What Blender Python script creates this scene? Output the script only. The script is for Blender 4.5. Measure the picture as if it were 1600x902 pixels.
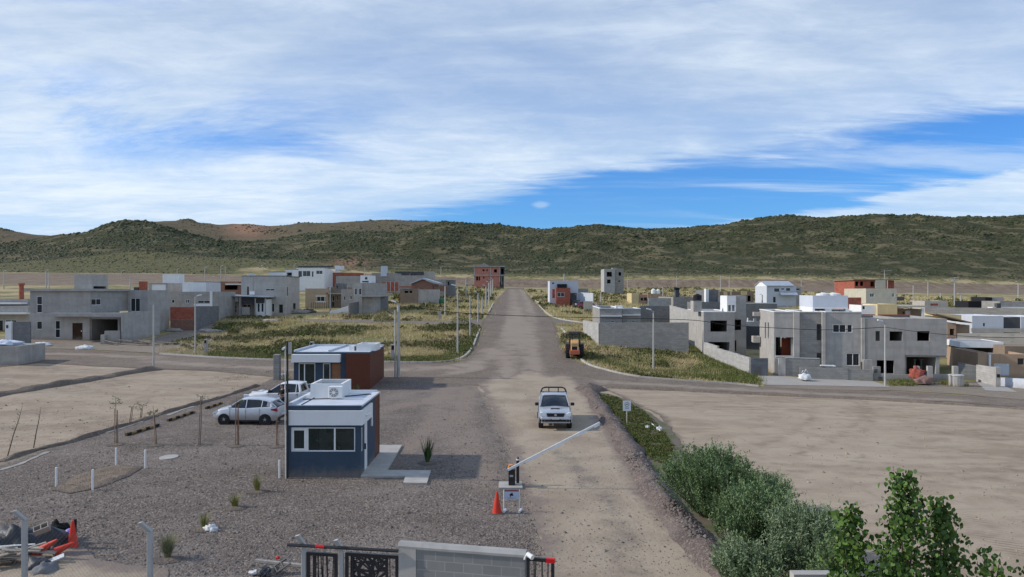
import bpy, bmesh, math, random
import numpy as np
from mathutils import Vector, Matrix
from mathutils import geometry as mgeo

for o in list(bpy.data.objects): bpy.data.objects.remove(o)
SC = bpy.context.scene
COL = SC.collection
R = math.radians
rnd = random.Random(7)
rng = np.random.default_rng(11)

# ------------------------------------------------------------ camera
F = 1148.0; HX = 800.0; HY = 455.0; CZ = 7.8
cam = bpy.data.cameras.new('camera'); camo = bpy.data.objects.new('camera', cam); COL.objects.link(camo)
camo.location = (0, 0, CZ); camo.rotation_euler = (R(90), 0, 0)
cam.sensor_width = 36; cam.lens = F/1600*36; cam.shift_y = (HY-451)/1600
cam.clip_start = .1; cam.clip_end = 9000
SC.camera = camo
# ------------------------------------------------------------ sun and sky
SUN_EL = 31.5
to_sun = Vector((-math.cos(R(SUN_EL)), 0.03, math.sin(R(SUN_EL)))).normalized()
sl = bpy.data.lights.new('sun', 'SUN'); sl.energy = 3.2; sl.angle = R(1.2); sl.color = (1, .93, .83)
so = bpy.data.objects.new('sun', sl); COL.objects.link(so); so.location = (-40, 0, 60)
so.rotation_euler = (-to_sun).to_track_quat('-Z', 'Y').to_euler()
SC.view_settings.view_transform = 'Standard'; SC.view_settings.look = 'None'
SC.view_settings.exposure = 0.07; SC.view_settings.gamma = 1
SC.view_settings.use_curve_mapping = False

class NT:
    """tiny node-graph writer"""
    def __init__(s, tree): s.t = tree; s.n = tree.nodes; s.l = tree.links
    def new(s, ty, **kw):
        n = s.n.new(ty)
        for k, v in kw.items(): setattr(n, k, v)
        return n
    def put(s, sock, v):
        if hasattr(v, 'is_linked') or hasattr(v, 'links'): s.l.new(v, sock)
        elif isinstance(v, (tuple, list)):
            if len(v) == 3 and sock.type == 'RGBA': v = (*v, 1)
            sock.default_value = v
        else: sock.default_value = v
    def math(s, op, a, b=0.0, c=0.0, clamp=False):
        n = s.new('ShaderNodeMath', operation=op, use_clamp=clamp)
        s.put(n.inputs[0], a); s.put(n.inputs[1], b)
        if op in ('MULTIPLY_ADD', 'SMOOTH_MIN', 'SMOOTH_MAX'): s.put(n.inputs[2], c)
        return n.outputs[0]
    def mix(s, fac, a, b, blend='MIX'):
        n = s.new('ShaderNodeMix', data_type='RGBA', blend_type=blend)
        s.put(n.inputs['Factor'], fac)
        cs = [i for i in n.inputs if i.type == 'RGBA']
        s.put(cs[0], a); s.put(cs[1], b)
        return [o for o in n.outputs if o.type == 'RGBA'][0]
    def ss(s, v, a, b, lo=0.0, hi=1.0):
        n = s.new('ShaderNodeMapRange', interpolation_type='SMOOTHSTEP')
        s.put(n.inputs[0], v)
        if a > b: a, b, lo, hi = b, a, hi, lo
        for i, q in enumerate((a, b, lo, hi)): n.inputs[i+1].default_value = q
        return n.outputs[0]
    def noise(s, vec, scale, detail=4, rough=.55, dist=0.0, out='Fac'):
        n = s.new('ShaderNodeTexNoise')
        s.put(n.inputs['Vector'], vec); n.inputs['Scale'].default_value = scale
        n.inputs['Detail'].default_value = detail; n.inputs['Roughness'].default_value = rough
        n.inputs['Distortion'].default_value = dist
        return n.outputs[out]
    def vor(s, vec, scale, feature='F1', out='Distance', rand=1.0):
        n = s.new('ShaderNodeTexVoronoi', feature=feature)
        s.put(n.inputs['Vector'], vec); n.inputs['Scale'].default_value = scale
        n.inputs['Randomness'].default_value = rand
        return n.outputs[out]
    def mapv(s, vec, scale=(1, 1, 1), rot=(0, 0, 0), loc=(0, 0, 0)):
        n = s.new('ShaderNodeMapping'); s.put(n.inputs[0], vec)
        n.inputs['Scale'].default_value = scale; n.inputs['Rotation'].default_value = rot; n.inputs['Location'].default_value = loc
        return n.outputs[0]
    def attr(s, name, out='Fac'):
        n = s.new('ShaderNodeAttribute'); n.attribute_name = name; return n.outputs[out]

w = bpy.data.worlds.new('World'); SC.world = w; w.use_nodes = True
W = NT(w.node_tree); W.n.clear()
sky = W.new('ShaderNodeTexSky', sky_type='NISHITA'); sky.sun_disc = False
sky.sun_elevation = R(SUN_EL); sky.sun_rotation = math.atan2(to_sun.x, to_sun.y)
sky.air_density = 1.0; sky.dust_density = .6; sky.ozone_density = 2.5; sky.altitude = 300
gen = W.new('ShaderNodeTexCoord').outputs['Generated']
sx = W.new('ShaderNodeSeparateXYZ'); W.put(sx.inputs[0], gen)
X_, Y_, Z_ = sx.outputs
azm = W.math('ARCTAN2', X_, Y_)
hyp = W.math('SQRT', W.math('ADD', W.math('MULTIPLY', X_, X_), W.math('MULTIPLY', Y_, Y_)))
el = W.math('DIVIDE', Z_, W.math('MAXIMUM', hyp, .02))
zz = W.math('ADD', W.math('MAXIMUM', Z_, 0.0), .10)
cb = W.new('ShaderNodeCombineXYZ'); W.put(cb.inputs[0], W.math('DIVIDE', X_, zz)); W.put(cb.inputs[1], W.math('DIVIDE', Y_, zz))
pl = cb.outputs[0]
plr = W.mapv(pl, (.75, 1.0, 1), (0, 0, R(-14)), (3.1, 1.7, 0))
n_big = W.noise(plr, .55, 6, .55, .35)
n_str = W.noise(W.mapv(pl, (.35, 1.5, 1), (0, 0, R(-10)), (7, 2, 0)), 1.1, 7, .6, .5)
n_fin = W.noise(W.mapv(pl, (.6, 1.5, 1), (0, 0, R(8)), (1, 5, 0)), 3.2, 6, .62, .4)
# lower edge of the cloud bank, rising to the right
m1 = W.math('MULTIPLY_ADD', azm, .27, .130)
m2 = W.math('MULTIPLY_ADD', azm, .075, .150)
eb = W.math('SMOOTH_MIN', m1, m2, .03)
wob = W.math('ADD', W.math('MULTIPLY', W.math('SUBTRACT', n_str, .5), .085), W.math('MULTIPLY', W.math('SUBTRACT', n_fin, .5), .06))
d_up = W.ss(W.math('ADD', W.math('SUBTRACT', el, eb), wob), -.012, .028)
# low clouds over the hills to the right
e_l = W.math('MULTIPLY_ADD', W.math('MAXIMUM', W.math('SUBTRACT', azm, .22), 0), .16, .079)
d_lo = W.ss(W.math('ADD', W.math('SUBTRACT', e_l, el), W.math('MULTIPLY', wob, .55)), -.004, .012)
d_st = W.math('MULTIPLY', W.math('MULTIPLY', W.ss(n_str, .47, .66), W.ss(azm, -.05, .45)), .55)
puff = W.math('SQRT', W.math('ADD', W.math('POWER', W.math('MULTIPLY', W.math('SUBTRACT', azm, .039), .75), 2), W.math('POWER', W.math('MULTIPLY', W.math('SUBTRACT', el, .117), 1.6), 2)))
d_pf = W.ss(W.math('ADD', puff, W.math('MULTIPLY', W.math('SUBTRACT', n_fin, .5), .012)), .012, .003)
dens = W.math('MAXIMUM', W.math('MAXIMUM', d_up, d_lo), W.math('MAXIMUM', d_st, W.math('MULTIPLY', d_pf, .6)))
thin = W.ss(W.math('ADD', W.math('MULTIPLY', n_big, .75), W.math('MULTIPLY', n_str, .25)), .34, .58, .68, 1.0)
dens = W.math('MULTIPLY', dens, thin)
dens = W.math('MULTIPLY', dens, W.math('MULTIPLY_ADD', n_fin, .25, .84), clamp=True)
# thin places where blue shows through: wispy patches from a distorted noise, strongest left of the middle and top right
nh = W.noise(W.mapv(pl, (.55, 1.0, 1), (0, 0, R(-16)), (4.4, 9.2, 0)), .62, 9, .66, 1.1)
zone = W.math('MAXIMUM', W.ss(W.math('ABSOLUTE', W.math('ADD', el, -.205)), .09, .0, 0, 1), W.ss(el, .26, .42, 0, .9))
zone = W.math('MULTIPLY', zone, W.math('MAXIMUM', W.ss(azm, -.05, -.30), W.math('MAXIMUM', W.ss(el, .26, .40), .25)))
dens = W.math('MULTIPLY', dens, W.math('SUBTRACT', 1, W.math('MULTIPLY', W.ss(nh, .46, .66), W.math('MULTIPLY', zone, .9))))
mott = W.noise(W.mapv(pl, (1, 1.2, 1), (0, 0, R(20)), (2, 3, 0)), 6.5, 8, .7, .8)
dens = W.math('MULTIPLY', dens, W.math('MULTIPLY_ADD', mott, .18, .90), clamp=True)
lum = W.math('ADD', W.math('MULTIPLY', n_big, .45), W.math('ADD', W.math('MULTIPLY', n_fin, .35), W.math('MULTIPLY', mott, .10)))
hi_e = W.ss(el, .12, .36)      # higher parts of the bank are greyer
c1 = W.mix(W.ss(lum, .36, .62), (3.85, 4.8, 5.95), (5.3, 5.95, 6.6))
c2 = W.mix(W.ss(lum, .36, .66), (3.0, 3.8, 5.0), (4.6, 5.3, 6.2))
cc = W.mix(hi_e, c1, c2)
skyc = W.mix(1.0, sky.outputs[0], (.30, .60, 1.0), 'MULTIPLY')
final = W.mix(dens, skyc, cc)
bg = W.new('ShaderNodeBackground'); W.put(bg.inputs[0], final); bg.inputs[1].default_value = .15
wo = W.new('ShaderNodeOutputWorld'); W.l.new(bg.outputs[0], wo.inputs[0])

# ------------------------------------------------------------ ground height
_cx = np.array([0, 400, 800, 1200, 1600.])
_cu = (_cx-HX)/F
_D = np.array([0, 45, 57, 66, 75, 92, 130, 200, 300, 370, 402, 422.])
_Z = np.array([
 [0]*5, [0]*5,
 [.45, .15, 0, -.3, -.4],
 [.8, .45, .3, -.42, -.5],
 [1.25, .95, 1.0, -.25, -.3],
 [2.4, 1.9, 2.3, .45, .2],
 [4.6, 4.0, 4.2, 2.0, 1.8],
 [7.6, 7.2, 6.5, 4.3, 4.0],
 [12.4, 11.8, 8.7, 7.3, 6.3],
 [17.0, 15.4, 9.7, 9.3, 7.7],
 [19.2, 17.4, 10.3, 9.9, 8.2],
 [22.0, 20.4, 15.0, 14.6, 11.6]])
# hills: image row of the surface seen at each distance
_hx = np.array([-700, -250, 0, 60, 110, 190, 240, 300, 345, 380, 420, 470, 500, 560, 620, 690, 740, 800, 850, 900, 960, 1000, 1080, 1160, 1250, 1350, 1450, 1600, 1850, 2300.])
_h500 = np.array([405, 405, 405, 402, 400, 397, 397, 399, 401, 401, 403, 405, 405, 406, 407, 410, 412, 414, 414, 414, 414, 414, 414, 412, 410, 408, 408, 408, 408, 410.])
_h700 = np.array([372, 376, 383, 376, 369, 351, 354, 368, 376, 379, 375, 371, 369, 363, 366, 348, 352, 358, 360, 357, 354, 358, 356, 349, 341, 339, 340, 342, 345, 350.])
_h850 = np.array([376, 378, 388, 382, 375, 356, 362, 374, 380, 384, 380, 376, 374, 370, 372, 354, 358, 364, 366, 363, 360, 364, 362, 355, 347, 345, 346, 348, 350, 356.])
_h1100 = np.array([352, 352, 358, 371, 372, 351, 349, 350, 354, 351, 356, 351, 350, 348, 346, 350, 356, 362, 364, 361, 358, 362, 360, 353, 345, 343, 344, 346, 350, 356.])
def _toz(y, D): return CZ + (HY-y)/F*D
_hu = (_hx-HX)/F
def _pchip_rows(Dk, Z):
    h = np.diff(Dk); d = np.diff(Z, axis=0)/h[:, None]
    m = np.zeros_like(Z)
    a, b = d[:-1], d[1:]
    w1 = (2*h[1:]+h[:-1])[:, None]; w2 = (h[1:]+2*h[:-1])[:, None]
    with np.errstate(divide='ignore', invalid='ignore'):
        mm = (w1+w2)/(w1/a+w2/b)
    mm[~((a*b) > 0)] = 0; m[1:-1] = np.nan_to_num(mm); m[0] = 0; m[-1] = d[-1]
    return m
def _smoothu(xp, fp, u):
    """cubic hermite along u with finite-difference tangents"""
    u = np.clip(u, xp[0], xp[-1]); i = np.clip(np.searchsorted(xp, u, side='right')-1, 0, len(xp)-2)
    s = np.gradient(fp, xp); h = xp[i+1]-xp[i]; t = (u-xp[i])/h
    return (2*t**3-3*t**2+1)*fp[i]+(t**3-2*t**2+t)*h*s[i]+(-2*t**3+3*t**2)*fp[i+1]+(t**3-t**2)*h*s[i+1]
_UG = np.linspace(-1.5, 1.5, 601)
_DK = np.concatenate([_D, [500, 700, 850, 1100, 1500]])
rows = [_smoothu(_cu, r, _UG) for r in _Z]
for D_, hh in ((500, _h500), (700, _h700), (850, _h850), (1100, _h1100)):
    rows.append(_toz(np.interp(_UG, _hu, hh), D_))
rows.append(rows[-1]-90)
_ZG = np.array(rows)
for i in range(len(_D), len(_DK)):     # soften the hill columns a little
    k = np.array([1, 2, 1.])/4; _ZG[i] = np.convolve(np.pad(_ZG[i], 1, mode='edge'), k, 'valid')
_MG = _pchip_rows(_DK, _ZG)
def _lump(X, Y):
    f = lambda a, b, c, k: np.sin(X*a+Y*b+c)*np.cos(X*b*.8-Y*a*1.1+c*1.7)*k
    return f(.031, .017, 1.3, 2.2)+f(.067, -.041, 4.1, 1.3)+f(.012, .023, 2.2, 2.6)+f(.13, .09, .4, .6)
def GZ(X, Y):
    X = np.asarray(X, float); Y = np.asarray(Y, float)
    D = np.clip(Y, 1e-3, 1499.9); u = np.clip(X/np.maximum(D, 1.0), -1.5, 1.5)
    uf = (u+1.5)/3*600; j = np.clip(uf.astype(int), 0, 599); fu = uf-j
    i = np.clip(np.searchsorted(_DK, D, side='right')-1, 0, len(_DK)-2)
    h = _DK[i+1]-_DK[i]; t = (D-_DK[i])/h
    def row(k): return _ZG[k, j]*(1-fu)+_ZG[k, j+1]*fu
    def tan(k): return _MG[k, j]*(1-fu)+_MG[k, j+1]*fu
    z = (2*t**3-3*t**2+1)*row(i)+(t**3-2*t**2+t)*h*tan(i)+(-2*t**3+3*t**2)*row(i+1)+(t**3-t**2)*h*tan(i+1)
    amp = np.clip((D-430)/150, 0, 1)
    return z + amp*_lump(X, Y)*np.where(D > 900, .45, .75)
def gz(x, y): return float(GZ(x, y))
def hit(px, py, zoff=0.0):
    """where the ray of a photo pixel meets the ground"""
    D = np.concatenate([np.arange(8, 60, .05), np.arange(60, 200, .1), np.arange(200, 1200, .5)])
    u = (px-HX)/F; zr = CZ-(py-HY)/F*D
    g = GZ(u*D, D)+zoff
    k = np.argmax(zr <= g)
    if zr[k] > g[k]: k = len(D)-1
    return Vector((u*D[k], D[k], float(g[k])))
def at(px, D): return Vector(((px-HX)/F*D, D, gz((px-HX)/F*D, D)))
def pz(py, D): return CZ-(py-HY)/F*D
def ppm(D): return F/D

# ------------------------------------------------------------ object helpers
def obj(name, me, m=None, parent=None):
    if isinstance(me, bmesh.types.BMesh):
        b = me; me = bpy.data.meshes.new(name); b.to_mesh(me); b.free()
    o = bpy.data.objects.new(name, me); COL.objects.link(o)
    if m is not None and not me.materials: me.materials.append(m)
    if parent is not None: o.parent = parent
    return o
def tag(o, label=None, cat=None, group=None, kind=None):
    if label: o['label'] = label
    if cat: o['category'] = cat
    if group: o['group'] = group
    if kind: o['kind'] = kind
    return o
def thing(name, label, cat, loc=(0, 0, 0), rz=0.0, group=None):
    o = bpy.data.objects.new(name, None); COL.objects.link(o); o.location = loc; o.rotation_euler = (0, 0, rz)
    o.empty_display_size = .3
    return tag(o, label, cat, group)
def pydata(name, V, Fc, m=None, parent=None, smooth=False):
    me = bpy.data.meshes.new(name); me.from_pydata([tuple(v) for v in V], [], [tuple(f) for f in Fc]); me.update()
    if smooth:
        me.polygons.foreach_set('use_smooth', [True]*len(me.polygons))
    return obj(name, me, m, parent)
def npmesh(name, V, Q, m=None, parent=None, k=4, smooth=False):
    """mesh from numpy vertex array and face array of k-gons"""
    me = bpy.data.meshes.new(name); V = np.asarray(V, np.float32); Q = np.asarray(Q, np.int32)
    me.vertices.add(len(V)); me.vertices.foreach_set('co', V.ravel())
    me.loops.add(Q.size); me.loops.foreach_set('vertex_index', Q.ravel())
    me.polygons.add(len(Q)); me.polygons.foreach_set('loop_start', np.arange(len(Q), dtype=np.int32)*k)
    me.polygons.foreach_set('loop_total', np.full(len(Q), k, np.int32))
    if smooth: me.polygons.foreach_set('use_smooth', np.ones(len(Q), bool))
    me.update(calc_edges=True)
    return obj(name, me, m, parent)
def copy_tree(o, parent=None):
    c = o.copy(); COL.objects.link(c); c.parent = parent
    for ch in [q for q in bpy.data.objects if q.parent == o]: copy_tree(ch, c)
    return c
class MB:
    """collects simple solids into one mesh"""
    def __init__(s): s.V = []; s.F = []
    def add(s, V, Fc, M=None):
        b = len(s.V); s.V += [tuple(M @ Vector(v)) if M else tuple(v) for v in V]; s.F += [tuple(i+b for i in f) for f in Fc]; return s
    def box(s, x0, x1, y0, y1, z0, z1, M=None):
        return s.add([(x0, y0, z0), (x1, y0, z0), (x1, y1, z0), (x0, y1, z0), (x0, y0, z1), (x1, y0, z1), (x1, y1, z1), (x0, y1, z1)],
                     [(3, 2, 1, 0), (4, 5, 6, 7), (0, 1, 5, 4), (1, 2, 6, 5), (2, 3, 7, 6), (3, 0, 4, 7)], M)
    def tube(s, p0, p1, r0, r1=None, n=8, cap=True):
        p0, p1 = Vector(p0), Vector(p1); r1 = r0 if r1 is None else r1
        q = (p1-p0).to_track_quat('Z', 'Y'); V = []; Fc = []
        for p, r in ((p0, r0), (p1, r1)):
            for i in range(n): V.append(p+q @ Vector((math.cos(2*math.pi*i/n)*r, math.sin(2*math.pi*i/n)*r, 0)))
        for i in range(n): j = (i+1) % n; Fc.append((i, j, n+j, n+i))
        if cap: Fc += [tuple(range(n-1, -1, -1)), tuple(range(n, 2*n))]
        return s.add(V, Fc)
    def path(s, pts, r, n=6):
        pts = [Vector(p) for p in pts]; V = []; Fc = []
        for k, p in enumerate(pts):
            d = (pts[min(k+1, len(pts)-1)]-pts[max(k-1, 0)]).normalized(); q = d.to_track_quat('Z', 'Y')
            rr = r[k] if isinstance(r, (list, tuple)) else r
            for i in range(n): V.append(p+q @ Vector((math.cos(2*math.pi*i/n)*rr, math.sin(2*math.pi*i/n)*rr, 0)))
        for k in range(len(pts)-1):
            for i in range(n): j = (i+1) % n; Fc.append((k*n+i, k*n+j, (k+1)*n+j, (k+1)*n+i))
        Fc += [tuple(range(n-1, -1, -1)), tuple(range((len(pts)-1)*n, len(pts)*n))]
        return s.add(V, Fc)
    def prism(s, poly, a0, a1, axis='y'):
        """extrude a 2-D polygon; axis is the extrusion axis"""
        n = len(poly)
        f = {'y': lambda p, a: (p[0], a, p[1]), 'x': lambda p, a: (a, p[0], p[1]), 'z': lambda p, a: (p[0], p[1], a)}[axis]
        V = [f(p, a0) for p in poly]+[f(p, a1) for p in poly]
        Fc = [tuple(range(n)), tuple(range(2*n-1, n-1, -1))]+[(i, n+i, n+(i+1) % n, (i+1) % n) for i in range(n)]
        return s.add(V, Fc)
    def build(s, name, m=None, parent=None, bevel=0, smooth=False, fix=True):
        me = bpy.data.meshes.new(name); me.from_pydata(s.V, [], s.F)
        b = bmesh.new(); b.from_mesh(me)
        if fix: bmesh.ops.recalc_face_normals(b, faces=b.faces)
        if bevel: bmesh.ops.bevel(b, geom=[e for e in b.edges], offset=bevel, segments=1, affect='EDGES', clamp_overlap=True)
        if smooth:
            for f in b.faces: f.smooth = True
        b.to_mesh(me); b.free(); me.update()
        return obj(name, me, m, parent)

# ------------------------------------------------------------ materials
def new_mat(name, rough=.85, spec=.3, metal=0.0):
    m = bpy.data.materials.new(name); m.use_nodes = True; T = NT(m.node_tree)
    p = T.n['Principled BSDF']; p.inputs['Roughness'].default_value = rough; p.inputs['Metallic'].default_value = metal
    p.inputs['Specular IOR Level'].default_value = spec
    return m, T, p
def world_pos(T): return T.new('ShaderNodeNewGeometry').outputs['Position']
def obj_pos(T): return T.new('ShaderNodeTexCoord').outputs['Object']
def bump(T, p, h, dist=.02, strength=.6):
    b = T.new('ShaderNodeBump'); b.inputs['Distance'].default_value = dist; b.inputs['Strength'].default_value = strength
    T.put(b.inputs['Height'], h); T.l.new(b.outputs[0], p.inputs['Normal'])
def mix_list(T, vec, a, b, s, lo=.4, hi=.6, detail=5, rough=.6):
    return T.mix(T.ss(T.noise(vec, s, detail, rough), lo, hi), a, b)
def scl(c, k): return tuple(x*k for x in c)
def mat_simple(name, col, rough=.7, var=.12, scale=3.0, metal=0.0, spec=.3, bmp=0.0, fine=None):
    m, T, p = new_mat(name, rough, spec, metal); P = obj_pos(T)
    c = T.mix(T.ss(T.noise(P, scale, 5, .6), .3, .7), scl(col, 1-var), scl(col, 1+var))
    if fine: c = T.mix(T.ss(T.noise(P, scale*9, 3, .6), .35, .65, 0, fine), c, scl(col, .7))
    T.put(p.inputs['Base Color'], c)
    if bmp: bump(T, p, T.noise(P, scale*8, 4, .6), bmp)
    return m
def mat_block(name, col, mortar=.8, bw=.4, bh=.2, var=.13, stain=.3):
    """hollow concrete block or brick masonry, courses on every upright face"""
    m, T, p = new_mat(name, .92, .2); P = obj_pos(T)
    s = T.new('ShaderNodeSeparateXYZ'); T.put(s.inputs[0], P)
    c = T.new('ShaderNodeCombineXYZ'); T.put(c.inputs[0], T.math('ADD', s.outputs[0], s.outputs[1])); T.put(c.inputs[1], s.outputs[2])
    br = T.new('ShaderNodeTexBrick'); T.put(br.inputs['Vector'], c.outputs[0])
    br.inputs['Scale'].default_value = 1; br.inputs['Brick Width'].default_value = bw; br.inputs['Row Height'].default_value = bh
    br.inputs['Mortar Size'].default_value = min(.012, bh*.08); br.inputs['Color1'].default_value = (*scl(col, 1-var), 1)
    br.inputs['Color2'].default_value = (*scl(col, 1+var), 1); br.inputs['Mortar'].default_value = (*scl(col, mortar), 1)
    k = T.mix(T.ss(T.noise(T.mapv(P, (.5, .5, 2.2)), 1.1, 4, .6), .45, .6, 0, .35), br.outputs['Color'], scl(col, .7))
    k = T.mix(T.ss(T.noise(P, .45, 5, .6), .42, .68, 0, stain), k, scl(col, .62)) if True else T.mix(T.ss(T.noise(P, .45, 5, .6), .42, .68, 0, stain), br.outputs['Color'], scl(col, .62))
    k = T.mix(T.ss(T.noise(T.mapv(P, (1.2, 1.2, .25)), 1.6, 5, .6), .52, .75, 0, stain), k, scl(col, 1.3))
    T.put(p.inputs['Base Color'], k); bump(T, p, T.noise(P, 14, 3, .6), .004)
    return m
def mat_plaster(name, col, var=.08, stain=.35, rough=.88):
    m, T, p = new_mat(name, rough, .25); P = obj_pos(T)
    c = T.mix(T.ss(T.noise(P, 1.1, 6, .6), .3, .7), scl(col, 1-var), scl(col, 1+var))
    drip = T.noise(T.mapv(P, (2.2, 2.2, .18)), 1.5, 6, .65)
    c = T.mix(T.ss(drip, .5, .74, 0, stain), c, scl(col, .66))
    c = T.mix(T.ss(T.noise(P, .5, 4, .5), .5, .7, 0, stain*.6), c, scl(col, 1.22))
    sp = T.new('ShaderNodeSeparateXYZ'); T.put(sp.inputs[0], P)
    c = T.mix(T.math('MULTIPLY', T.ss(T.noise(T.mapv(P, (.15, .15, 3.0)), 1.0, 3, .5), .52, .58), stain*.35), c, scl(col, .78))
    c = T.mix(T.ss(T.math('ADD', sp.outputs[2], T.math('MULTIPLY', T.noise(P, 2.5, 5, .7), 1.2)), .5, 1.2, .45, 0), c, (.24, .20, .16))
    T.put(p.inputs['Base Color'], c); bump(T, p, T.noise(P, 22, 4, .6), .003)
    return m
M = {}
M['concrete'] = mat_plaster('bare_concrete', (.355, .335, .31), .12, .55)
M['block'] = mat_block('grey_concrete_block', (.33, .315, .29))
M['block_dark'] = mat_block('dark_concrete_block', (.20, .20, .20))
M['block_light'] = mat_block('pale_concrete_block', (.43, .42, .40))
M['plaster'] = mat_plaster('pale_grey_plaster', (.42, .395, .36), .1, .5)
M['grey_smooth'] = mat_plaster('mid_grey_plaster', (.39, .37, .345), .12, .5)
M['white'] = mat_plaster('white_paint', (.78, .78, .77), .04, .12)
M['whiteblue'] = mat_plaster('blueish_white_paint', (.55, .58, .63), .04, .12)
M['beige'] = mat_plaster('beige_plaster', (.46, .36, .25))
M['cream'] = mat_plaster('cream_plaster', (.52, .48, .38))
M['yellow'] = mat_plaster('pale_yellow_plaster', (.62, .50, .28))
M['salmon'] = mat_plaster('salmon_plaster', (.42, .29, .20))
M['brown'] = mat_plaster('brown_plaster', (.25, .19, .14))
M['brick'] = mat_block('red_hollow_brick', (.38, .12, .08), .75, .33, .19, .2, .25)
M['brick_pink'] = mat_block('pale_red_brick', (.52, .22, .17), .8, .33, .19, .15, .2)
M['brick_dull'] = mat_block('dull_brown_brick', (.27, .15, .11), .8, .25, .08, .18)
M['doordark'] = mat_plaster('dark_brown_door', (.05, .025, .015), .1, .2)
M['black'] = mat_plaster('black_paint', (.02, .02, .022), .1, .1)
M['darkgrey'] = mat_plaster('dark_grey_paint', (.08, .082, .09))
M['roof_metal'] = mat_simple('zinc_roof', (.42, .46, .52), .45, .1, 1.5, .3)
M['roof_membrane'] = mat_simple('pale_roof_slab', (.5, .5, .5), .8, .12, 1.2)
M['roof_grey'] = mat_simple('grey_roof_slab', (.30, .30, .30), .9, .15, .8)
M['navy'] = mat_plaster('navy_blue_wall_paint', (.047, .074, .11), .07, .3, .75)
T = NT(M['navy'].node_tree); p = T.n['Principled BSDF']; c0 = p.inputs['Base Color'].links[0].from_socket; sp = T.new('ShaderNodeSeparateXYZ'); P = obj_pos(T); T.put(sp.inputs[0], P)
T.put(p.inputs['Base Color'], T.mix(T.ss(T.math('ADD', sp.outputs[2], T.math('MULTIPLY', T.noise(T.mapv(P, (1, 1, .6)), 5, 5, .7), .7)), .28, .75, .6, 0), c0, (.21, .175, .145)))
M['dark'] = mat_simple('dark_interior', (.04, .04, .045), .9)
M['pole'] = mat_simple('pole_concrete', (.42, .41, .39), .85, .1, 2.0)
M['lamp'] = mat_simple('lamp_housing', (.75, .76, .78), .4, .05)
M['wire'] = mat_simple('black_cable', (.015, .015, .015), .6)
M['blackmetal'] = mat_simple('black_metal', (.018, .018, .02), .45, .1, 3, .0, .5)
M['whitepaint'] = mat_simple('white_enamel', (.78, .78, .77), .4, .04)
M['wood'] = mat_simple('weathered_wood', (.20, .13, .08), .85, .25, 5)
M['stake'] = mat_simple('pale_stake_wood', (.30, .21, .14), .85, .2, 5)
M['kerb'] = mat_plaster('kerb_concrete', (.50, .48, .44), .1, .5)
M['slab'] = mat_plaster('pale_concrete_slab', (.50, .49, .46), .06, .3)
def mat_glass(name, col=(.02, .025, .03), rough=.06, alpha=1.0):
    m, T, p = new_mat(name, rough, .6); p.inputs['Base Color'].default_value = (*col, 1)
    if alpha < 1: p.inputs['Alpha'].default_value = alpha
    return m
M['glass'] = mat_glass('dark_window_glass')
M['glass_clear'] = mat_glass('clear_window_glass', (.06, .08, .07), .03, .30)
# ------------------------------------------------------------ plan of the place (outlines read off the photo, laid on the ground)
def W2(pts): return [tuple(hit(x, y)[:2]) for x, y in pts]
def inside(poly, X, Y):
    X = np.asarray(X, float); Y = np.asarray(Y, float); r = np.zeros(X.shape, bool); n = len(poly)
    for i in range(n):
        x0, y0 = poly[i]; x1, y1 = poly[(i+1) % n]
        if y0 == y1: continue
        c = ((y0 > Y) != (y1 > Y)) & (X < (x1-x0)*(Y-y0)/(y1-y0)+x0); r ^= c
    return r
def seg_dist(pts, X, Y, closed=False):
    X = np.asarray(X, float); Y = np.asarray(Y, float); d = np.full(X.shape, 1e9); n = len(pts)
    for i in range(n if closed else n-1):
        x0, y0 = pts[i]; x1, y1 = pts[(i+1) % n]; vx, vy = x1-x0, y1-y0; L = vx*vx+vy*vy+1e-12
        t = np.clip(((X-x0)*vx+(Y-y0)*vy)/L, 0, 1); d = np.minimum(d, np.hypot(X-x0-t*vx, Y-y0-t*vy))
    return d
def smooth_line(pts, it=2, closed=False):
    for _ in range(it):
        q = []; n = len(pts)
        if not closed: q.append(pts[0])
        for i in range(n if closed else n-1):
            a, b = pts[i], pts[(i+1) % n]
            q += [(a[0]*.75+b[0]*.25, a[1]*.75+b[1]*.25), (a[0]*.25+b[0]*.75, a[1]*.25+b[1]*.75)]
        if not closed: q.append(pts[-1])
        pts = q
    return pts
def resample(pts, step, closed=False):
    P = [np.array(p, float) for p in pts]; P = P+[P[0]] if closed else P; out = []
    for a, b in zip(P[:-1], P[1:]):
        L = np.linalg.norm(b-a); s = step if not callable(step) else step((a+b)/2); n = max(1, int(math.ceil(L/s)))
        for k in range(n): out.append(tuple(a+(b-a)*k/n))
    if not closed: out.append(tuple(P[-1]))
    return out

# left end of the cross road is carried on outside the frame
CR_top = [(-69-45, 108)]+W2([(0, 541), (100, 546), (240, 553), (330, 559), (430, 563), (560, 566), (650, 568)])
kerbNW = [(735-50, 568), (705, 567), (724, 562), (734, 554), (739, 546), (742, 536), (748, 522), (751, 513)]
mrL = W2([(650, 568), (705, 567), (724, 562), (734, 554), (739, 546), (742, 536), (748, 522), (753, 509), (757, 500), (763, 488), (768, 477), (777, 467), (786, 458), (794, 450.5)])
mrR = W2([(818, 450.5), (823, 458), (833, 469), (843, 480), (852, 490), (863, 499), (868, 508), (871, 520), (874, 535), (882, 552), (905, 566), (940, 578), (1000, 589)])
CR_topR = W2([(1000, 589), (1090, 596), (1185, 604), (1300, 608), (1400, 612), (1500, 618), (1600, 625)])+[(70, 39)]
CR_bot = [(72, 33)]+W2([(1600, 637), (1480, 628), (1300, 620), (1150, 613), (1000, 607), (940, 604)])
CR_botL = W2([(905, 601), (830, 602), (740, 603), (640, 597), (560, 594), (440, 591), (330, 580), (240, 577), (120, 571), (60, 568), (0, 574)])+[(-62-50, 95)]
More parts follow.
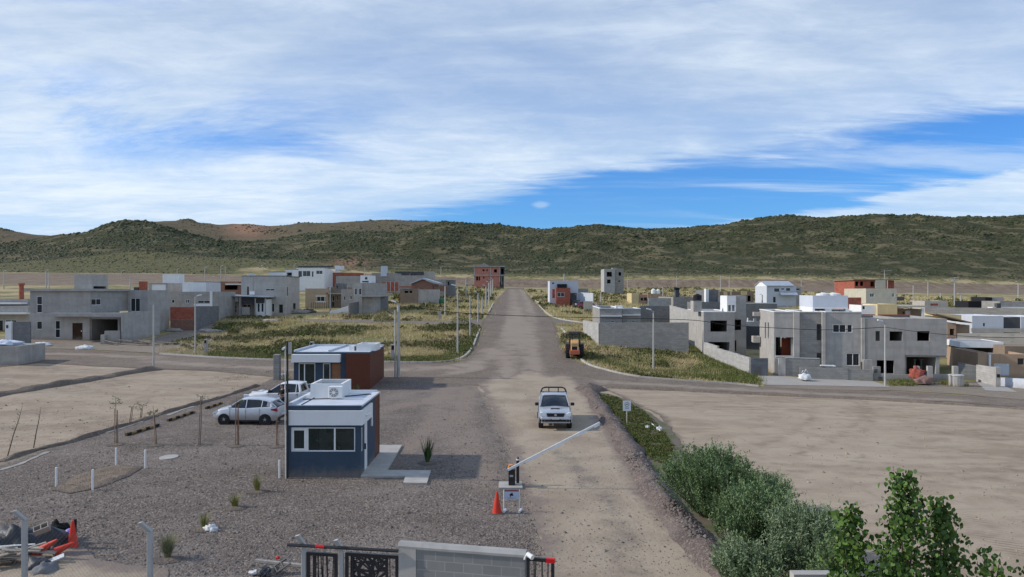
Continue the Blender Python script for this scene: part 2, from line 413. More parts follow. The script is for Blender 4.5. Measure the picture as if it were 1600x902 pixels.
road_poly = CR_top+mrL+mrR+CR_topR+CR_bot+CR_botL
ent_poly = W2([(905, 600), (893, 590), (878, 584), (862, 589), (845, 583), (826, 577), (808, 583), (792, 592), (775, 587), (762, 594), (748, 602), (762, 625), (772, 650), (790, 690), (806, 735), (822, 780), (838, 830), (848, 870), (856, 902)])+[(1.0, 8), (7.5, 8)]+W2([(1132, 902), (1100, 866), (1060, 825), (1020, 783), (995, 750), (968, 700), (945, 665), (925, 630), (914, 612)])
yard_poly = W2([(741, 603), (756, 616), (772, 650), (790, 690), (808, 735), (824, 780), (840, 830), (850, 870), (860, 902)])+[(1.6, 8), (-40, 8), (-40, 24)]+W2([(0, 727), (70, 703), (140, 682), (200, 664), (300, 634), (360, 618), (400, 603), (428, 590), (440, 590), (560, 593), (640, 596), (700, 600)])
lotR_poly = W2([(940, 606), (1000, 609), (1150, 615), (1300, 622), (1480, 630), (1600, 639)])+[(60, 30), (60, 8), (9, 8)]+W2([(1160, 902), (1110, 860), (1060, 810), (1046, 760), (1062, 700), (1030, 650), (980, 625)])
strip_poly = W2([(932, 613), (955, 617), (985, 628), (1015, 645), (1045, 668), (1066, 695), (1085, 730), (1100, 790), (1140, 850), (1170, 902), (1150, 902), (1105, 855), (1060, 810), (1028, 768), (1000, 720), (975, 675), (950, 645)])
sideL_poly = W2([(757, 499), (752, 510), (700, 508), (640, 507), (560, 505), (470, 503), (470, 499), (560, 500), (640, 502), (700, 502)])
sideR_poly = W2([(858, 496), (868, 508), (900, 507), (914, 507.5), (914, 504), (885, 501)])
slabR_poly = W2([(1178, 586), (1230, 589), (1365, 597), (1392, 606), (1300, 604), (1192, 602), (1187, 594)])
drive_poly = W2([(1525, 597), (1560, 599), (1590, 614), (1540, 611)])
ROADS = [road_poly, sideL_poly, sideR_poly, slabR_poly, drive_poly]

# ------------------------------------------------------------ terrain sheet
def proj(X, Y, Z): return HX+X/np.maximum(Y, .1)*F, HY-(Z-CZ)/np.maximum(Y, .1)*F
Dr = np.concatenate([np.linspace(1.5, 45, 60), np.linspace(45, 130, 190)[1:], np.geomspace(130, 440, 150)[1:], np.geomspace(440, 1120, 210)[1:], np.geomspace(1120, 1500, 14)[1:]])
Uc = np.concatenate([np.linspace(-1.5, -.82, 40)[:-1], np.linspace(-.82, .82, 470), np.linspace(.82, 1.5, 40)[1:]])
UU, DD = np.meshgrid(Uc, Dr); TX = UU*DD; TY = DD.copy()
TZ = GZ(TX, TY)
def gully(X, Y):
    X = np.asarray(X, float); Y = np.asarray(Y, float); hm = np.clip((Y-450)/120, 0, 1); Z = 0*X
    hm = hm*np.where(Y > 900, .5, 1)
    for s_, a_ in ((.045, 1.6), (.09, .9), (.2, .5)):      # gullies and hummocks
        Z = Z+hm*a_*np.sin(X*s_+np.cos(Y*s_*.7+1)*2.2)*np.sin(Y*s_*.9+np.cos(X*s_*.6)*2)
    kx, ky = (300-HX)/F*1100, 1100                          # rocky knob on the back ridge
    return Z+5.5*np.exp(-((X-kx)**2/(9**2)+(Y-ky)**2/(30**2)))
TZ = TZ+gully(TX, TY)
nv, nu = DD.shape
idx = np.arange(nv*nu).reshape(nv, nu)
Q = np.stack([idx[:-1, :-1], idx[:-1, 1:], idx[1:, 1:], idx[1:, :-1]], -1).reshape(-1, 4)
V = np.stack([TX, TY, TZ], -1).reshape(-1, 3)
PXv, PYv = proj(TX, TY, TZ)
crmid = np.interp(PXv, [0, 240, 430, 740, 940, 1185, 1400, 1600], [557, 565, 577, 590, 590, 609, 616, 631])
sand = np.where(PYv > crmid, 1.0, 0.0)
uu = UU
bare = np.zeros_like(DD)
bl = np.clip((-.33-uu)/.06, 0, 1)*np.clip((DD-235)/30, 0, 1)*np.clip((376-DD)/8, 0, 1); bare = np.maximum(bare, bl)
bare = np.maximum(bare, np.clip((DD-385)/10, 0, 1)*np.clip((424-DD)/6, 0, 1)*np.clip((uu+.30)/.08, 0, 1))
bare = np.maximum(bare, np.clip((uu-.32)/.08, 0, 1)*np.clip((DD-300)/25, 0, 1)*np.clip((422-DD)/4, 0, 1))
hill = np.clip((DD-428)/12, 0, 1)*np.clip((uu+.40)/.06, 0, 1)+np.clip((DD-376)/10, 0, 1)*np.clip((-.34-uu)/.06, 0, 1); hill = np.clip(hill, 0, 1)
# the pale olive shoulder at the left and the thin yellow strip above the cut bank
oe = np.interp(uu, [-1.5, -.7, -.6, -.5, -.35, -.28, -.2, 1.5], [480, 450, 490, 515, 500, 485, 450, 440])
olive = hill*np.clip((oe-DD)/12, 0, 1)
back = np.clip((DD-800)/60, 0, 1)*np.clip((-.0-uu)/.08, 0, 1)
back = np.maximum(back, np.clip((DD-640)/30, 0, 1)*np.clip((-.0-uu)/.1, 0, 1)*np.clip((uu+.5)/.1, 0, 1)*.35)
red = np.exp(-(((PXv-388)/34)**2+((PYv-358)/12)**2))*(DD > 780)+.8*np.exp(-(((PXv-545)/30)**2+((PYv-410)/9)**2))*(DD < 520)*(DD > 400)
ter = npmesh('terrain', V, Q, smooth=True)
for nm, A in (('sand', sand), ('bare', bare), ('hill', hill), ('olive', olive), ('back', back), ('red', red)):
    at_ = ter.data.attributes.new(nm, 'FLOAT', 'POINT'); at_.data.foreach_set('value', A.astype(np.float32).ravel())
m, T, p = new_mat('terrain_soil_and_scrub', .95, .1); P = world_pos(T)
n1 = T.noise(P, .05, 5, .6); n2 = T.noise(P, .22, 6, .62, .4); n3 = T.noise(P, 1.3, 5, .6); n4 = T.noise(P, 7, 4, .65)
# levelled sandy lots
Ps = T.mapv(P, (.5, 1, 1), (0, 0, R(-18)))
sandc = T.mix(T.ss(T.noise(Ps, .35, 6, .62, .6), .38, .66), (.385, .310, .228), (.275, .215, .160))
sandc = T.mix(T.ss(T.noise(P, .12, 4, .5), .5, .72, 0, .6), sandc, (.40, .33, .255))
sandc = T.mix(T.ss(T.noise(T.mapv(P, (.5, 2.6, 1), (0, 0, R(-12))), 1.1, 6, .7, .8), .55, .72, 0, .75), sandc, (.175, .132, .102))
sandc = T.mix(T.ss(T.noise(P, .4, 7, .72, 1.0), .50, .66, 0, .55), sandc, (.22, .165, .125))
sandc = T.mix(T.ss(T.noise(P, .8, 6, .7, .6), .55, .7, 0, .5), sandc, (.46, .385, .30))
sandc = T.mix(T.ss(n4, .5, .8, 0, .5), sandc, (.42, .36, .28))
# village lots: dry grass, olive scrub, bare soil
scr = T.mix(T.ss(n2, .42, .56), (.34, .28, .14), (.17, .165, .065))
scr = T.mix(T.ss(n1, .48, .58, 0, .9), scr, (.44, .35, .20))
scr = T.mix(T.ss(T.noise(P, .12, 5, .6, 0), .56, .66, 0, .9), scr, (.18, .135, .095))
scr = T.mix(T.ss(n3, .5, .7, 0, .5), scr, (.13, .118, .055))
scr = T.mix(T.ss(n4, .45, .75, 0, .4), scr, (.28, .235, .14))
# cut bank and bare slopes
bar = T.mix(T.ss(n2, .35, .65), (.27, .205, .145), (.185, .138, .10))
bar = T.mix(T.ss(T.noise(T.mapv(P, (.12, .12, 1.0)), 1.4, 5, .6), .45, .7, 0, .6), bar, (.27, .215, .155))
bar = T.mix(T.ss(n3, .50, .68, 0, .7), bar, (.13, .10, .065))
bar = T.mix(T.ss(T.noise(T.mapv(P, (1.0, .25, .3)), .35, 6, .7), .48, .62, 0, .6), bar, (.14, .10, .078))
hl = T.mix(T.ss(n2, .40, .62), (.038, .044, .020), (.078, .072, .038))
hl = T.mix(T.ss(n1, .50, .62, 0, .75), hl, (.19, .155, .09))
hl = T.mix(T.ss(T.noise(P, .9, 3, .6), .5, .65, 0, .6), hl, (.030, .038, .015))
olv = T.mix(T.ss(n2, .4, .6), (.135, .120, .055), (.075, .085, .030))
olv = T.mix(T.ss(n3, .48, .6, 0, .7), olv, (.175, .145, .085))
bk = T.mix(T.ss(n2, .40, .6), (.150, .118, .075), (.095, .082, .048))
c = T.mix(T.attr('sand'), scr, sandc)
c = T.mix(T.ss(T.math('ADD', T.attr('bare'), T.math('MULTIPLY', T.math('SUBTRACT', n2, .5), 1.2)), .4, .6), c, bar)
c = T.mix(T.attr('hill'), c, hl)
c = T.mix(T.ss(T.math('ADD', T.attr('olive'), T.math('MULTIPLY', T.math('SUBTRACT', n2, .5), 1.4)), .4, .65), c, olv)
c = T.mix(T.ss(T.math('ADD', T.attr('back'), T.math('MULTIPLY', T.math('SUBTRACT', n1, .5), 1.0)), .4, .7), c, bk)
c = T.mix(T.attr('red'), c, (.30, .17, .11))
T.put(p.inputs['Base Color'], c)
bump(T, p, T.math('ADD', T.math('MULTIPLY', n3, 1.0), T.math('MULTIPLY', n4, .25)), .12, .55)
ter.data.materials.append(m); tag(ter, kind='structure')
# the land behind and around, out to the horizon
far = MB(); far.add([(-7000, -7000, -.6), (7000, -7000, -.6), (7000, 8000, -.6), (-7000, 8000, -.6)], [(0, 1, 2, 3)])
m2, T, p = new_mat('plain_soil', .95, .1); P = world_pos(T)
T.put(p.inputs['Base Color'], T.mix(T.ss(T.noise(P, .01, 5, .6), .4, .6), (.28, .23, .17), (.12, .11, .06)))
tag(far.build('ground_plain', m2), kind='structure')

# ------------------------------------------------------------ conforming sheets
def jitter_line(pts, amp, seed, sc=1.3):
    r = np.random.default_rng(seed); out = []; n = len(pts); ph = r.uniform(0, 6, 8)
    s = 0; 
    for i, q in enumerate(pts):
        a = np.array(pts[i-1]); b = np.array(pts[(i+1) % n]); d = b-a; L = np.linalg.norm(d)+1e-9; nrm = np.array([-d[1], d[0]])/L
        s += L/2
        o = amp*(math.sin(s*sc*.45+ph[0])*.5+math.sin(s*sc*1.13+ph[1])*.35+math.sin(s*sc*2.9+ph[2])*.22+r.normal()*.18)
        out.append(tuple(np.array(q)+nrm*o))
    return out
def sheet(name, poly, m, lift, step=1.0, amp=.0, seed=1, bstep=None, relief=None, attrs=None, kind='structure'):
    st = bstep or (lambda c: .35 if c[1] < 45 else (.6 if c[1] < 110 else 2.0))
    b = resample(poly, st, True)
    if amp: b = jitter_line(b, amp, seed)
    B = np.array(b); x0, y0 = B.min(0); x1, y1 = B.max(0)
    gx, gy = np.meshgrid(np.arange(x0, x1, step), np.arange(y0, y1, step)); gx = gx.ravel()+rng.uniform(-.2, .2, gx.size)*step; gy = gy.ravel()+rng.uniform(-.2, .2, gy.size)*step
    k = inside(b, gx, gy); gx, gy = gx[k], gy[k]; k = seg_dist(b, gx, gy, True) > step*.45; gx, gy = gx[k], gy[k]
    pts = [Vector(q) for q in b]+[Vector((a, c_)) for a, c_ in zip(gx, gy)]
    n = len(b); res = mgeo.delaunay_2d_cdt(pts, [(i, (i+1) % n) for i in range(n)], [], 1, 1e-5)
    v2 = np.array([tuple(q) for q in res[0]]); 
    ed = seg_dist(b, v2[:, 0], v2[:, 1], True)
    z = GZ(v2[:, 0], v2[:, 1])+lift
    if relief is not None: z = z+relief(v2[:, 0], v2[:, 1], ed)
    o = pydata(name, np.c_[v2, z], [tuple(f) for f in res[2]], m, smooth=True)
    b_ = bmesh.new(); b_.from_mesh(o.data); bmesh.ops.recalc_face_normals(b_, faces=b_.faces)
    if sum(f.normal.z for f in b_.faces) < 0: bmesh.ops.reverse_faces(b_, faces=b_.faces)
    b_.to_mesh(o.data); b_.free()
    a = o.data.attributes.new('edge', 'FLOAT', 'POINT'); a.data.foreach_set('value', ed.astype(np.float32))
    for nm, fn in (attrs or {}).items():
        a = o.data.attributes.new(nm, 'FLOAT', 'POINT'); a.data.foreach_set('value', np.asarray(fn(v2[:, 0], v2[:, 1], ed), np.float32))
    if kind: tag(o, kind=kind)
    return o
def tracks(lines, wdt):
    L = [W2(l) for l in lines]
    def f(X, Y, ed):
        d = np.full(X.shape, 1e9)
        for l in L: d = np.minimum(d, seg_dist(smooth_line(l), X, Y))
        return np.clip(1-d/wdt, 0, 1)
    return f

def ruts(poly, n, wdt):
    r = np.random.default_rng(17); B = np.array(poly); x0, y0 = B.min(0); x1, y1 = B.max(0); L = []
    for i in range(n):
        p = np.array([r.uniform(x0, min(x1, 34)), r.uniform(y0+8, y1)]); a = r.uniform(-.5, .9); l = [tuple(p)]
        for k in range(14): a += r.normal(0, .10)+.03; p = p+1.3*np.array([math.cos(a), math.sin(a)]); l.append(tuple(p))
        L.append(l)
        L.append([(q[0]+.9, q[1]+1.2) for q in l])
    def f(X, Y, ed):
        d = np.full(X.shape, 1e9)
        for l in L: d = np.minimum(d, seg_dist(l, X, Y))
        return np.clip(1-d/wdt, 0, 1)
    return f
# gravel yard: dark crushed stone with lighter worn patches
def gravel_mat(name, a, b, pale, edge_col, ew=.5, track_col=None):
    m, T, p = new_mat(name, .95, .15); P = world_pos(T)
    v = T.vor(P, 17, out='Color'); s = T.new('ShaderNodeSeparateColor'); T.put(s.inputs[0], v)
    v2 = T.vor(P, 7, out='Color'); s2 = T.new('ShaderNodeSeparateColor'); T.put(s2.inputs[0], v2)
    c = T.mix(s.outputs[0], a, b)
    c = T.mix(T.math('MULTIPLY', T.ss(s.outputs[1], .82, .95), .8), c, pale)
    c = T.mix(T.math('MULTIPLY', T.ss(s2.outputs[0], .2, .9), .35), c, scl(a, .8))
    c = T.mix(T.ss(T.noise(P, .18, 6, .6, .5), .44, .68, 0, .55), c, scl(pale, .72))
    c = T.mix(T.ss(T.noise(P, .55, 5, .65), .5, .75, 0, .5), c, scl(a, .65))
    d = T.vor(P, 17)
    if track_col:
        k = T.math('MULTIPLY', T.ss(T.math('ADD', T.attr('track'), T.math('MULTIPLY', T.math('SUBTRACT', T.noise(P, .8, 6, .7), .5), 1.5)), .15, .85), .8)
        c = T.mix(k, c, track_col)
    e = T.ss(T.math('ADD', T.attr('edge'), T.math('MULTIPLY', T.math('SUBTRACT', T.noise(P, 1.7, 5, .7), .5), ew*2.6)), ew*.05, ew*.75)
    c = T.mix(e, edge_col, c)
    T.put(p.inputs['Base Color'], c); bump(T, p, T.math('SUBTRACT', 1, d), .035, .8)
    return m
GA, GB, GP = (.112, .089, .074), (.232, .190, .160), (.38, .325, .28)
dirtc = (.33, .265, .20)
m_yard = gravel_mat('crushed_stone', GA, GB, GP, (.26, .21, .165), .45, (.27, .215, .175))
sheet('gravel_yard', yard_poly, m_yard, .016, 1.0, .12, 3, attrs={'track': tracks([[(748, 610), (600, 640), (500, 660)], [(730, 606), (720, 680), (760, 760)], [(700, 608), (690, 650), (640, 700)]], 1.6)})
# entrance road: packed pale dirt with stony wheel lines
m, T, p = new_mat('packed_pale_dirt', .95, .12); P = world_pos(T)
Pt = T.mapv(P, (1.6, .22, 1), (0, 0, R(6)))
c = T.mix(T.ss(T.noise(P, .3, 6, .6, .4), .38, .66), (.395, .322, .238), (.30, .238, .176))
c = T.mix(T.ss(T.noise(Pt, .9, 6, .65, .3), .5, .72, 0, .55), c, (.40, .335, .26))
s = T.new('ShaderNodeSeparateColor'); T.put(s.inputs[0], T.vor(P, 14, out='Color'))
stone = T.mix(s.outputs[0], (.115, .095, .085), (.24, .2, .175))
k = T.ss(T.math('ADD', T.attr('track'), T.math('MULTIPLY', T.math('SUBTRACT', T.noise(P, .9, 7, .72, .3), .5), 2.0)), .35, 1.15)
c = T.mix(T.math('MULTIPLY', k, .8), c, stone)
c = T.mix(T.ss(T.noise(P, 9, 3, .7), .60, .74, 0, .5), c, (.18, .145, .12))
c = T.mix(T.ss(T.noise(P, 3.1, 3, .7), .68, .74, 0, .7), c, (.15, .12, .10))
e = T.ss(T.math('ADD', T.attr('edge'), T.math('MULTIPLY', T.math('SUBTRACT', T.noise(P, .9, 6, .7), .5), 2.4)), .0, .8)
c = T.mix(e, (.23, .182, .152), c)
T.put(p.inputs['Base Color'], c); bump(T, p, T.math('ADD', T.noise(P, 5, 5, .65), T.math('MULTIPLY', k, .3)), .05, .6)
m_dirt = m
sheet('entrance_road', ent_poly, m_dirt, .030, .8, .16, 5, attrs={'track': tracks([
    [(870, 705), (905, 740), (935, 775), (965, 830), (985, 902)], [(905, 730), (935, 775), (960, 820)], [(955, 675), (980, 720), (1040, 800), (1110, 890)],
    [(775, 640), (790, 680)], [(885, 720), (895, 740)]], 1.0)})
m_road = gravel_mat('road_gravel', (.158, .122, .097), (.245, .196, .158), (.35, .29, .235), (.18, .145, .11), .8, (.345, .282, .225))
sheet('main_road', road_poly, m_road, .022, 1.4, .15, 9, attrs={'track': tracks([
    [(800, 452), (803, 480), (795, 520), (770, 570), (600, 580), (430, 577), (240, 566)], [(812, 452), (826, 480), (832, 520), (830, 560), (850, 600)], [(805, 480), (812, 520), (800, 560), (790, 600)],
    [(760, 603), (830, 596), (905, 602)], [(240, 560), (100, 552), (0, 556)], [(940, 597), (1200, 611), (1500, 626)], [(765, 545), (752, 575), (700, 585)]], 1.5)})
m_side = gravel_mat('side_street_gravel', (.17, .14, .12), (.24, .2, .17), (.34, .29, .24), (.2, .17, .11), .5)
for o_, pl_ in (('side_street', sideL_poly), ('side_street', sideR_poly)):
    sheet(o_, pl_, m_side, .034, 1.5, .1, 12)
sheet('concrete_pavement', slabR_poly, M['slab'], .05, 2.0, 0, 1)
sheet('driveway', drive_poly, M['slab'], .05, 2.0, 0, 1)
m_fore = gravel_mat('trodden_pale_soil', (.24, .195, .15), (.31, .255, .20), (.38, .32, .26), (.22, .18, .13), .6)
sheet('house_forecourt', W2([(1186, 606), (1300, 610), (1395, 611), (1500, 617), (1640, 628), (1640, 610), (1563, 601), (1520, 597), (1400, 594), (1392, 604), (1300, 602.5), (1200, 602)]), m_fore, .030, 1.5, .1, 41)
sheet('house_forecourt', W2([(-30, 541), (100, 545.5), (240, 552), (328, 557), (350, 541), (375, 520), (345, 503), (300, 514), (262, 522), (235, 531), (190, 533), (60, 526), (-30, 528)]), m_fore, .030, 1.5, .2, 42)
# beige lot: right side (own sheet, scraped by machines)
m, T, p = new_mat('scraped_beige_soil', .95, .1); P = world_pos(T)
Pr = T.mapv(P, (.45, 1.0, 1), (0, 0, R(28)))
c = T.mix(T.ss(T.noise(Pr, .55, 7, .62, .7), .36, .66), (.395, .320, .235), (.300, .235, .172))
c = T.mix(T.ss(T.noise(P, .09, 4, .55), .42, .7, 0, .6), c, (.44, .362, .275))
c = T.mix(T.math('MULTIPLY', T.attr('rut'), T.ss(T.noise(P, .9, 5, .7), .35, .6, .15, .8)), c, (.215, .162, .12))
c = T.mix(T.ss(T.noise(P, .7, 7, .7, .6), .50, .70, 0, .5), c, (.235, .180, .138))
c = T.mix(T.ss(T.noise(P, .33, 6, .7, 1.0), .56, .66, 0, .5), c, (.41, .345, .27))
c = T.mix(T.ss(T.noise(T.mapv(P, (.35, 2.2, 1), (0, 0, R(20))), .9, 7, .72, 1.2), .56, .70, 0, .7), c, (.195, .145, .112))
c = T.mix(T.ss(T.noise(T.mapv(P, (.5, 3.0, 1), (0, 0, R(-35))), .8, 7, .72, .8), .60, .72, 0, .5), c, (.205, .155, .12))
c = T.mix(T.ss(T.noise(P, 8, 3, .7), .65, .78, 0, .3), c, (.22, .17, .13))
trk = T.new('ShaderNodeTexWave', wave_type='BANDS', bands_direction='X'); T.put(trk.inputs['Vector'], T.mapv(P, (1, 1, 1), (0, 0, R(-60)))); trk.inputs['Scale'].default_value = 1.3
c = T.mix(T.math('MULTIPLY', T.math('MULTIPLY', T.ss(trk.outputs['Fac'], .5, .8), T.attr('track')), .7), c, (.17, .13, .10))
e = T.ss(T.math('ADD', T.attr('edge'), T.math('MULTIPLY', T.math('SUBTRACT', T.noise(P, 1.2, 5, .7), .5), 1.6)), .0, .6)
c = T.mix(e, (.18, .14, .11), c)
T.put(p.inputs['Base Color'], c); bump(T, p, T.noise(Pr, 3, 6, .65), .08, .5)
m_lot = m
sheet('building_lot', lotR_poly, m_lot, .012, .42, .1, 15, attrs={'track': tracks([[(1500, 795), (1530, 815), (1560, 835), (1600, 862)], [(1525, 833), (1560, 853), (1590, 868)]], .22), 'rut': ruts(lotR_poly, 26, .20)})
m_strip = bpy.data.materials.new('verge_soil'); m_strip.use_nodes = True; T = NT(m_strip.node_tree); p = T.n['Principled BSDF']; p.inputs['Roughness'].default_value = .95; P = world_pos(T)
T.put(p.inputs['Base Color'], T.mix(T.ss(T.noise(P, .9, 5, .6), .42, .6), (.135, .11, .08), (.085, .095, .03)))
sheet('grassy_verge', strip_poly, m_strip, .035, .8, .12, 21)

# soil patch between the white stakes, sand showing at the bottom left
m_patch = gravel_mat('dug_brown_soil', (.19, .145, .108), (.235, .18, .135), (.30, .24, .185), (.13, .11, .095), .35)
sheet('dug_soil', W2([(80, 768), (115, 745), (178, 728), (222, 732), (205, 745), (160, 762), (110, 774)]), m_patch, .04, .14, .10, 31, relief=lambda X, Y, e: np.clip(e*.2, 0, .06)+np.clip(e, 0, .3)*(.10*np.sin(X*5+Y*3)*np.cos(Y*6-X*2)+rng.normal(0, .05, X.shape)))
sheet('dug_soil', [tuple(hit(*q)[:2]) for q in [(-40, 895), (40, 870), (120, 850), (175, 880), (250, 895)]]+[(-7.4, 17), (-17, 17)], m_dirt, .045, .25, .2, 33, relief=lambda X, Y, e: np.clip(e*.05, 0, .08)+np.clip(e, 0, .4)*rng.normal(0, .04, X.shape))

# ------------------------------------------------------------ windrows of stone and earth
def berm(name, line, wd, ht, m, seed, step=.35, lbl=None, kind='structure'):
    L = resample(smooth_line(W2(line)), step); r = np.random.default_rng(seed); V = []; Fc = []; nA = 11; S = 0
    ph = r.uniform(0, 6, 6)
    for i, q in enumerate(L):
        a = np.array(L[max(i-1, 0)]); b = np.array(L[min(i+1, len(L)-1)]); d = (b-a)/(np.linalg.norm(b-a)+1e-9); nr = np.array([-d[1], d[0]]); S += step
        fade = min(1, (i+.3)/4, (len(L)-1-i+.3)/4)
        ww = wd*(1+.18*math.sin(S*.8+ph[0])+.12*math.sin(S*2.1+ph[1])); hh = ht*fade*(1+.2*math.sin(S*.6+ph[2])+.15*math.sin(S*1.9+ph[3]))
        for k in range(nA):
            t = k/(nA-1)*2-1; x, y = np.array(q)+nr*t*ww
            z = hh*max(0, (1-abs(t)**1.7))+(r.normal()*.022*ht/.4 if abs(t) < .95 else -.05)
            V.append((x+r.normal()*.02, y+r.normal()*.02, gz(x, y)+z+.01))
    for i in range(len(L)-1):
        for k in range(nA-1): Fc.append((i*nA+k, (i+1)*nA+k, (i+1)*nA+k+1, i*nA+k+1))
    o = pydata(name, V, Fc, m, smooth=True)
    b_ = bmesh.new(); b_.from_mesh(o.data); bmesh.ops.recalc_face_normals(b_, faces=b_.faces)
    if sum(f.normal.z for f in b_.faces) < 0: bmesh.ops.reverse_faces(b_, faces=b_.faces)
    b_.to_mesh(o.data); b_.free()
    a = o.data.attributes.new('edge', 'FLOAT', 'POINT'); a.data.foreach_set('value', np.full(len(V), 2, np.float32))
    return tag(o, kind=kind)
m_berm = gravel_mat('windrow_stone', (.105, .082, .072), (.20, .16, .14), (.29, .24, .21), (.12, .1, .09), .3)
berm('stone_windrow', [(918, 609), (926, 620), (940, 642), (960, 668), (985, 705), (1010, 745), (1040, 792), (1080, 840), (1128, 895), (1150, 925)], .62, .34, m_berm, 4)
m_earth = gravel_mat('heaped_earth', (.165, .13, .105), (.235, .19, .15), (.26, .215, .17), (.17, .14, .115), .3)
berm('earth_bank', [(-40, 627), (0, 618), (50, 609), (110, 600), (170, 589), (225, 580), (252, 577)], .6, .30, m_earth, 6)
berm('earth_bank', [(0, 722), (60, 703), (100, 695), (140, 682), (200, 665), (250, 648), (300, 634), (350, 621), (405, 602)], .22, .16, m_earth, 8)
berm('earth_bank', [(945, 605), (1000, 608), (1100, 613), (1250, 620), (1400, 627), (1600, 640), (1650, 646)], .35, .16, m_earth, 10)
# heap at the corner of the road
hp = hit(922, 610); V = []; Fc = []; NR, NA_ = 9, 22
for i in range(NR):
    for k in range(NA_):
        t = i/(NR-1); a = 2*math.pi*k/NA_; rr = 1.25*t*(1+.12*math.sin(3*a+1)); x = hp.x+math.cos(a)*rr*1.1; y = hp.y+math.sin(a)*rr
        V.append((x, y, gz(x, y)+.55*(1-t**1.5)+rnd.gauss(0, .03)-(.06 if i == NR-1 else 0)))
for i in range(NR-1):
    for k in range(NA_): Fc.append((i*NA_+k, (i+1)*NA_+k, (i+1)*NA_+(k+1) % NA_, i*NA_+(k+1) % NA_))
hpo = pydata('gravel_heap', V, Fc, m_berm, smooth=True)
a = hpo.data.attributes.new('edge', 'FLOAT', 'POINT'); a.data.foreach_set('value', np.full(len(V), 2, np.float32))
tag(hpo, 'low heap of dark crushed stone at the corner of dirt road and cross road', 'gravel heap')

# drain of pale mortar along the left ditch
dl = resample(smooth_line(W2([(0, 736), (40, 722), (75, 708)])), .3)
def strip_mesh(name, line, wd, lift, m, parent=None, kind=None, thick=.03):
    V = []; Fc = []
    for i, q in enumerate(line):
        a = np.array(line[max(i-1, 0)]); b = np.array(line[min(i+1, len(line)-1)]); d = (b-a)/(np.linalg.norm(b-a)+1e-9); nr = np.array([-d[1], d[0]])
        ww = wd*(1+.25*math.sin(i*1.7)+.2*math.sin(i*.6))
        for s in (-1, 1):
            x, y = np.array(q)+nr*s*ww
            for h in (lift, lift-thick-.1): V.append((x, y, gz(x, y)+h))
    n = len(line)
    for i in range(n-1):
        a = i*4; b = a+4; Fc += [(a, b, b+2, a+2), (a, a+1, b+1, b), (a+2, b+2, b+3, a+3)]
    Fc += [(0, 2, 3, 1), ((n-1)*4, (n-1)*4+1, (n-1)*4+3, (n-1)*4+2)]
    mb = MB(); mb.add(V, Fc); return mb.build(name, m, parent)
for i_, (ln, lb) in enumerate([([(0, 736), (30, 727), (75, 707)], 'pale mortar spill along the ditch at the left edge of the photo'),
                ([(165, 677), (190, 670), (222, 659)], 'pale mortar spill along the ditch behind the two-stake sapling'),
                ([(262, 650), (285, 641), (303, 636)], 'pale mortar spill in the ditch, nearest to the hatchback')]):
    o = strip_mesh('mortar_spill', resample(W2(ln), .3), .10, .04, M['plaster']); tag(o, lb, 'mortar')

# ------------------------------------------------------------ kerbs
def kerb(line, lbl, wd=.09, h=.16, world=False):
    L = smooth_line(W2(line) if not world else line, 2); L = resample(L, .6)
    V = []; Fc = []
    for i, q in enumerate(L):
        a = np.array(L[max(i-1, 0)]); b = np.array(L[min(i+1, len(L)-1)]); d = (b-a)/(np.linalg.norm(b-a)+1e-9); nr = np.array([-d[1], d[0]])
        for s in (-1, 1):
            x, y = np.array(q)+nr*s*wd; g = gz(*q); V += [(x, y, g-.2), (x, y, g+h)]
    n = len(L)
    for i in range(n-1):
        a = i*4; b = a+4; Fc += [(a+1, b+1, b+3, a+3), (a, b, b+1, a+1), (a+3, b+3, b+2, a+2)]
    Fc += [(0, 1, 3, 2), ((n-1)*4, (n-1)*4+2, (n-1)*4+3, (n-1)*4+1)]
    mb = MB(); mb.add(V, Fc); return tag(mb.build('kerb', M['kerb']), lbl, 'kerb')
kerb([(600, 566.5), (660, 568), (700, 566.5), (722, 561), (732, 553), (736, 546)], 'pale kerb curving round the left corner of the crossroads')
kerb([(250, 554), (330, 559.5), (420, 563.5), (500, 565)], 'pale kerb along the left part of the cross road, behind the guard offices')
kerb([(740, 541), (744, 529), (750, 515)], 'dark weathered kerb up the left side of the uphill road')
kerb([(763, 489), (768, 480), (771, 474)], 'short kerb left of the uphill road, beyond the side street')
kerb([(908, 563), (918, 571), (945, 579), (975, 586), (1000, 590)], 'pale kerb curving round the right corner beside the road roller')
kerb([(1000, 590.5), (1080, 597), (1150, 601), (1186, 605)], 'pale kerb under the grassy plot right of the crossroads')
kerb([(877, 514), (882, 519), (887, 526)], 'short white kerb piece in the grass behind the road roller')
kerb([(843, 479), (852, 488), (862, 496), (880, 501), (912, 505.5)], 'long white kerb curving into the right side street')
kerb([(834, 466), (838, 472), (850, 475), (858, 476)], 'white kerb by the white and brick house at the top right of the road')
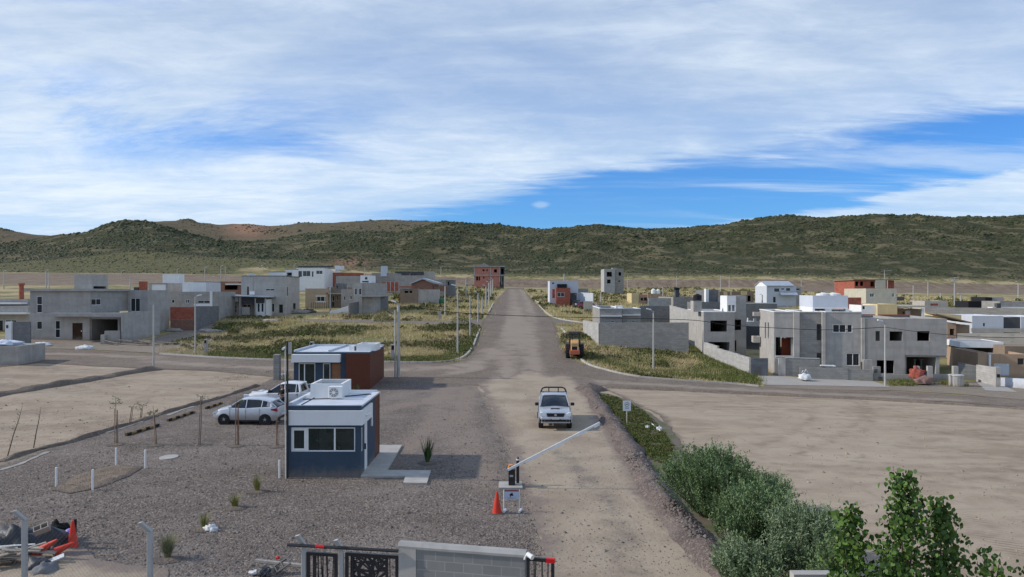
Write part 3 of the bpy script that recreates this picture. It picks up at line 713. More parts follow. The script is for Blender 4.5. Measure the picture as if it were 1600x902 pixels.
# ------------------------------------------------------------ buildings
def wall_panel(mb, a0, a1, z0, z1, holes, th, tf):
    """upright slab between a0..a1 with rectangular openings; tf(a, d, z) -> local point, d = 0 outside face, th inside"""
    A = sorted({a0, a1, *[min(max(h[0], a0), a1) for h in holes], *[min(max(h[2], a0), a1) for h in holes]})
    Zs = sorted({z0, z1, *[min(max(h[1], z0), z1) for h in holes], *[min(max(h[3], z0), z1) for h in holes]})
    solid = {}
    for i in range(len(A)-1):
        for j in range(len(Zs)-1):
            ca, cz = (A[i]+A[i+1])/2, (Zs[j]+Zs[j+1])/2
            solid[i, j] = not any(h[0] < ca < h[2] and h[1] < cz < h[3] for h in holes)
    for (i, j), s in solid.items():
        if not s: continue
        p, q, r, t = A[i], A[i+1], Zs[j], Zs[j+1]
        mb.add([tf(p, 0, r), tf(q, 0, r), tf(q, 0, t), tf(p, 0, t)], [(0, 1, 2, 3)])
        mb.add([tf(p, th, r), tf(q, th, r), tf(q, th, t), tf(p, th, t)], [(3, 2, 1, 0)])
        for (di, dj, e) in ((-1, 0, (p, r, p, t)), (1, 0, (q, t, q, r)), (0, -1, (q, r, p, r)), (0, 1, (p, t, q, t))):
            if not solid.get((i+di, j+dj), False):
                mb.add([tf(e[0], 0, e[1]), tf(e[0], th, e[1]), tf(e[2], th, e[3]), tf(e[2], 0, e[3])], [(0, 1, 2, 3)])
class Bld:
    def __init__(s, name, label, px, py=None, rot=0.0, D=None, cat='house', group=None):
        s.o = hit(px, py) if D is None else at(px, D); s.r = R(rot); s.c, s.s = math.cos(s.r), math.sin(s.r)
        s.root = thing(name, label, cat, s.o, s.r, group); s.roofz = 0
    def P(s, px, py, y0=0.0):      # photo pixel -> (x, z) on the plane local y = y0
        u = (px-HX)/F; t = (y0+s.c*s.o.y-s.s*s.o.x)/(s.c-s.s*u)
        return s.c*(u*t-s.o.x)+s.s*(t-s.o.y), CZ-(py-HY)/F*t-s.o.z
    def S(s, px, py, x0):          # photo pixel -> (y, z) on the side plane local x = x0
        u = (px-HX)/F; t = (x0+s.c*s.o.x+s.s*s.o.y)/(s.c*u+s.s)
        return -s.s*(u*t-s.o.x)+s.c*(t-s.o.y), CZ-(py-HY)/F*t-s.o.z
    def blk(s, L, top, Rr, bot=None, y0=0.0, depth=None, side=None, mat='concrete', fr=(), sd=(), roof='roof_grey', par=.25, name='wall', coping=None, th=.18, slab=True, fmat=None):
        """a walled volume whose front is read off the photo. fr: openings (x0,y0,x1,y1,style) on the front; sd: same on the visible side"""
        x0, z1 = s.P(L, top, y0); x1, _ = s.P(Rr, top, y0)
        z0 = s.P(L, bot, y0)[1] if bot is not None else min(0, gz(*(s.o+Vector((s.c*x1, s.s*x1, 0)))[:2])-s.o.z, 0)-.7
        vis_right = (L+Rr)/2 < HX
        if side is not None: depth = s.S(side, top, x1 if vis_right else x0)[0]-y0
        y1 = y0+depth
        hf = []; hs = []
        for h in fr:
            a = s.P(h[0], h[1], y0); b = s.P(h[2], h[3], y0); hf.append((a[0], b[1], b[0], a[1], h[4] if len(h) > 4 else 'open'))
        xs = x1 if vis_right else x0
        for h in sd:
            a = s.S(h[0], h[1], xs); b = s.S(h[2], h[3], xs); zt = (a[1]+s.S(h[2], h[1], xs)[1])/2; zb = (b[1]+s.S(h[0], h[3], xs)[1])/2
            hs.append((min(a[0], b[0]), zb, max(a[0], b[0]), zt, h[4] if len(h) > 4 else 'open'))
        mb = MB()
        wall_panel(mb, x0, x1, z0, z1, hf, th, lambda a, d, z: (a, y0+d, z))
        wall_panel(mb, x0, x1, z0, z1, [], th, lambda a, d, z: (a, y1-d, z))
        wall_panel(mb, y0+th, y1-th, z0, z1, hs if not vis_right else [], th, lambda a, d, z: (x0+d, a, z))
        wall_panel(mb, y0+th, y1-th, z0, z1, hs if vis_right else [], th, lambda a, d, z: (x1-d, a, z))
        wl = mb.build(name, M[mat] if isinstance(mat, str) else mat, s.root, fix=False)
        b = bmesh.new(); b.from_mesh(wl.data); bmesh.ops.remove_doubles(b, verts=b.verts, dist=1e-4); bmesh.ops.recalc_face_normals(b, faces=b.faces); b.to_mesh(wl.data); b.free()
        if slab:
            sl_ = MB(); zr = z1-par; sl_.box(x0+th, x1-th, y0+th, y1-th, zr-.2, zr); sl_.build('roof', M[roof], s.root)
        if coping:
            cp = MB(); e = .04; w_ = th+.04
            cp.box(x0-e, x1+e, y0-e, y0+w_, z1, z1+.07); cp.box(x0-e, x1+e, y1-w_, y1+e, z1, z1+.07)
            cp.box(x0-e, x0+w_, y0+w_, y1-w_, z1, z1+.07); cp.box(x1-w_, x1+e, y0+w_, y1-w_, z1, z1+.07)
            cp.build('coping', M[coping], s.root)
        for h in hf: s.fill(h, lambda a, d, z: (a, y0+d, z))
        for h in hs: s.fill(h, (lambda a, d, z: (x1-d, a, z)) if vis_right else (lambda a, d, z: (x0+d, a, z)))
        return x0, x1, y0, y1, z0, z1
    def fill(s, h, tf):
        a0, z0, a1, z1, st = h
        if st == 'open': return
        def bx(mb, p, q, r, t, d0, d1):
            c = [tf(p, d0, r), tf(q, d0, r), tf(q, d1, r), tf(p, d1, r), tf(p, d0, t), tf(q, d0, t), tf(q, d1, t), tf(p, d1, t)]
            mb.add(c, [(0, 1, 2, 3), (4, 5, 6, 7), (0, 1, 5, 4), (1, 2, 6, 5), (2, 3, 7, 6), (3, 0, 4, 7)])
        if st.startswith('door'):
            mb = MB(); bx(mb, a0+.002, a1-.002, z0, z1-.002, .06, .12); d = mb.build('door', M[st[5:] or 'brown'], s.root)
            k = MB(); bx(k, a1-.2, a1-.12, z0+.95, z0+1.1, .02, .058); k.build('handle', M['whitepaint'], d); return
        fm = {'w': 'whitepaint', 'b': 'black', 'g': 'darkgrey'}[st[0]]; f = .06 if st[0] == 'w' else .04
        if abs(z1-z0) < .5 or abs(a1-a0) < .4: f *= .7
        mb = MB(); e = .002
        bx(mb, a0+e, a1-e, z0+e, z0+f, .04, .10); bx(mb, a0+e, a1-e, z1-f, z1-e, .04, .10)
        bx(mb, a0+e, a0+f, z0+f, z1-f, .04, .10); bx(mb, a1-f, a1-e, z0+f, z1-f, .04, .10)
        n = int(st[1:]) if len(st) > 1 and st[1:].isdigit() else 1
        for k in range(1, n):
            m_ = a0+(a1-a0)*k/n; bx(mb, m_-f/2, m_+f/2, z0+f, z1-f, .04, .10)
        if st.endswith('h'): m_ = (z0+z1)/2; bx(mb, a0+f, a1-f, m_-f/2, m_+f/2, .04, .10)
        wo_ = mb.build('window', M[fm], s.root)
        g = MB(); bx(g, a0+f, a1-f, z0+f, z1-f, .065, .075); g.build('pane', M['glass'], wo_)
    def box(s, L, top, Rr, bot, y0, depth, mat, name, bevel=0):
        """a solid read off the photo"""
        x0, z1 = s.P(L, top, y0); x1, z0 = s.P(Rr, bot, y0); mb = MB(); mb.box(min(x0, x1), max(x0, x1), y0, y0+depth, z0, z1)
        return mb.build(name, M[mat], s.root, bevel=bevel)
    def lbox(s, x0, x1, y0, y1, z0, z1, mat, name, parent=None, bevel=0):
        mb = MB(); mb.box(x0, x1, y0, y1, z0, z1); return mb.build(name, M[mat], parent or s.root, bevel=bevel)

def yard_wall(label, a, b, htop, mat='block', th=.2, steps=None, name='boundary_wall', coping=None, Da=None, Db=None):
    """free-standing wall between two ground pixels; htop = (row of top at a, row of top at b)"""
    p = hit(*a) if Da is None else at(a[0], Da); q = hit(*b) if Db is None else at(b[0], Db)
    za = pz(htop[0], p.y); zb = pz(htop[1], q.y); d = Vector((q.x-p.x, q.y-p.y, 0)); L = d.length; d.normalize(); n = Vector((-d.y, d.x, 0))*th/2
    mb = MB(); k = steps or 1
    for i in range(k):
        t0, t1 = i/k, (i+1)/k; z = za+(zb-za)*((t0+t1)/2 if k > 1 else 0); z2 = z if k > 1 else zb
        A, B = p+d*L*t0, p+d*L*t1; g = min(gz(A.x, A.y), gz(B.x, B.y))-.6; 
        V = [(*(A-n)[:2], g), (*(B-n)[:2], g), (*(B+n)[:2], g), (*(A+n)[:2], g), (*(A-n)[:2], z), (*(B-n)[:2], z2), (*(B+n)[:2], z2), (*(A+n)[:2], z)]
        V = [Vector(v)-Vector((p.x, p.y, p.z)) for v in V]
        mb.add(V, [(3, 2, 1, 0), (4, 5, 6, 7), (0, 1, 5, 4), (1, 2, 6, 5), (2, 3, 7, 6), (3, 0, 4, 7)])
    o = mb.build(name, M[mat]); o.location = p; tag(o, label, 'wall'); 
    return o
def tank(parent, x, y, z, r=.55, h=1.1, mat='whitepaint'):
    mb = MB(); mb.tube((x, y, z), (x, y, z+h*.75), r, r, 14); mb.tube((x, y, z+h*.75), (x, y, z+h*.93), r, r*.35, 14); mb.tube((x, y, z+h*.93), (x, y, z+h), r*.3, r*.3, 10)
    return mb.build('water_tank', M[mat], parent)

# ===== left side =====
# L2 the big grey two-storey house
b = Bld('grey_house', 'bare grey two-storey house with long canopy, brown double door and square roof tank room', 47, 531)
x0, x1, y0, y1, z0, z1 = b.blk(47, 489, 140, None, 0, side=187, mat='plaster', slab=False,
    fr=[(57, 502, 66, 515, 'w1'), (86, 501, 94, 528, 'w1h'), (113, 505, 129, 531, 'door_doordark')])
u0, u1, _, uy1, uz0, uz1 = b.blk(47, 455, 141, 488.8, 0, side=200, mat='concrete', fr=[(57, 463, 66, 489, 'w1h')], sd=[(143, 467, 158, 477, 'w2')], roof='roof_grey')
b.lbox(u0-.5, u1+.35, -.35, uy1, uz1+.002, uz1+.28, 'grey_smooth', 'roof')
gx0, gz1 = b.P(140, 497, .5); gx1, _ = b.P(189, 497, .5)
cl = b.P(75, 495, -1.4)[0]; czb = b.P(75, 495, -1.4)[1]; cr = b.P(189, 495, -1.4)[0]
b.lbox(cl, cr, -1.4, -.002, czb, czb+.42, 'grey_smooth', 'canopy')
g0, g1, gy0, gy1, gzb, gzt = b.blk(140.5, 496, 187, None, .2, depth=7.6, mat='concrete', fr=[(143, 499, 184, 533)], slab=True, par=.02, roof='roof_grey')
# bluish wing wall running towards the viewer, and its low front wall
wx, wzt = b.P(189, 488.5, -1.4); b.lbox(wx, wx+.2, -1.4, 7.7, -.8, wzt, 'grey_smooth', 'side_wall')
lx, lz = b.P(165, 517, -1.5); b.lbox(lx, wx-.01, -1.75, -1.55, -.7, lz, 'concrete', 'front_wall'); lx2, lz2 = b.P(160, 523, -1.8)
b.lbox(lx2, lx2+.45, -2.2, -1.78, -.7, lz2, 'plaster', 'meter_pillar')
r0, r1, ry0, ry1, rz0, rz1 = b.blk(200, 453.5, 231, None, 8.2, side=265, mat='grey_smooth', fr=[(204, 466, 219, 487, 'w2')], roof='roof_grey')
t0, t1, ty0, ty1, tz0, tz1 = b.blk(116, 429, 143, 454, 1.4, side=169, mat='plaster', sd=[(146, 447.5, 166, 453)], par=.1)
# L1 neighbour at the frame edge
b = Bld('flat_house', 'low flat-roofed house with white canopy and brick chimney, at the left edge', -10, 521, D=96)
b.blk(-60, 478, 44, None, 0, depth=9, mat='plaster', fr=[(-20, 500, 5, 521, 'w2'), (8, 500, 26, 521, 'w2'), (34, 503, 40, 513, 'w1')], coping=None)
b.blk(-60, 468, 44, 477.6, 1.4, depth=7, mat='concrete')
cx0, cz0 = b.P(-55, 491, -1.2); cx1, _ = b.P(39, 491, -1.2); b.lbox(cx0, cx1, -1.2, -.002, cz0-.02, cz0+.18, 'whitepaint', 'canopy')
cx0, cz0 = b.P(-55, 475.5, -.3); cx1, _ = b.P(31, 475.5, -.3); b.lbox(cx0, cx1, -.3, 1.2, cz0, cz0+.2, 'whitepaint', 'roof_edge')
mb = MB(); px_, pz_ = b.P(33.5, 468, 4); pt = b.P(33.5, 446, 4)[1]; mb.tube((px_, 4, pz_-.3), (px_, 4, pt), .32, .28, 12); mb.tube((px_, 4, pt), (px_, 4, pt+.28), .4, .4, 12); mb.build('chimney', M['brick'], b.root)
b = Bld('boundary_wall', 'dark block garden wall with a white meter pillar at the far left house', 8, 537, D=84, cat='wall')
b.box(17, 503, 47, 542, 0, .2, 'block_dark', 'wall'); b.box(8, 503, 17.5, 542, -.25, .5, 'white', 'pillar'); b.box(9.5, 508, 12.5, 513, -.3, .045, 'darkgrey', 'meter_box')
# block stack at the left edge
b = Bld('block_shed', 'small grey block shed topped by crumpled plastic sheet, at the left edge', -20, 571, cat='shed')
b.blk(-40, 541, 28, None, 0, depth=4, mat='concrete', par=.02)
# crumpled plastic on it
def crumple(name, cx, cy, cz, rx, ry, rz, m, seed, parent=None, n=14, label=None, cat=None, group=None, rough=.25):
    r = np.random.default_rng(seed); b_ = bmesh.new(); bmesh.ops.create_icosphere(b_, subdivisions=3, radius=1)
    ph = r.uniform(0, 6, 9)
    for v in b_.verts:
        c_ = v.co; k = 1+rough*(math.sin(c_.x*5+ph[0])*math.cos(c_.y*6+ph[1])+.5*math.sin(c_.z*9+c_.x*7+ph[2]))+r.normal()*.03
        v.co = Vector((c_.x*rx*k, c_.y*ry*k, max(c_.z*k, -.35)*rz))
    for f in b_.faces: f.smooth = True
    o = obj(name, b_, m, parent); o.location = (cx, cy, cz)
    if label: tag(o, label, cat, group)
    return o
M['plastic'] = mat_simple('pale_plastic_sheet', (.62, .66, .74), .35, .15, 3)
M['bluetarp'] = mat_simple('blue_plastic_sheet', (.10, .14, .26), .45, .3, 2)
p_ = b.P(-5, 541, 1.5); wp = b.o
crumple('plastic_sheet', wp.x+b.P(2, 541, 1.2)[0], wp.y+1.4, wp.z+b.P(0, 541, 0)[1]+.12, 1.6, 1.1, .35, M['plastic'], 3, label='crumpled pale blue plastic sheet lying on the small block shed', cat='plastic sheet')

# L3 cluster behind the big house
b = Bld('grey_house', 'long low grey house with small white windows, just behind the red brick garden wall', 266, 500, D=112)
b.blk(262, 456, 283, None, 1.5, side=None, depth=8, mat='concrete', fr=[(268, 468, 273, 474, 'w1')])
b.blk(283, 456, 333, None, 0, depth=9, mat='concrete', fr=[(290, 468, 296, 474, 'w2'), (309, 470, 328, 474, 'w2')])
b.box(303, 475, 330, 478.5, -.15, .14, 'white', 'window_band')
b.box(328, 455, 331.5, 479, -.12, .11, 'white', 'pilaster')
b.blk(234, 443, 262, 456, 3, depth=6, mat='grey_smooth', fr=[(237, 444.5, 259, 454.5, 'door_whitepaint')], coping='grey_smooth')
b.blk(285, 441, 297, 456, 3, depth=6, mat='white')
b = Bld('boundary_wall', 'red brick garden wall with a darker lower half, beside the street pole left of centre', 266, 515, D=100, cat='wall')
b.box(266, 480, 304, 499, 0, .2, 'brick', 'upper_wall'); b.box(266, 499.4, 304, 520, -.05, .25, 'brick_dull', 'lower_wall')
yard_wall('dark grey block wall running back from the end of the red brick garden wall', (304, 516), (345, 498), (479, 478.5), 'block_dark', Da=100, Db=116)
b = Bld('white_tank_house', 'house with a large white tank room on its roof, behind the left grey houses', 250, 470, D=135)
b.blk(232, 443, 300, None, 0, depth=8, mat='grey_smooth')
b.blk(254, 429, 280, 443, 1, side=288, mat='white', coping='white')
b = Bld('blue_grey_house', 'small blue-grey box house between the white tank room and the brick shed', 298, 470, D=128)
b.blk(297, 441, 303, None, 0, side=328, mat='darkgrey', fr=[]); b.blk(303, 441, 327, None, -.3, depth=5, mat='whiteblue', fr=[(306, 445, 315, 455, 'w2')], coping='darkgrey')
# red brick stub
b = Bld('brick_chimney', 'square red brick chimney stub standing on a roof, left of the white tank room', 221, 460, D=120, cat='chimney'); b.box(217, 440, 226, 466, 0, 1, 'brick', 'stack')
b.box(209, 449, 215, 456, 0, .5, 'darkgrey', 'roof_clutter')
# corrugated shed
b = Bld('corrugated_shed', 'low house with pale corrugated front band, left of the tall grey box house', 335, 492, D=121)
b.blk(333, 471, 378, None, .8, depth=9, mat='concrete', fr=[(346, 477, 350, 488, 'w1'), (365, 477, 370, 489, 'w1h')])
b.box(333, 461.5, 372, 471.5, -.1, .5, 'whiteblue', 'corrugated_band')
for k in range(14):
    b.box(334+k*2.75, 461.8, 335+k*2.75, 471.3, -.16, .05, 'whitepaint', 'corrugation')
x_, z_ = b.P(331, 462, -1.6); x2, z2 = b.P(417, 464.5, -1.6); mb = MB(); mb.prism([(x_, z_), (x2, z2-.05), (x2, z2+.1), (x_, z_+.16)], -1.6, 5); mb.build('roof', M['roof_metal'], b.root)
b.blk(378, 472, 400, None, 1.6, depth=6, mat='concrete', fr=[(380, 476, 392, 485, 'w2')])
for px_ in (374, 398, 414): b.box(px_, 466, px_+1.4, 492, -1.2, .15, 'pole', 'post')
b.box(378, 467, 413, 474, -.6, .2, 'darkgrey', 'beam')
# brick ruin behind
b = Bld('brick_shed', 'dull red brick shed with a dark canopy, just left of the tall grey box house', 344, 462, D=160)
b.blk(344, 440, 372, None, 0, depth=7, mat='brick_dull', fr=[(351, 446, 374, 453)]); b.box(352, 443.5, 378, 445, -1, 2, 'white', 'roof_edge')
# L6 tall grey box
b = Bld('grey_house', 'tall grey rendered box house with slit windows and an air conditioner, left of centre', 377, 493)
x0, x1, y0, y1, z0, z1 = b.blk(377, 432, 447, None, 0, side=468, mat='plaster', roof='dark', fr=[(386, 448, 389, 461, 'g1'), (415, 451.5, 429, 454.5, 'w2'), (415, 474, 429, 488, 'w2'), (436, 476, 442, 489, 'g1')],
      sd=[(448.5, 448, 450.5, 463, 'w1'), (458, 474, 462, 485, 'g1')])
b.lbox(x0-.1, x1+.1, y0+.4, y1+.1, z1+.002, z1+.12, 'dark', 'roof')
b.lbox(b.P(395, 440, -.05)[0], b.P(396.2, 440, 0)[0], -.08, -.002, z0+2, z1, 'grey_smooth', 'downpipe')
ax, az = b.P(390, 458, -.35); b.lbox(ax, ax+.8, -.35, -.002, az-.28, az+.28, 'whitepaint', 'air_conditioner')
b.blk(386, 428.5, 393, 432, 3, depth=2, mat='white'); 
b.blk(420, 425.5, 447, 432, 5, depth=3, mat='white', coping='dark')
b.blk(446, 421, 458, 432, 3, depth=3, mat='white', fr=[(448, 426, 456, 431)], coping='dark')
# low glazed link
b = Bld('carport', 'dark open porch with white framed windows joined to the tall grey box house', 398, 492, D=118)
b.blk(400, 468, 414, None, 2.5, depth=4, mat='white', fr=[(402, 474, 406, 488, 'w1'), (408, 474, 412, 488, 'w1')])
b.box(378, 480, 389, 492, 0, .3, 'concrete', 'low_wall')
# L7 white modern house
b = Bld('white_house', 'white modern flat-roofed house with dark windows, on the slope left of centre', 464, 441, D=215)
x0, x1, y0, y1, z0, z1 = b.blk(463, 419, 507, None, 0, side=531, mat='white', fr=[(466, 423.5, 472, 433, 'w1'), (473, 423.5, 485, 432, 'w2'), (487, 424, 490, 433, 'w1'), (494, 423, 504, 428.5, 'w2')], coping='grey_smooth')
b.blk(523, 415.5, 533, 422, 9, side=538, mat='white'); b.lbox(x0, x1+2, y0+2, y0+2.2, z1+.3, z1+.7, 'darkgrey', 'parapet')
yard_wall('low red brick wall with pale posts to the right of the white modern house', (520, 436), (568, 436), (426, 427), 'brick', Da=222, Db=222)
# L8 beige house
b = Bld('beige_house', 'single-storey beige house with a white framed double window, left of centre', 478, 482)
x0, x1, y0, y1, z0, z1 = b.blk(477, 451, 512, None, 0, depth=9, mat='beige', fr=[(495, 463.5, 507, 471, 'w2')])
b.box(493, 462, 509, 463.6, -.08, .075, 'whitepaint', 'window_sill'); b.box(493, 471.2, 509, 472.6, -.08, .075, 'whitepaint', 'window_sill')
b.blk(512, 449, 536, None, 1.8, depth=8, mat='brown', fr=[(519, 462, 523, 471, 'w1'), (526, 462, 529, 470, 'w1'), (519, 472, 522, 479, 'g1')])
b.box(510, 458, 534, 460, 0, 1.75, 'grey_smooth', 'canopy'); b.box(480, 444, 482, 451, 3, .4, 'white', 'flue')
for k in range(8): b.box(486+k*3.4, 472.5, 486.6+k*3.4, 487, -3, .08, 'darkgrey', 'fence_post')
b.box(468, 488, 513, 494, -3.3, .2, 'concrete', 'front_wall')
yard_wall('white sloping garden wall beside the beige house, stepping up to the right', (515, 492), (545, 491), (487, 478), 'white')
# L9
b = Bld('grey_house', 'plain grey house with small windows and a rough roof parapet, right of the beige house', 535, 478, D=128)
b.blk(533, 452, 551, None, 0, depth=8, mat='concrete', fr=[(537, 463, 540, 469, 'w1'), (547, 462, 550, 468, 'w1')]); b.blk(523, 443, 534, 452, 3, depth=4, mat='block_dark', fr=[(526, 443.5, 528, 450)])
b = Bld('grey_house', 'grey two-level house with a pale raised roof box and a bluish side wall', 552, 475, D=124)
b.blk(552, 443, 566, None, -.3, depth=5, mat='plaster', fr=[(554, 450.5, 558, 461, 'w1'), (560.5, 450.5, 565, 461, 'w1')])
x0, x1, y0, y1, z0, z1 = b.blk(566, 442, 584, None, 0, side=605, mat='concrete')
b.blk(563, 430.5, 580, 442, 1.5, depth=4, mat='white', fr=[(570, 432.5, 574, 437), (565.5, 439, 576, 441.5)])
b.lbox(x0, x1+.8, -1.6, y1+.5, b.P(570, 463, 0)[1]-.1, b.P(570, 463, 0)[1]+.1, 'grey_smooth', 'terrace')
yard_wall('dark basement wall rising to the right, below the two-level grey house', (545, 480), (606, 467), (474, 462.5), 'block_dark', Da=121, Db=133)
b = Bld('grey_hall', 'long grey blank rendered building behind the two-level grey house', 525, 450, D=190)
b.blk(525, 431.5, 566, None, 0, side=581, mat='concrete')
# L11 group
b = Bld('grey_house', 'long grey walled house with a tall blue-grey chimney tower, upslope left of the road', 580, 455, D=205)
x0, x1, y0, y1, z0, z1 = b.blk(581, 426.5, 617, None, 0, depth=12, mat='block'); b.blk(595, 416, 604, 432, -.4, depth=1.8, mat='whiteblue'); 
b.blk(617, 430.5, 664, None, -6, depth=8, mat='concrete')
b = Bld('dark_house', 'dark blue-grey flat house with several small windows, high left of the road', 617, 445, D=235)
b.blk(617, 425, 661, None, 0, depth=9, mat='darkgrey', fr=[(621, 430, 624, 432, 'w1'), (631, 429.5, 634, 432.5, 'g1'), (640, 428, 641.5, 433, 'w1'), (642, 428.5, 644.5, 433, 'g1'), (647, 428.5, 650, 431, 'g1')], coping='black')
b.blk(662, 424.5, 676, None, 1, depth=8, mat='plaster')
b = Bld('gable_house', 'brown brick house with a low gabled roof edged in white, left of the uphill road', 640, 463, D=158)
x0, x1, y0, y1, z0, z1 = b.blk(643, 444, 679, None, 0, depth=9, mat='brick_dull', slab=False, fr=[(676, 445.5, 678.5, 453, 'g1')])
xl, zl = b.P(640, 444.5, -.4); xm, zm = b.P(660, 436.6, -.4); xr, zr_ = b.P(685, 443.8, -.4)
mb = MB(); mb.prism([(x0, z1+.001), (x1, z1+.001), (xm, zm-.1)], 0.0, .2); mb.build('gable', M['brick_dull'], b.root)
mb = MB(); mb.prism([(xl, zl), (xm, zm), (xm, zm+.28), (xl, zl+.28)], -.5, 9.5); mb.prism([(xm+.002, zm), (xr, zr_), (xr, zr_+.28), (xm+.002, zm+.28)], -.5, 9.5); mb.build('roof', M['roof_metal'], b.root)
b = Bld('shed_row', 'row of low brown sheds with dark openings in front of the gabled brick house', 626, 464, D=148, cat='shed')
b.blk(625, 451, 653, None, 0, depth=4, mat='brown', fr=[(632, 452.5, 638, 458), (640, 452.5, 644, 458)]); b.blk(653, 452.5, 685, None, .3, depth=3, mat='plaster', fr=[(662, 452.8, 666, 455)])
b.box(624, 447.5, 643, 449.5, -.3, 4, 'brick', 'roof')
b = Bld('brick_yard_wall', 'red brick yard wall with pale concrete posts, left of the gabled house', 597, 452, D=165, cat='wall')
b.box(597, 441, 622, 455, 0, .2, 'brick', 'wall')
for k in range(3): b.box(603+k*6.5, 440, 604.2+k*6.5, 456, -.15, .12, 'pole', 'post')
b = Bld('grey_house', 'plain grey block house with a darker side annex, right of the gabled brick house', 670, 455, D=178)
b.blk(664, 437, 698, None, 0, depth=9, mat='concrete'); b.blk(697, 437.5, 709, None, -1, depth=6, mat='block_dark', fr=[(700, 440, 702, 446)])
b.box(686, 446, 698, 455, -3, .3, 'brick_dull', 'low_wall')
M['green'] = mat_simple('green_tarpaulin', (.03, .16, .07), .6)
o = at(688, 150); crumple('green_tarpaulin', o.x, o.y, o.z+.4, 1.0, .8, .7, M['green'], 5, label='small green tarpaulin heap by the low sheds left of the uphill road', cat='tarpaulin')
# L12 brick shell at the top of the road
b = Bld('brick_building_shell', 'unfinished two-storey red brick building with concrete floor bands, at the top of the road', 741, 446, D=300)
x0, x1, y0, y1, z0, z1 = b.blk(741, 417.5, 781, None, 0, depth=11, mat='brick_pink', fr=[(744, 432.5, 747, 438.5), (748, 432.5, 750, 438.5), (754, 421, 757, 424), (760, 421, 762, 424), (755, 432.5, 757, 435.5), (772, 421, 776.5, 426), (762, 436, 767, 438)])
b.box(740, 429.4, 791, 431.2, -.4, 5, 'concrete', 'floor_slab'); b.box(740, 415.5, 767, 417.4, -.6, 11, 'concrete', 'roof')
b.box(767.2, 415.6, 789, 417.3, -.6, 11, 'concrete', 'roof')
for px_ in (741, 766.6, 781): b.box(px_-.6, 417.5, px_+.6, 441, -.12, .3, 'pole', 'pillar')
for px_ in (784, 787.5, 790.5): b.box(px_-.4, 431.2, px_+.4, 445, -.1, .3, 'pole', 'pillar')
b.blk(781, 418, 788, 429, 1, depth=6, mat='darkgrey', fr=[(783, 420, 787, 428)]); b.blk(781, 431.5, 787, None, 1, depth=6, mat='darkgrey', fr=[(782.5, 433, 786, 440)])
mb = MB(); xa, za = b.P(748, 415, 2); xb, zb = b.P(765, 415, 2); mb.prism([(xa, za-.2), (xb, zb-.2), ((xa+xb)/2, za+1.0)], 1, 7); mb.build('roof_frame', M['roof_grey'], b.root)

# ===== right side =====
b = Bld('white_brick_house', 'white two-storey house with a red brick front bay, right of the road top', 859, 473, D=150)
x0, x1, y0, y1, z0, z1 = b.blk(859, 439.5, 903.5, None, 1.4, depth=8, mat='whiteblue', fr=[(862.5, 441.5, 866, 444, 'g1'), (863, 452, 867, 466, 'door_brick')], coping='white')
b.blk(869, 450, 891, None, 0, depth=1.39, mat='brick', fr=[(870.5, 457, 882, 464, 'w2')], slab=True, par=.02); b.blk(871, 444, 886, 449.8, .4, depth=.99, mat='black', slab=False)
b.box(858.5, 435, 903, 436, 1.2, 8, 'whitepaint', 'roof_edge') if False else None
b.blk(892, 458, 901, None, 1.0, depth=5, mat='darkgrey', fr=[(893, 459, 900.5, 468, 'door_darkgrey')]); 
b.box(903.8, 451, 919, 459, 3, 6, 'block', 'rear_wall')
yard_wall('white garage wall stepping down behind two parked cars, right of the brick front bay', (902, 472), (927, 474), (457, 458), 'whiteblue', Da=152, Db=148)
yard_wall('short cream wall in front of the maroon car', (912, 477), (926, 477), (471, 471), 'cream', Da=138, Db=138)
b = Bld('grey_tower_house', 'narrow bare grey two-storey house standing alone below the cut bank, right of the road', 944, 450, D=245)
b.blk(944, 420.5, 961, None, 0, depth=9, mat='block_light', fr=[(948, 425, 956, 432.5), (948.5, 437, 954, 443)]); b.blk(961.2, 420, 974.5, None, 1.6, depth=8, mat='block', fr=[(966.5, 425.5, 970.5, 431), (966, 438.5, 969, 440.5)])
b.blk(957, 418.6, 964, 421, 3, depth=3, mat='block')
b = Bld('small_beige_house', 'small beige and tan bungalow with white cylinder tanks, right of the road', 987, 478, D=172)
b.blk(987, 458.5, 998, None, 0, depth=7, mat='yellow'); b.blk(998, 460, 1012, None, 1, depth=6, mat='salmon', fr=[(1001, 465.5, 1005, 470, 'g1'), (1006, 465, 1011, 470, 'g1')]); x0, x1, y0, y1, z0, z1 = b.blk(1012, 459, 1034, None, .6, depth=7, mat='salmon')
tx, tz = b.P(1021, 458, 2.5); tank(b.root, tx, 2.5, z1-.1, .55, 1.3); tank(b.root, tx+1.1, 2.5, z1-.1, .5, 1.2)
b = Bld('white_low_wall_house', 'long pale and grey block enclosure walls behind the grey flat house, right of the road', 1013, 482, D=140)
b.blk(1013, 466, 1052, None, 0, depth=.4, mat='block_light', slab=False); b.blk(1052, 464.5, 1110, None, -2, depth=14, mat='block', slab=True, roof='roof_grey'); 
b.blk(1055.5, 452, 1061.5, 464.5, 1, depth=1, mat='darkgrey', slab=False); b.box(1054.8, 449.5, 1062, 453, .9, 1.2, 'black', 'chimney_cap')
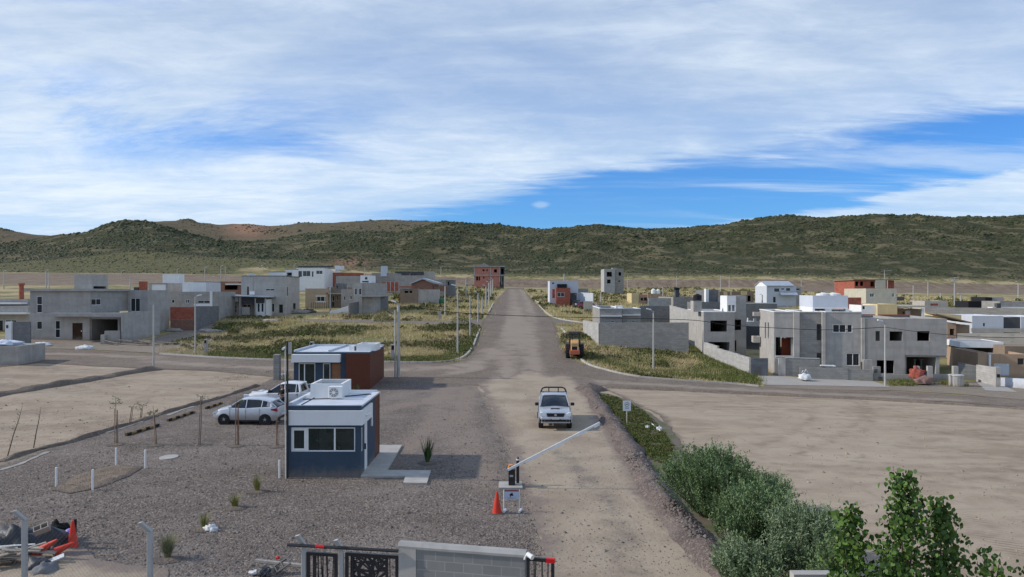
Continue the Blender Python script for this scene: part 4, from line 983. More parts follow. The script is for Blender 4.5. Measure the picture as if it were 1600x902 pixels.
# R4 grey flat house + its yard wall
b = Bld('grey_flat_house', 'single-storey grey house with white coping and strip windows behind a block wall', 937, 533, D=88, rot=-3)
x0, x1, y0, y1, z0, z1 = b.blk(937, 482.5, 972, None, 2.2, side=926, mat='block', coping='white', fr=[(948, 501.5, 952, 504, 'w1'), (954, 501.5, 961, 504, 'w1')])
xx0, xx1, _, _, _, zz1 = b.blk(972.4, 483, 1001, None, 2.8, depth=7, mat='block', coping='white', fr=[(981, 501, 984, 503.5, 'w1'), (986, 501, 993, 503.5, 'w1')])
b.box(939, 493, 972, 495, 1.9, .28, 'white', 'string_course'); b.box(972.5, 491.5, 1001, 493.3, 2.5, .28, 'white', 'string_course'); b.box(962, 478, 973, 482, 5, 1.5, 'white', 'roof_box')
yard_wall('long grey block yard wall in front of the grey flat house', (937, 532), (1076, 537), (504.5, 504), 'block', Da=86, Db=84.5)
yard_wall('sunlit pale end wall stepping down to the road from the long grey yard wall', (936.5, 532), (912, 518), (505, 500.5), 'block_light', Da=86.2, Db=98)
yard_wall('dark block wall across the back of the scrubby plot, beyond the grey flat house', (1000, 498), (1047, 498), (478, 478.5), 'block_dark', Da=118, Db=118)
yard_wall('pale block wall sloping down to the right behind the scrubby plot', (1047, 498), (1078, 503), (477, 485), 'block_light', Da=118, Db=98, steps=5)
# R7 C house
b = Bld('grey_tower_house', 'bare grey house with a big empty window and a taller tower at its side', 1099, 556, D=84, rot=-5)
x0, x1, y0, y1, z0, z1 = b.blk(1099.5, 488, 1148, None, 0, side=1075, mat='grey_smooth', roof='roof_membrane', par=.1, coping='white', fr=[(1110, 501, 1136, 518.5), (1107, 534.5, 1140, 548)])
b.blk(1137, 462, 1166, None, .9, side=None, depth=4.2, mat='grey_smooth', fr=[(1148, 499.5, 1158, 516), (1148, 532, 1150.5, 549)], sd=[])
# pale two-light dormer on the tower's west face
dx0, dx1, dy0, dy1, dz0, dz1 = b.blk(1136, 462.5, 1150, 487.5, .35, depth=4.0, mat='white', fr=[(1137.5, 477, 1142, 486.5), (1143.8, 477, 1148.5, 486.5)])
kx0, kx1, ky0, ky1, kz0, kz1 = b.blk(1083.5, 470, 1096.5, 487.5, 1.6, depth=2.2, mat='plaster', coping='darkgrey'); tx, tz = b.P(1090, 470, 2.6); tank(b.root, tx, 2.7, kz1+.05, .5, .75, 'black')
b = Bld('boundary_wall', 'long pale block wall stepping down towards the cross road beside the grassy plot', 1101, 556, D=83.5, cat='wall'); b.root.rotation_euler.z = 0
pa = b.o; pb = hit(1172.5, 587); n_ = 9; V = []; mb = MB(); dv = Vector((pb.x-pa.x, pb.y-pa.y, 0)); L_ = dv.length; dv.normalize(); nn = Vector((-dv.y, dv.x, 0))*.1
ztops = [pz(535, 83.5), pz(538, 81), pz(540, 80), pz(547, 77), pz(549, 76), pz(552, 74), pz(554, 73), pz(557, 71.5), pz(559, 70.5)]
for k in range(n_):
    A_ = dv*L_*k/n_; B_ = dv*L_*(k+1)/n_; t_ = ztops[k]-pa.z
    mb.add([(*(A_-nn)[:2], -1.9), (*(B_-nn)[:2], -1.9), (*(B_+nn)[:2], -1.9), (*(A_+nn)[:2], -1.9), (*(A_-nn)[:2], t_), (*(B_-nn)[:2], t_), (*(B_+nn)[:2], t_), (*(A_+nn)[:2], t_)],
           [(3, 2, 1, 0), (4, 5, 6, 7), (0, 1, 5, 4), (1, 2, 6, 5), (2, 3, 7, 6), (3, 0, 4, 7)])
mb.build('wall', M['block_light'], b.root)
pq = dv*L_; b.lbox(pq.x-.05, pq.x+1.6, pq.y-.3, pq.y-.08, pq.z-1.9, ztops[-1]-pa.z-.05, 'block_dark', 'end_wall'); b.lbox(pq.x+.5, pq.x+.9, pq.y-.36, pq.y-.302, .2-1, 1.1-1, 'darkgrey', 'meter_box')
# dark gap wall R8
yard_wall('tall very dark block wall in the gap between two big grey houses', (1166, 553), (1189, 553), (510, 510), 'darkgrey', Da=92, Db=92)
b = Bld('terrace_wall', 'small pale stepped rooftop terrace seen in the gap between the two big grey houses', 1166, 510, D=98, cat='terrace'); b.blk(1166, 503, 1186, None, 0, depth=4, mat='block_light', par=.02); b.box(1168, 497, 1169.5, 503, .2, .2, 'white', 'post'); b.box(1178, 498, 1182, 503, .2, .3, 'grey_smooth', 'post')

# R9 house A (red door) and R10 house B, joined: front line follows the cross road
ROT = -11
b = Bld('grey_house', 'large pale grey two-storey house with a red-brown door panel and a roof pavilion', 1209, 582, D=72, rot=ROT)
b.blk(1209.5, 488, 1240, None, 0, side=1187, mat='grey_smooth', roof='roof_membrane', par=.12, coping='white', fr=[(1212, 527, 1239.5, 556)],
      sd=[(1199.5, 504, 1201.5, 529), (1195, 504, 1197, 529)])
# recessed dark space and the red panel inside the opening
pxa, pza = b.P(1221, 528.5, .8); pxb, pzb = b.P(1238, 555.5, .8); M['redpanel'] = mat_plaster('red_brown_panel', (.16, .035, .015), .05, .3)
b.lbox(pxa, pxb, .8, .9, pzb, pza, 'redpanel', 'door_panel'); b.lbox(b.P(1211, 556, 0)[0], b.P(1240, 556, 0)[0], -.25, .4, pzb-.12, pzb-.02, 'slab', 'sill')
b.box(1240.3, 487.5, 1249.5, 559, -.25, .9, 'plaster', 'pilaster')
b.blk(1249.8, 488, 1284.5, None, .25, depth=8, mat='block', roof='roof_membrane', par=.1, coping='white', fr=[(1276, 506.5, 1283, 532, 'g1'), (1276, 551.5, 1283.5, 560, 'g1')])
b.box(1284.8, 488, 1290, 572, -.15, .35, 'plaster', 'pilaster')
b.blk(1290.3, 488, 1346, None, .1, depth=8, mat='grey_smooth', roof='roof_membrane', par=.1, coping='white', fr=[(1301, 507, 1322, 520, 'w2'), (1323.5, 507, 1332, 520, 'w1'), (1322, 552, 1343, 572, 'w2')])
b.box(1346.3, 497, 1352, 566, -.15, .35, 'plaster', 'pilaster')
# balcony and stair parapet on the west corner
b.blk(1178, 488, 1188, 494, 9.5, depth=1.2, mat='plaster', slab=False); b.blk(1177, 526, 1188, 535.5, 9.0, depth=1.6, mat='plaster', par=.4)
# low porch walls
b.blk(1210, 560, 1216.5, None, -.9, depth=.85, mat='grey_smooth'); b.box(1216.6, 559.5, 1227.5, 590, -1.6, .3, 'plaster', 'porch_pier')
b.box(1227.7, 560.5, 1281, 588, -1.5, .2, 'block', 'porch_wall'); b.box(1227.7, 559.3, 1281, 560.4, -1.53, .26, 'white', 'coping')
b.box(1283, 571.5, 1306, 573.2, -1.2, .9, 'white', 'slab_edge')
# low street wall
b.box(1250, 574, 1325, 594, -2.8, .2, 'block', 'front_wall'); b.box(1325.2, 577, 1364, 596, -2.75, .2, 'block', 'front_wall')
# roof pavilion
px0, px1, py0, py1, pz0, pz1 = b.blk(1270, 462, 1325, 480.5, 2.6, side=1249, mat='whiteblue', par=.15)
b.lbox(px0, px1, py0, py1, pz0-.12, pz0-.003, 'white', 'floor_slab'); zr = b.P(1270, 488, 2.6)[1]
for k, (fa, fb) in enumerate(((0, .02), (.36, .50), (.94, 1))):
    b.lbox(px0+(px1-px0)*fa, px0+(px1-px0)*fb+.15, py0+.1, py0+.9, zr-.3, pz0-.125, 'white', 'pillar')
b.lbox(px0, px0+.2, py0+1, py1, zr-.3, pz0-.125, 'white', 'pillar'); b.lbox(px0+.4, px1, py1-.2, py1, zr-.3, pz0-.125, 'grey_smooth', 'rear_wall')
for px_ in (1287, 1303): tx, tz = b.P(px_, 462, 4); tank(b.root, tx, 4.2, pz1-.2, .7, .5)
# B
b = Bld('grey_house', 'wide bare concrete two-storey house with square unglazed windows above a deep carport', 1352, 592, D=70.3, rot=ROT)
b.blk(1352.5, 498, 1414, None, 0, depth=10, mat='concrete', roof='roof_grey', par=.2, fr=[(1368, 517.5, 1375, 533, 'g1'), (1390, 518, 1410, 533), (1370, 563, 1397, 584)])
x0, x1, y0, y1, z0, z1 = b.blk(1414.2, 498, 1479.5, 555, 0, depth=10, mat='concrete', roof='roof_grey', par=.2, fr=[(1433, 517.5, 1452.5, 533)])
xb, zb = b.P(1414.2, 555, 0)
b.lbox(x0, x1, .2, 10, z0-.18, z0-.003, 'concrete', 'floor_slab'); b.lbox(x0, x0+.2, .3, 10, -.8, z0-.182, 'concrete', 'wall'); xq = b.P(1468.5, 560, 0)[0]; b.lbox(xq-.3, xq, .1, 10, -.8, z0-.182, 'concrete', 'wall')
b.blk(1429, 561, 1456, None, 3.5, depth=4, mat='grey_smooth', fr=[(1428.7, 561.5, 1438, 582), (1440, 561.5, 1454, 585, 'w1')], slab=False)
b.lbox(x1+.01, x1+2.5, 9, 9.2, -.8, z0-.5, 'block_dark', 'rear_wall')
b.lbox(x0+.3, x1, y1-.4, y1-.2, z1+.002, z1+.1, 'brick', 'parapet_edge'); b.lbox(b.P(1352.5, 498, 0)[0], x0, 9.7, 9.9, z1+.002, z1+.1, 'brick', 'parapet_edge')
b.box(1349, 562, 1363, 580, -1.0, .3, 'plaster', 'porch_pier'); b.box(1364.5, 573, 1376, 598, -2.4, .3, 'block', 'meter_pillar'); b.box(1366.5, 577, 1371, 583, -2.46, .05, 'darkgrey', 'meter_box'); b.box(1373, 589, 1379, 596, -2.46, .05, 'darkgrey', 'meter_box')
b.box(1376.2, 584.5, 1452, 600, -2.4, .2, 'concrete', 'front_wall'); b.box(1452.2, 584.5, 1487, 602, -2.4, .2, 'concrete', 'front_wall')
for px_ in (1430, 1450, 1490): b.box(px_, 572.5, px_+7.5, 603, -2.6, .45, 'plaster', 'gate_pillar')
# R20 salmon house right
b = Bld('salmon_house', 'low salmon-coloured house with a grey garage door and flat roof, at the right edge', 1544, 590, D=70, rot=ROT)
x0, x1, y0, y1, z0, z1 = b.blk(1544, 553, 1606, None, 0, side=1480, mat='salmon', par=.35, fr=[(1553, 567.5, 1578, 587, 'door_whiteblue'), (1590, 560, 1600, 570, 'g1')], roof='roof_grey')
b.blk(1528, 551, 1544, 581, -.3, depth=6, mat='salmon', par=.1); b.box(1545.5, 554, 1548.5, 574, -.5, .15, 'white', 'downpipe')
b.box(1570, 541, 1640, 566, 3.5, 4, 'brown', 'upper_wall'); b.blk(1500, 534, 1568, 543, 6, depth=5, mat='white', par=.05)
yard_wall('pale block front wall sloping down before the salmon house', (1497, 592), (1527, 594), (566, 572), 'block_dark')
yard_wall('light grey block side wall before the salmon house, left of the meter pillar', (1527, 597), (1556, 603), (570, 574), 'block_light')
b = Bld('gate_pillar', 'grey block meter pillar with a black box before the salmon house', 1556, 606, rot=ROT, cat='pillar'); b.box(1556, 574, 1563.5, 610, 0, .5, 'plaster', 'shaft'); b.box(1558, 585, 1562.5, 590, -.06, .05, 'black', 'meter_box')
yard_wall('low blue-grey painted wall at the right edge, beyond the meter pillar', (1563, 604), (1640, 612), (590, 594), 'whiteblue')
b = Bld('rubble_bin', 'round grey concrete tank standing on the verge before the carport', 1494, 604, cat='tank'); mb = MB(); mb.tube((0, 0, -.2), (0, 0, .95), .58, .58, 16); mb.build('shell', M['plaster'], b.root); mb = MB(); mb.tube((0, 0, .95), (0, 0, 1.02), .63, .6, 16); mb.build('lid', M['slab'], b.root)
# R16
b = Bld('salmon_arch_house', 'salmon house with a dark arched opening behind the right end of the carport house', 1482, 560, D=86, rot=ROT)
b.blk(1480, 505, 1494, None, 0, depth=9, mat='salmon', fr=[(1484, 514, 1491, 524), (1480, 528, 1492, 545)]); b.blk(1494, 508, 1515, None, 1.2, depth=8, mat='salmon')
x_, z_ = b.P(1446, 490, 3); x2, z2 = b.P(1500, 503.5, 3); mb = MB(); mb.prism([(x_, z_), (x2, z2), (x2, z2+.12), (x_, z_+.12)], -.4, 3); mb.build('roof', M['brown'], b.root)
xa, za = b.P(1454, 489.5, 4); xb, zb = b.P(1498, 492, 4); xc, zc = b.P(1498, 503, 4); mb = MB(); mb.prism([(xa, za-.3), (xc, zc), (xb, zb), (xa, za)], 3.2, 6); mb.build('gable', M['yellow'], b.root)
o_ = b.o; mb = MB(); xr_, zr_ = b.P(1483.5, 532, -.3); mb.box(xr_-.35, xr_+.2, -.35, -.01, zr_-.3, zr_+.3); mb.build('shutter', M['brick'], b.root)
# R14 red brick shell and cream block
b = Bld('brick_building_shell', 'unfinished red brick storey under a flat roof with antenna, behind the cream house', 1305, 470, D=128, rot=-6)
x0, x1, y0, y1, z0, z1 = b.blk(1335, 438, 1368, None, 1.6, side=1304, mat='brick', par=.05, fr=[(1336.5, 439.5, 1341, 447), (1344, 440, 1348.5, 447), (1360, 440, 1367, 448)])
b.lbox(x0-.3, x1+4, y0-.4, y1, z1+.002, z1+.16, 'brown', 'roof'); b.box(1368, 438, 1384, 450, 1.2, .5, 'cream', 'stair_wall'); b.box(1385, 438.6, 1397, 452, 2, .3, 'brick', 'rear_wall'); b.box(1386.5, 438, 1387.6, 452, .9, .2, 'pole', 'pillar')
mb = MB(); ax, az = b.P(1382, 437, 3); mb.tube((ax, 3, z1), (ax, 3, z1+1.8), .06, .05, 6); mb.tube((ax-.5, 3, z1+1.6), (ax+1.2, 3, z1+1.75), .03, .03, 5); mb.build('antenna', M['pole'], b.root)
b = Bld('cream_house', 'tall cream box house with two small windows, before the red brick storey', 1353, 500, D=112, rot=-8)
b.blk(1353, 451, 1401, None, 0, side=1319, mat='cream', roof='roof_membrane', fr=[(1359, 458.5, 1366, 464.5, 'w2'), (1393, 458, 1397.5, 464.5, 'w2')])
yard_wall('red honeycomb brick screen wall beside the roof pavilion', (1323, 495), (1345, 495), (465, 465), 'brick', Da=104, Db=104, th=.3)
b = Bld('yellow_house', 'pale yellow blank annex with a brown porch to its right, below the cream box house', 1371, 510, D=98, rot=-8)
b.blk(1371, 475.5, 1402, None, 0, depth=7, mat='yellow'); b.blk(1346, 477, 1370.5, None, .4, depth=6, mat='white', fr=[(1347, 478, 1352, 484, 'w1')])
b.blk(1402.3, 483, 1440, None, 2.5, depth=6, mat='brown', fr=[(1410, 487, 1413.5, 495, 'g1'), (1414.5, 485.5, 1423, 495, 'door_whiteblue')]); b.box(1402.3, 477.5, 1447, 480.5, .6, 6, 'cream', 'roof')
b.box(1440.5, 482, 1444, 500, .7, .3, 'white', 'pillar')
b = Bld('grey_house', 'low pale grey flat building with a red shutter, beyond the yellow annex at the right', 1421, 490, D=145, rot=-8)
b.blk(1445, 470.5, 1481, None, 0, side=1422, mat='plaster', fr=[(1454, 474.5, 1466, 478, 'door_brick')], roof='roof_membrane'); b.box(1402, 464, 1413, 470, 6, 3, 'darkgrey', 'tank_box')
# R12 white house with a blue-grey roof
b = Bld('blue_roof_house', 'two-storey white house with a blue-grey metal roof, right of centre below the hills', 1198, 477, D=185)
x0, x1, y0, y1, z0, z1 = b.blk(1198, 447, 1244, None, 0, side=1180, mat='whiteblue', slab=False, fr=[(1209.5, 450.5, 1218, 456.5, 'w1'), (1220.5, 450.5, 1225.5, 453, 'w1'), (1228, 450, 1235, 455, 'w1'), (1208, 464, 1212, 473, 'g1')])
bx0, bx1, by0, by1, bz0, bz1 = b.blk(1237, 448, 1252, None, 1.5, depth=7, mat='plaster', fr=[(1242, 450.5, 1250, 454, 'w1'), (1238, 463, 1244, 469, 'w2')])
r1z = b.P(1198, 440, 0)[1]; ym = (y0+y1)/2
mb = MB()
for (ya, za), (yb, zb) in (((y0-.4, z1-.05), (ym-.8, r1z)), ((ym-.8, r1z), (ym+.8, r1z)), ((ym+.8, r1z), (y1+.4, z1-.05))):
    mb.add([(x0-.2, ya, za), (x1-.6, ya, za), (x1-.6, yb, zb), (x0-.2, yb, zb), (x0-.2, ya, za+.15), (x1-.6, ya, za+.15), (x1-.6, yb, zb+.15), (x0-.2, yb, zb+.15)], [(3, 2, 1, 0), (4, 5, 6, 7), (0, 1, 5, 4), (1, 2, 6, 5), (2, 3, 7, 6), (3, 0, 4, 7)])
mb.build('roof', M['roof_metal'], b.root)
for xx, nm in ((x0+.05, 'gable'), (x1-.9, 'gable')):
    mb = MB(); mb.add([(xx, y0, z1), (xx, y1, z1), (xx, ym+.8, r1z), (xx, ym-.8, r1z), (xx+.2, y0, z1), (xx+.2, y1, z1), (xx+.2, ym+.8, r1z), (xx+.2, ym-.8, r1z)], [(0, 1, 2, 3), (7, 6, 5, 4), (0, 4, 5, 1), (1, 5, 6, 2), (2, 6, 7, 3), (3, 7, 4, 0)]); mb.build(nm, M['white'], b.root)
xa, za = b.P(1221, 456.5, -1.4); xb, zb = b.P(1247, 461.5, -1.4); mb = MB(); mb.add([(xa, -1.6, zb), (xb, -1.6, zb), (xb, -.002, za), (xa, -.002, za), (xa, -1.6, zb+.12), (xb, -1.6, zb+.12), (xb, -.002, za+.12), (xa, -.002, za+.12)], [(3, 2, 1, 0), (4, 5, 6, 7), (0, 1, 5, 4), (1, 2, 6, 5), (2, 3, 7, 6), (3, 0, 4, 7)]); mb.build('porch_roof', M['roof_metal'], b.root)
# R13 brown low building, posts
b = Bld('brown_house', 'low brown house with pale yellow wall panels, left of the blue-roofed house', 1120, 482, D=165)
b.blk(1124, 455.5, 1178, None, 0, depth=8, mat='brown', fr=[(1168, 462, 1173, 471), (1176, 464, 1179, 471), (1155, 466, 1163, 470)])
b.box(1131, 456, 1136.5, 470, -.1, .095, 'yellow', 'panel'); b.box(1141, 456, 1143.5, 466, -.1, .095, 'yellow', 'panel'); b.box(1158, 455, 1167.5, 461, -.12, .115, 'yellow', 'panel')
yard_wall('dark block wall with white coping, in front of the blue-roofed house', (1165, 490), (1214, 490), (474.5, 474.5), 'block_dark', Da=128, Db=128)
yard_wall('thin white wall topping the dark block wall below the metal-roofed house', (1165, 490), (1214, 490), (473.3, 473.3), 'white', Da=128.3, Db=128.3, th=.12)
b = Bld('grey_annex', 'grey block annex with a pale upright chimney, behind the square roof tank right of centre', 1103, 490, D=130)
b.blk(1104, 453, 1123, None, 2, depth=8, mat='block_dark'); b.box(1103, 451.5, 1107.5, 472, .5, 1.2, 'white', 'chimney'); b.blk(1080, 472, 1134, None, -1, depth=3, mat='block_dark', slab=False); b.box(1122, 465, 1136, 475, 1, .3, 'plaster', 'low_wall')
# R17-19 far right
b = Bld('black_house', 'black-painted stepped wall of a house with grey blocks beside it, at the far right', 1513, 490, D=150, rot=-8)
b.blk(1513, 471, 1539.5, None, 0, depth=6, mat='black'); b.blk(1539.7, 464.5, 1550, None, 0, depth=6, mat='black'); b.blk(1550.2, 464.5, 1568, None, .3, depth=6, mat='grey_smooth')
b = Bld('grey_house', 'long grey house with pale lower wall at the right edge, behind the white-blue house', 1567, 492, D=140, rot=-8)
b.blk(1562, 471, 1612, None, 0, depth=7, mat='block'); b.blk(1551, 480, 1612, None, -2, depth=1.9, mat='white', par=.05, fr=[(1588, 484, 1592, 487, 'g1')]); b.box(1558, 474, 1564, 482, -2.4, 1, 'darkgrey', 'tank')
yard_wall('mid-grey block wall across the back of the plots at the right', (1446, 500), (1600, 506), (480, 482), 'block', Da=122, Db=116)
b = Bld('pale_blue_house', 'low pale blue-white house with one dark grey painted panel, near the right edge', 1519, 525, D=100, rot=-8)
x0, x1, y0, y1, z0, z1 = b.blk(1519, 493.5, 1568, None, 0, depth=8, mat='whiteblue', roof='white', par=.05, fr=[(1536, 505, 1539, 510, 'g1')]); b.blk(1568.2, 495.5, 1595, None, .15, depth=7.5, mat='darkgrey', roof='white', par=.03, fr=[(1581, 513, 1586, 519, 'w1')]); b.blk(1595.2, 495, 1640, None, 0, depth=8, mat='whiteblue', roof='white', par=.05)
b.box(1518, 513, 1640, 520, -.6, .3, 'plaster', 'front_wall')
yard_wall('long mid-grey block wall in front of the pale blue house', (1494, 538), (1640, 545), (521, 520), 'block', Da=86, Db=80)
# ------------------------------------------------------------ the two guard offices
m, T, p = new_mat('red_brown_wood_cladding', .6, .3); P = obj_pos(T)
s = T.new('ShaderNodeSeparateXYZ'); T.put(s.inputs[0], P)
q = T.math('FRACT', T.math('MULTIPLY', T.math('ADD', s.outputs[0], s.outputs[1]), 8.0))
c = T.mix(T.noise(T.mapv(P, (6, 6, .6)), 2, 5, .6), (.095, .027, .013), (.150, .046, .024)); c = T.mix(T.ss(q, .0, .10, .75, 0), c, (.02, .006, .004))
T.put(p.inputs['Base Color'], c); M['cladding'] = m
m, T, p = new_mat('white_roof_coating', .5, .3); P = world_pos(T)
T.put(p.inputs['Base Color'], T.mix(T.ss(T.noise(P, 1.2, 5, .6), .4, .7), (.60, .63, .68), (.52, .55, .60))); M['roofwhite'] = m
M['screen'] = mat_simple('poster_green', (.05, .12, .06), .7)
M['deskwood'] = mat_simple('desk_wood', (.22, .15, .07), .6)
M['inside'] = mat_simple('inside_wall_paint', (.34, .35, .32), .9)
b = Bld('guard_office', 'navy blue guard office with white fascia, three-light window and roof unit, nearest the viewer', 449.5, 747, cat='guard office')
fx0, _ = b.P(449.5, 747); fx1, _ = b.P(563.5, 747); H_ = b.P(500, 636)[1]; DEP = b.S(593, 704, fx1)[0]
wl = b.P(454.6, 668); wr = b.P(555, 706); D_ = lambda px: b.S(px, 700, fx1)[0]
def navy_shell():
    mb = MB(); hf = [(wl[0], wr[1], wr[0], wl[1])]
    hs = [(D_(563.8), 1.05, D_(567), 2.05), (D_(569.6), 0.02, D_(574.6), 2.12)]
    wd = D_(585.5)
    wall_panel(mb, fx0, fx1, -.1, H_, hf, .15, lambda a, d, z: (a, d, z))
    wall_panel(mb, fx0, fx1, -.1, H_, [], .15, lambda a, d, z: (a, DEP-d, z))
    wall_panel(mb, .15, DEP-.15, -.1, H_, [], .15, lambda a, d, z: (fx0+d, a, z))
    wall_panel(mb, .15, wd, -.1, H_, hs, .15, lambda a, d, z: (fx1-d, a, z))
    o = mb.build('wall', M['navy'], b.root, fix=False); bb = bmesh.new(); bb.from_mesh(o.data); bmesh.ops.remove_doubles(bb, verts=bb.verts, dist=1e-4); bmesh.ops.recalc_face_normals(bb, faces=bb.faces); bb.to_mesh(o.data); bb.free()
    b.lbox(fx1-.15, fx1, wd+.002, DEP-.001, -.1, H_-.002, 'cladding', 'cladding')
    return hs
hs = navy_shell()
b.lbox(fx0+.15, fx1-.15, .15, DEP-.15, H_-.38, H_-.22, 'inside', 'ceiling')
b.lbox(fx0-.02, fx1+.02, -.02, .14, H_+.001, H_+.035, 'navy', 'roof_edge')
b.lbox(fx0+.155, fx1+.03, .145, DEP+.02, H_-.02, H_+.05, 'roofwhite', 'roof'); 
mb = MB(); mb.box(fx0, fx0+.15, .14, DEP, H_, H_+.16); mb.box(fx0+.16, fx1-.1, DEP-.12, DEP+.02, H_+.052, H_+.12); mb.build('parapet', M['roofwhite'], b.root)
mb = MB(); mb.box(fx0+.02, fx1+.10, -.12, -.002, b.P(500, 664)[1], b.P(500, 641.5)[1]); mb.box(fx1+.002, fx1+.10, -.0015, D_(579), b.P(500, 664)[1], b.P(500, 641.5)[1]); mb.build('fascia', M['white'], b.root)
mb = MB(); z0_, z1_ = wr[1], wl[1]; f = .05
for (a, c_) in ((wl[0], wl[0]+f), (b.P(478.5, 690)[0], b.P(481.5, 690)[0]), (b.P(521.5, 690)[0], b.P(524, 690)[0]), (wr[0]-f, wr[0])): mb.box(a, c_, .03, .09, z0_, z1_)
mb.box(wl[0]+f, wr[0]-f, .031, .089, z0_, z0_+f); mb.box(wl[0]+f, wr[0]-f, .031, .089, z1_-f, z1_); sx0 = b.P(459, 690)[0]; sx1 = b.P(475, 690)[0]
mb.box(wl[0]+f, sx0, .02, .07, z0_+f, z1_-f); mb.box(sx1, b.P(478.5, 690)[0], .02, .07, z0_+f, z1_-f); mb.box(sx0, sx1, .02, .07, z0_+f, z0_+.13); mb.box(sx0, sx1, .02, .07, z1_-.13, z1_-f)
win = mb.build('window', M['whitepaint'], b.root); b.lbox(sx0, sx1, .04, .046, z0_+.13, z1_-.13, 'glass_clear', 'pane', win); b.lbox(b.P(481.5, 690)[0], b.P(521.5, 690)[0], .055, .061, z0_+f, z1_-f, 'glass_clear', 'pane', win); b.lbox(b.P(524, 690)[0], wr[0]-f, .055, .061, z0_+f, z1_-f, 'glass_clear', 'pane', win)
mb = MB(); h = hs[0]; mb.box(fx1-.09, fx1-.02, h[0], h[0]+.05, h[1], h[3]); mb.box(fx1-.09, fx1-.02, h[2]-.05, h[2], h[1], h[3]); mb.box(fx1-.09, fx1-.02, h[0]+.05, h[2]-.05, h[1], h[1]+.05); mb.box(fx1-.09, fx1-.02, h[0]+.05, h[2]-.05, h[3]-.05, h[3])
win = mb.build('window', M['whitepaint'], b.root); b.lbox(fx1-.06, fx1-.054, h[0]+.05, h[2]-.05, h[1]+.05, h[3]-.05, 'glass_clear', 'pane', win)
h = hs[1]; dr = b.lbox(fx1-.10, fx1-.02, h[0]+.002, h[2]-.002, h[1], h[3]-.002, 'whitepaint', 'door'); b.lbox(fx1-.02, fx1+.04, h[0]+.08, h[0]+.12, 1.0, 1.25, 'blackmetal', 'handle', dr)
b.lbox(fx1+.002, fx1+.06, D_(579.3), D_(580.6), 1.75, 2.2, 'whitepaint', 'wall_lamp'); mb = MB(); mb.tube((fx1+.10, .55, H_-.45), (fx1+.30, .75, H_-.38), .05, .04, 8); mb.build('camera', M['whitepaint'], b.root)
b.lbox(fx0+.16, fx1-.16, .16, DEP-.16, .01, .06, 'deskwood', 'floor'); b.lbox(fx0+.7, fx1-.5, 2.4, 2.5, .06, H_-.4, 'inside', 'partition')
b.lbox(fx0+1.0, fx0+1.9, 2.36, 2.395, 1.45, 2.0, 'screen', 'notice_board'); dk = b.lbox(fx0+.6, fx1-.5, .75, 1.35, .72, .77, 'deskwood', 'desk'); b.lbox(fx0+.62, fx1-.52, 1.28, 1.33, .06, .72, 'deskwood', 'panel', dk)
# roof plinth (open-topped box) with the air conditioner before it
def open_box(bb, x0, x1, y0, y1, z0, z1, mat, inner, name='roof_box'):
    mb = MB(); t = .1
    mb.box(x0, x1, y0, y0+t, z0, z1); mb.box(x0, x1, y1-t, y1, z0, z1); mb.box(x0, x0+t, y0+t, y1-t, z0, z1); mb.box(x1-t, x1, y0+t, y1-t, z0, z1); o = mb.build(name, M[mat], bb.root)
    bb.lbox(x0+t, x1-t, y0+t, y1-t, z0, z1-.18, inner, 'recess', o); return o
yb0 = b.S(0, 0, 0) and 2.2
def Y_at(px, x): return b.S(px, 600, x)[0]
bx0, bz0_ = b.P(485, 624, 2.3); bx1, _ = b.P(535, 624, 2.3); bzt = b.P(510, 600, 2.3)[1]
open_box(b, bx0, bx1, 2.3, 4.1, H_+.051, bzt, 'white', 'glass')
ac0 = b.P(513, 620, 1.75)[0]; ac1 = b.P(534.5, 620, 1.75)[0]; acz = b.P(520, 623.5, 1.75)[1]
mb = MB(); mb.box(ac0, ac1, 1.75, 2.08, H_+.1, H_+.1+.52); ac = mb.build('air_conditioner', M['whitepaint'], b.root, bevel=.015)
mb = MB(); cx_ = ac0+(ac1-ac0)*.40; mb.tube((cx_, 1.735, H_+.36), (cx_, 1.749, H_+.36), .2, .2, 20); fan = mb.build('fan_grille', M['concrete'], ac); mb = MB(); mb.tube((cx_, 1.72, H_+.36), (cx_, 1.734, H_+.36), .07, .07, 12)
for k in range(8): a_ = k*math.pi/4; mb.tube((cx_, 1.728, H_+.36), (cx_+math.cos(a_)*.19, 1.728, H_+.36+math.sin(a_)*.19), .008, .008, 4)
mb.build('fan_guard', M['whitepaint'], ac)
mb = MB(); mb.path([(ac0+.1, 1.9, H_+.07), (ac0-.5, 1.8, H_+.07), (ac0-1.0, 1.7, H_+.07), (ac0-1.1, 1.75, H_+.07)], .025); mb.path([(bx1+.05, 2.6, H_+.07), (bx1+.5, 2.9, H_+.07), (bx1+1.0, 3.3, H_+.07), (bx1+1.1, 3.25, H_+.07)], .03); mb.build('hose', M['blackmetal'], b.root)
mb = MB(); mb.box(fx0+.5, fx0+.54, .2, 2.2, H_+.051, H_+.075); mb.build('roof_joint', M['navy'], b.root)
# concrete apron, L-shaped
def slab_poly(name, pts, lift, m, label=None, cat=None, kind=None):
    W_ = [hit(*q) for q in pts]; g = min(w_.z for w_ in W_); mb = MB(); mb.prism([(w_.x, w_.y) for w_ in W_], g-.1, g+lift, 'z'); o = mb.build(name, m)
    return tag(o, label, cat, None, kind)
slab_poly('concrete_pavement', [(563.7, 747.5), (593.5, 698.5), (628, 698.5), (605, 738), (673, 738.5), (667, 759), (630, 758.5), (633.5, 747.5)], .10, M['slab'], kind='structure')

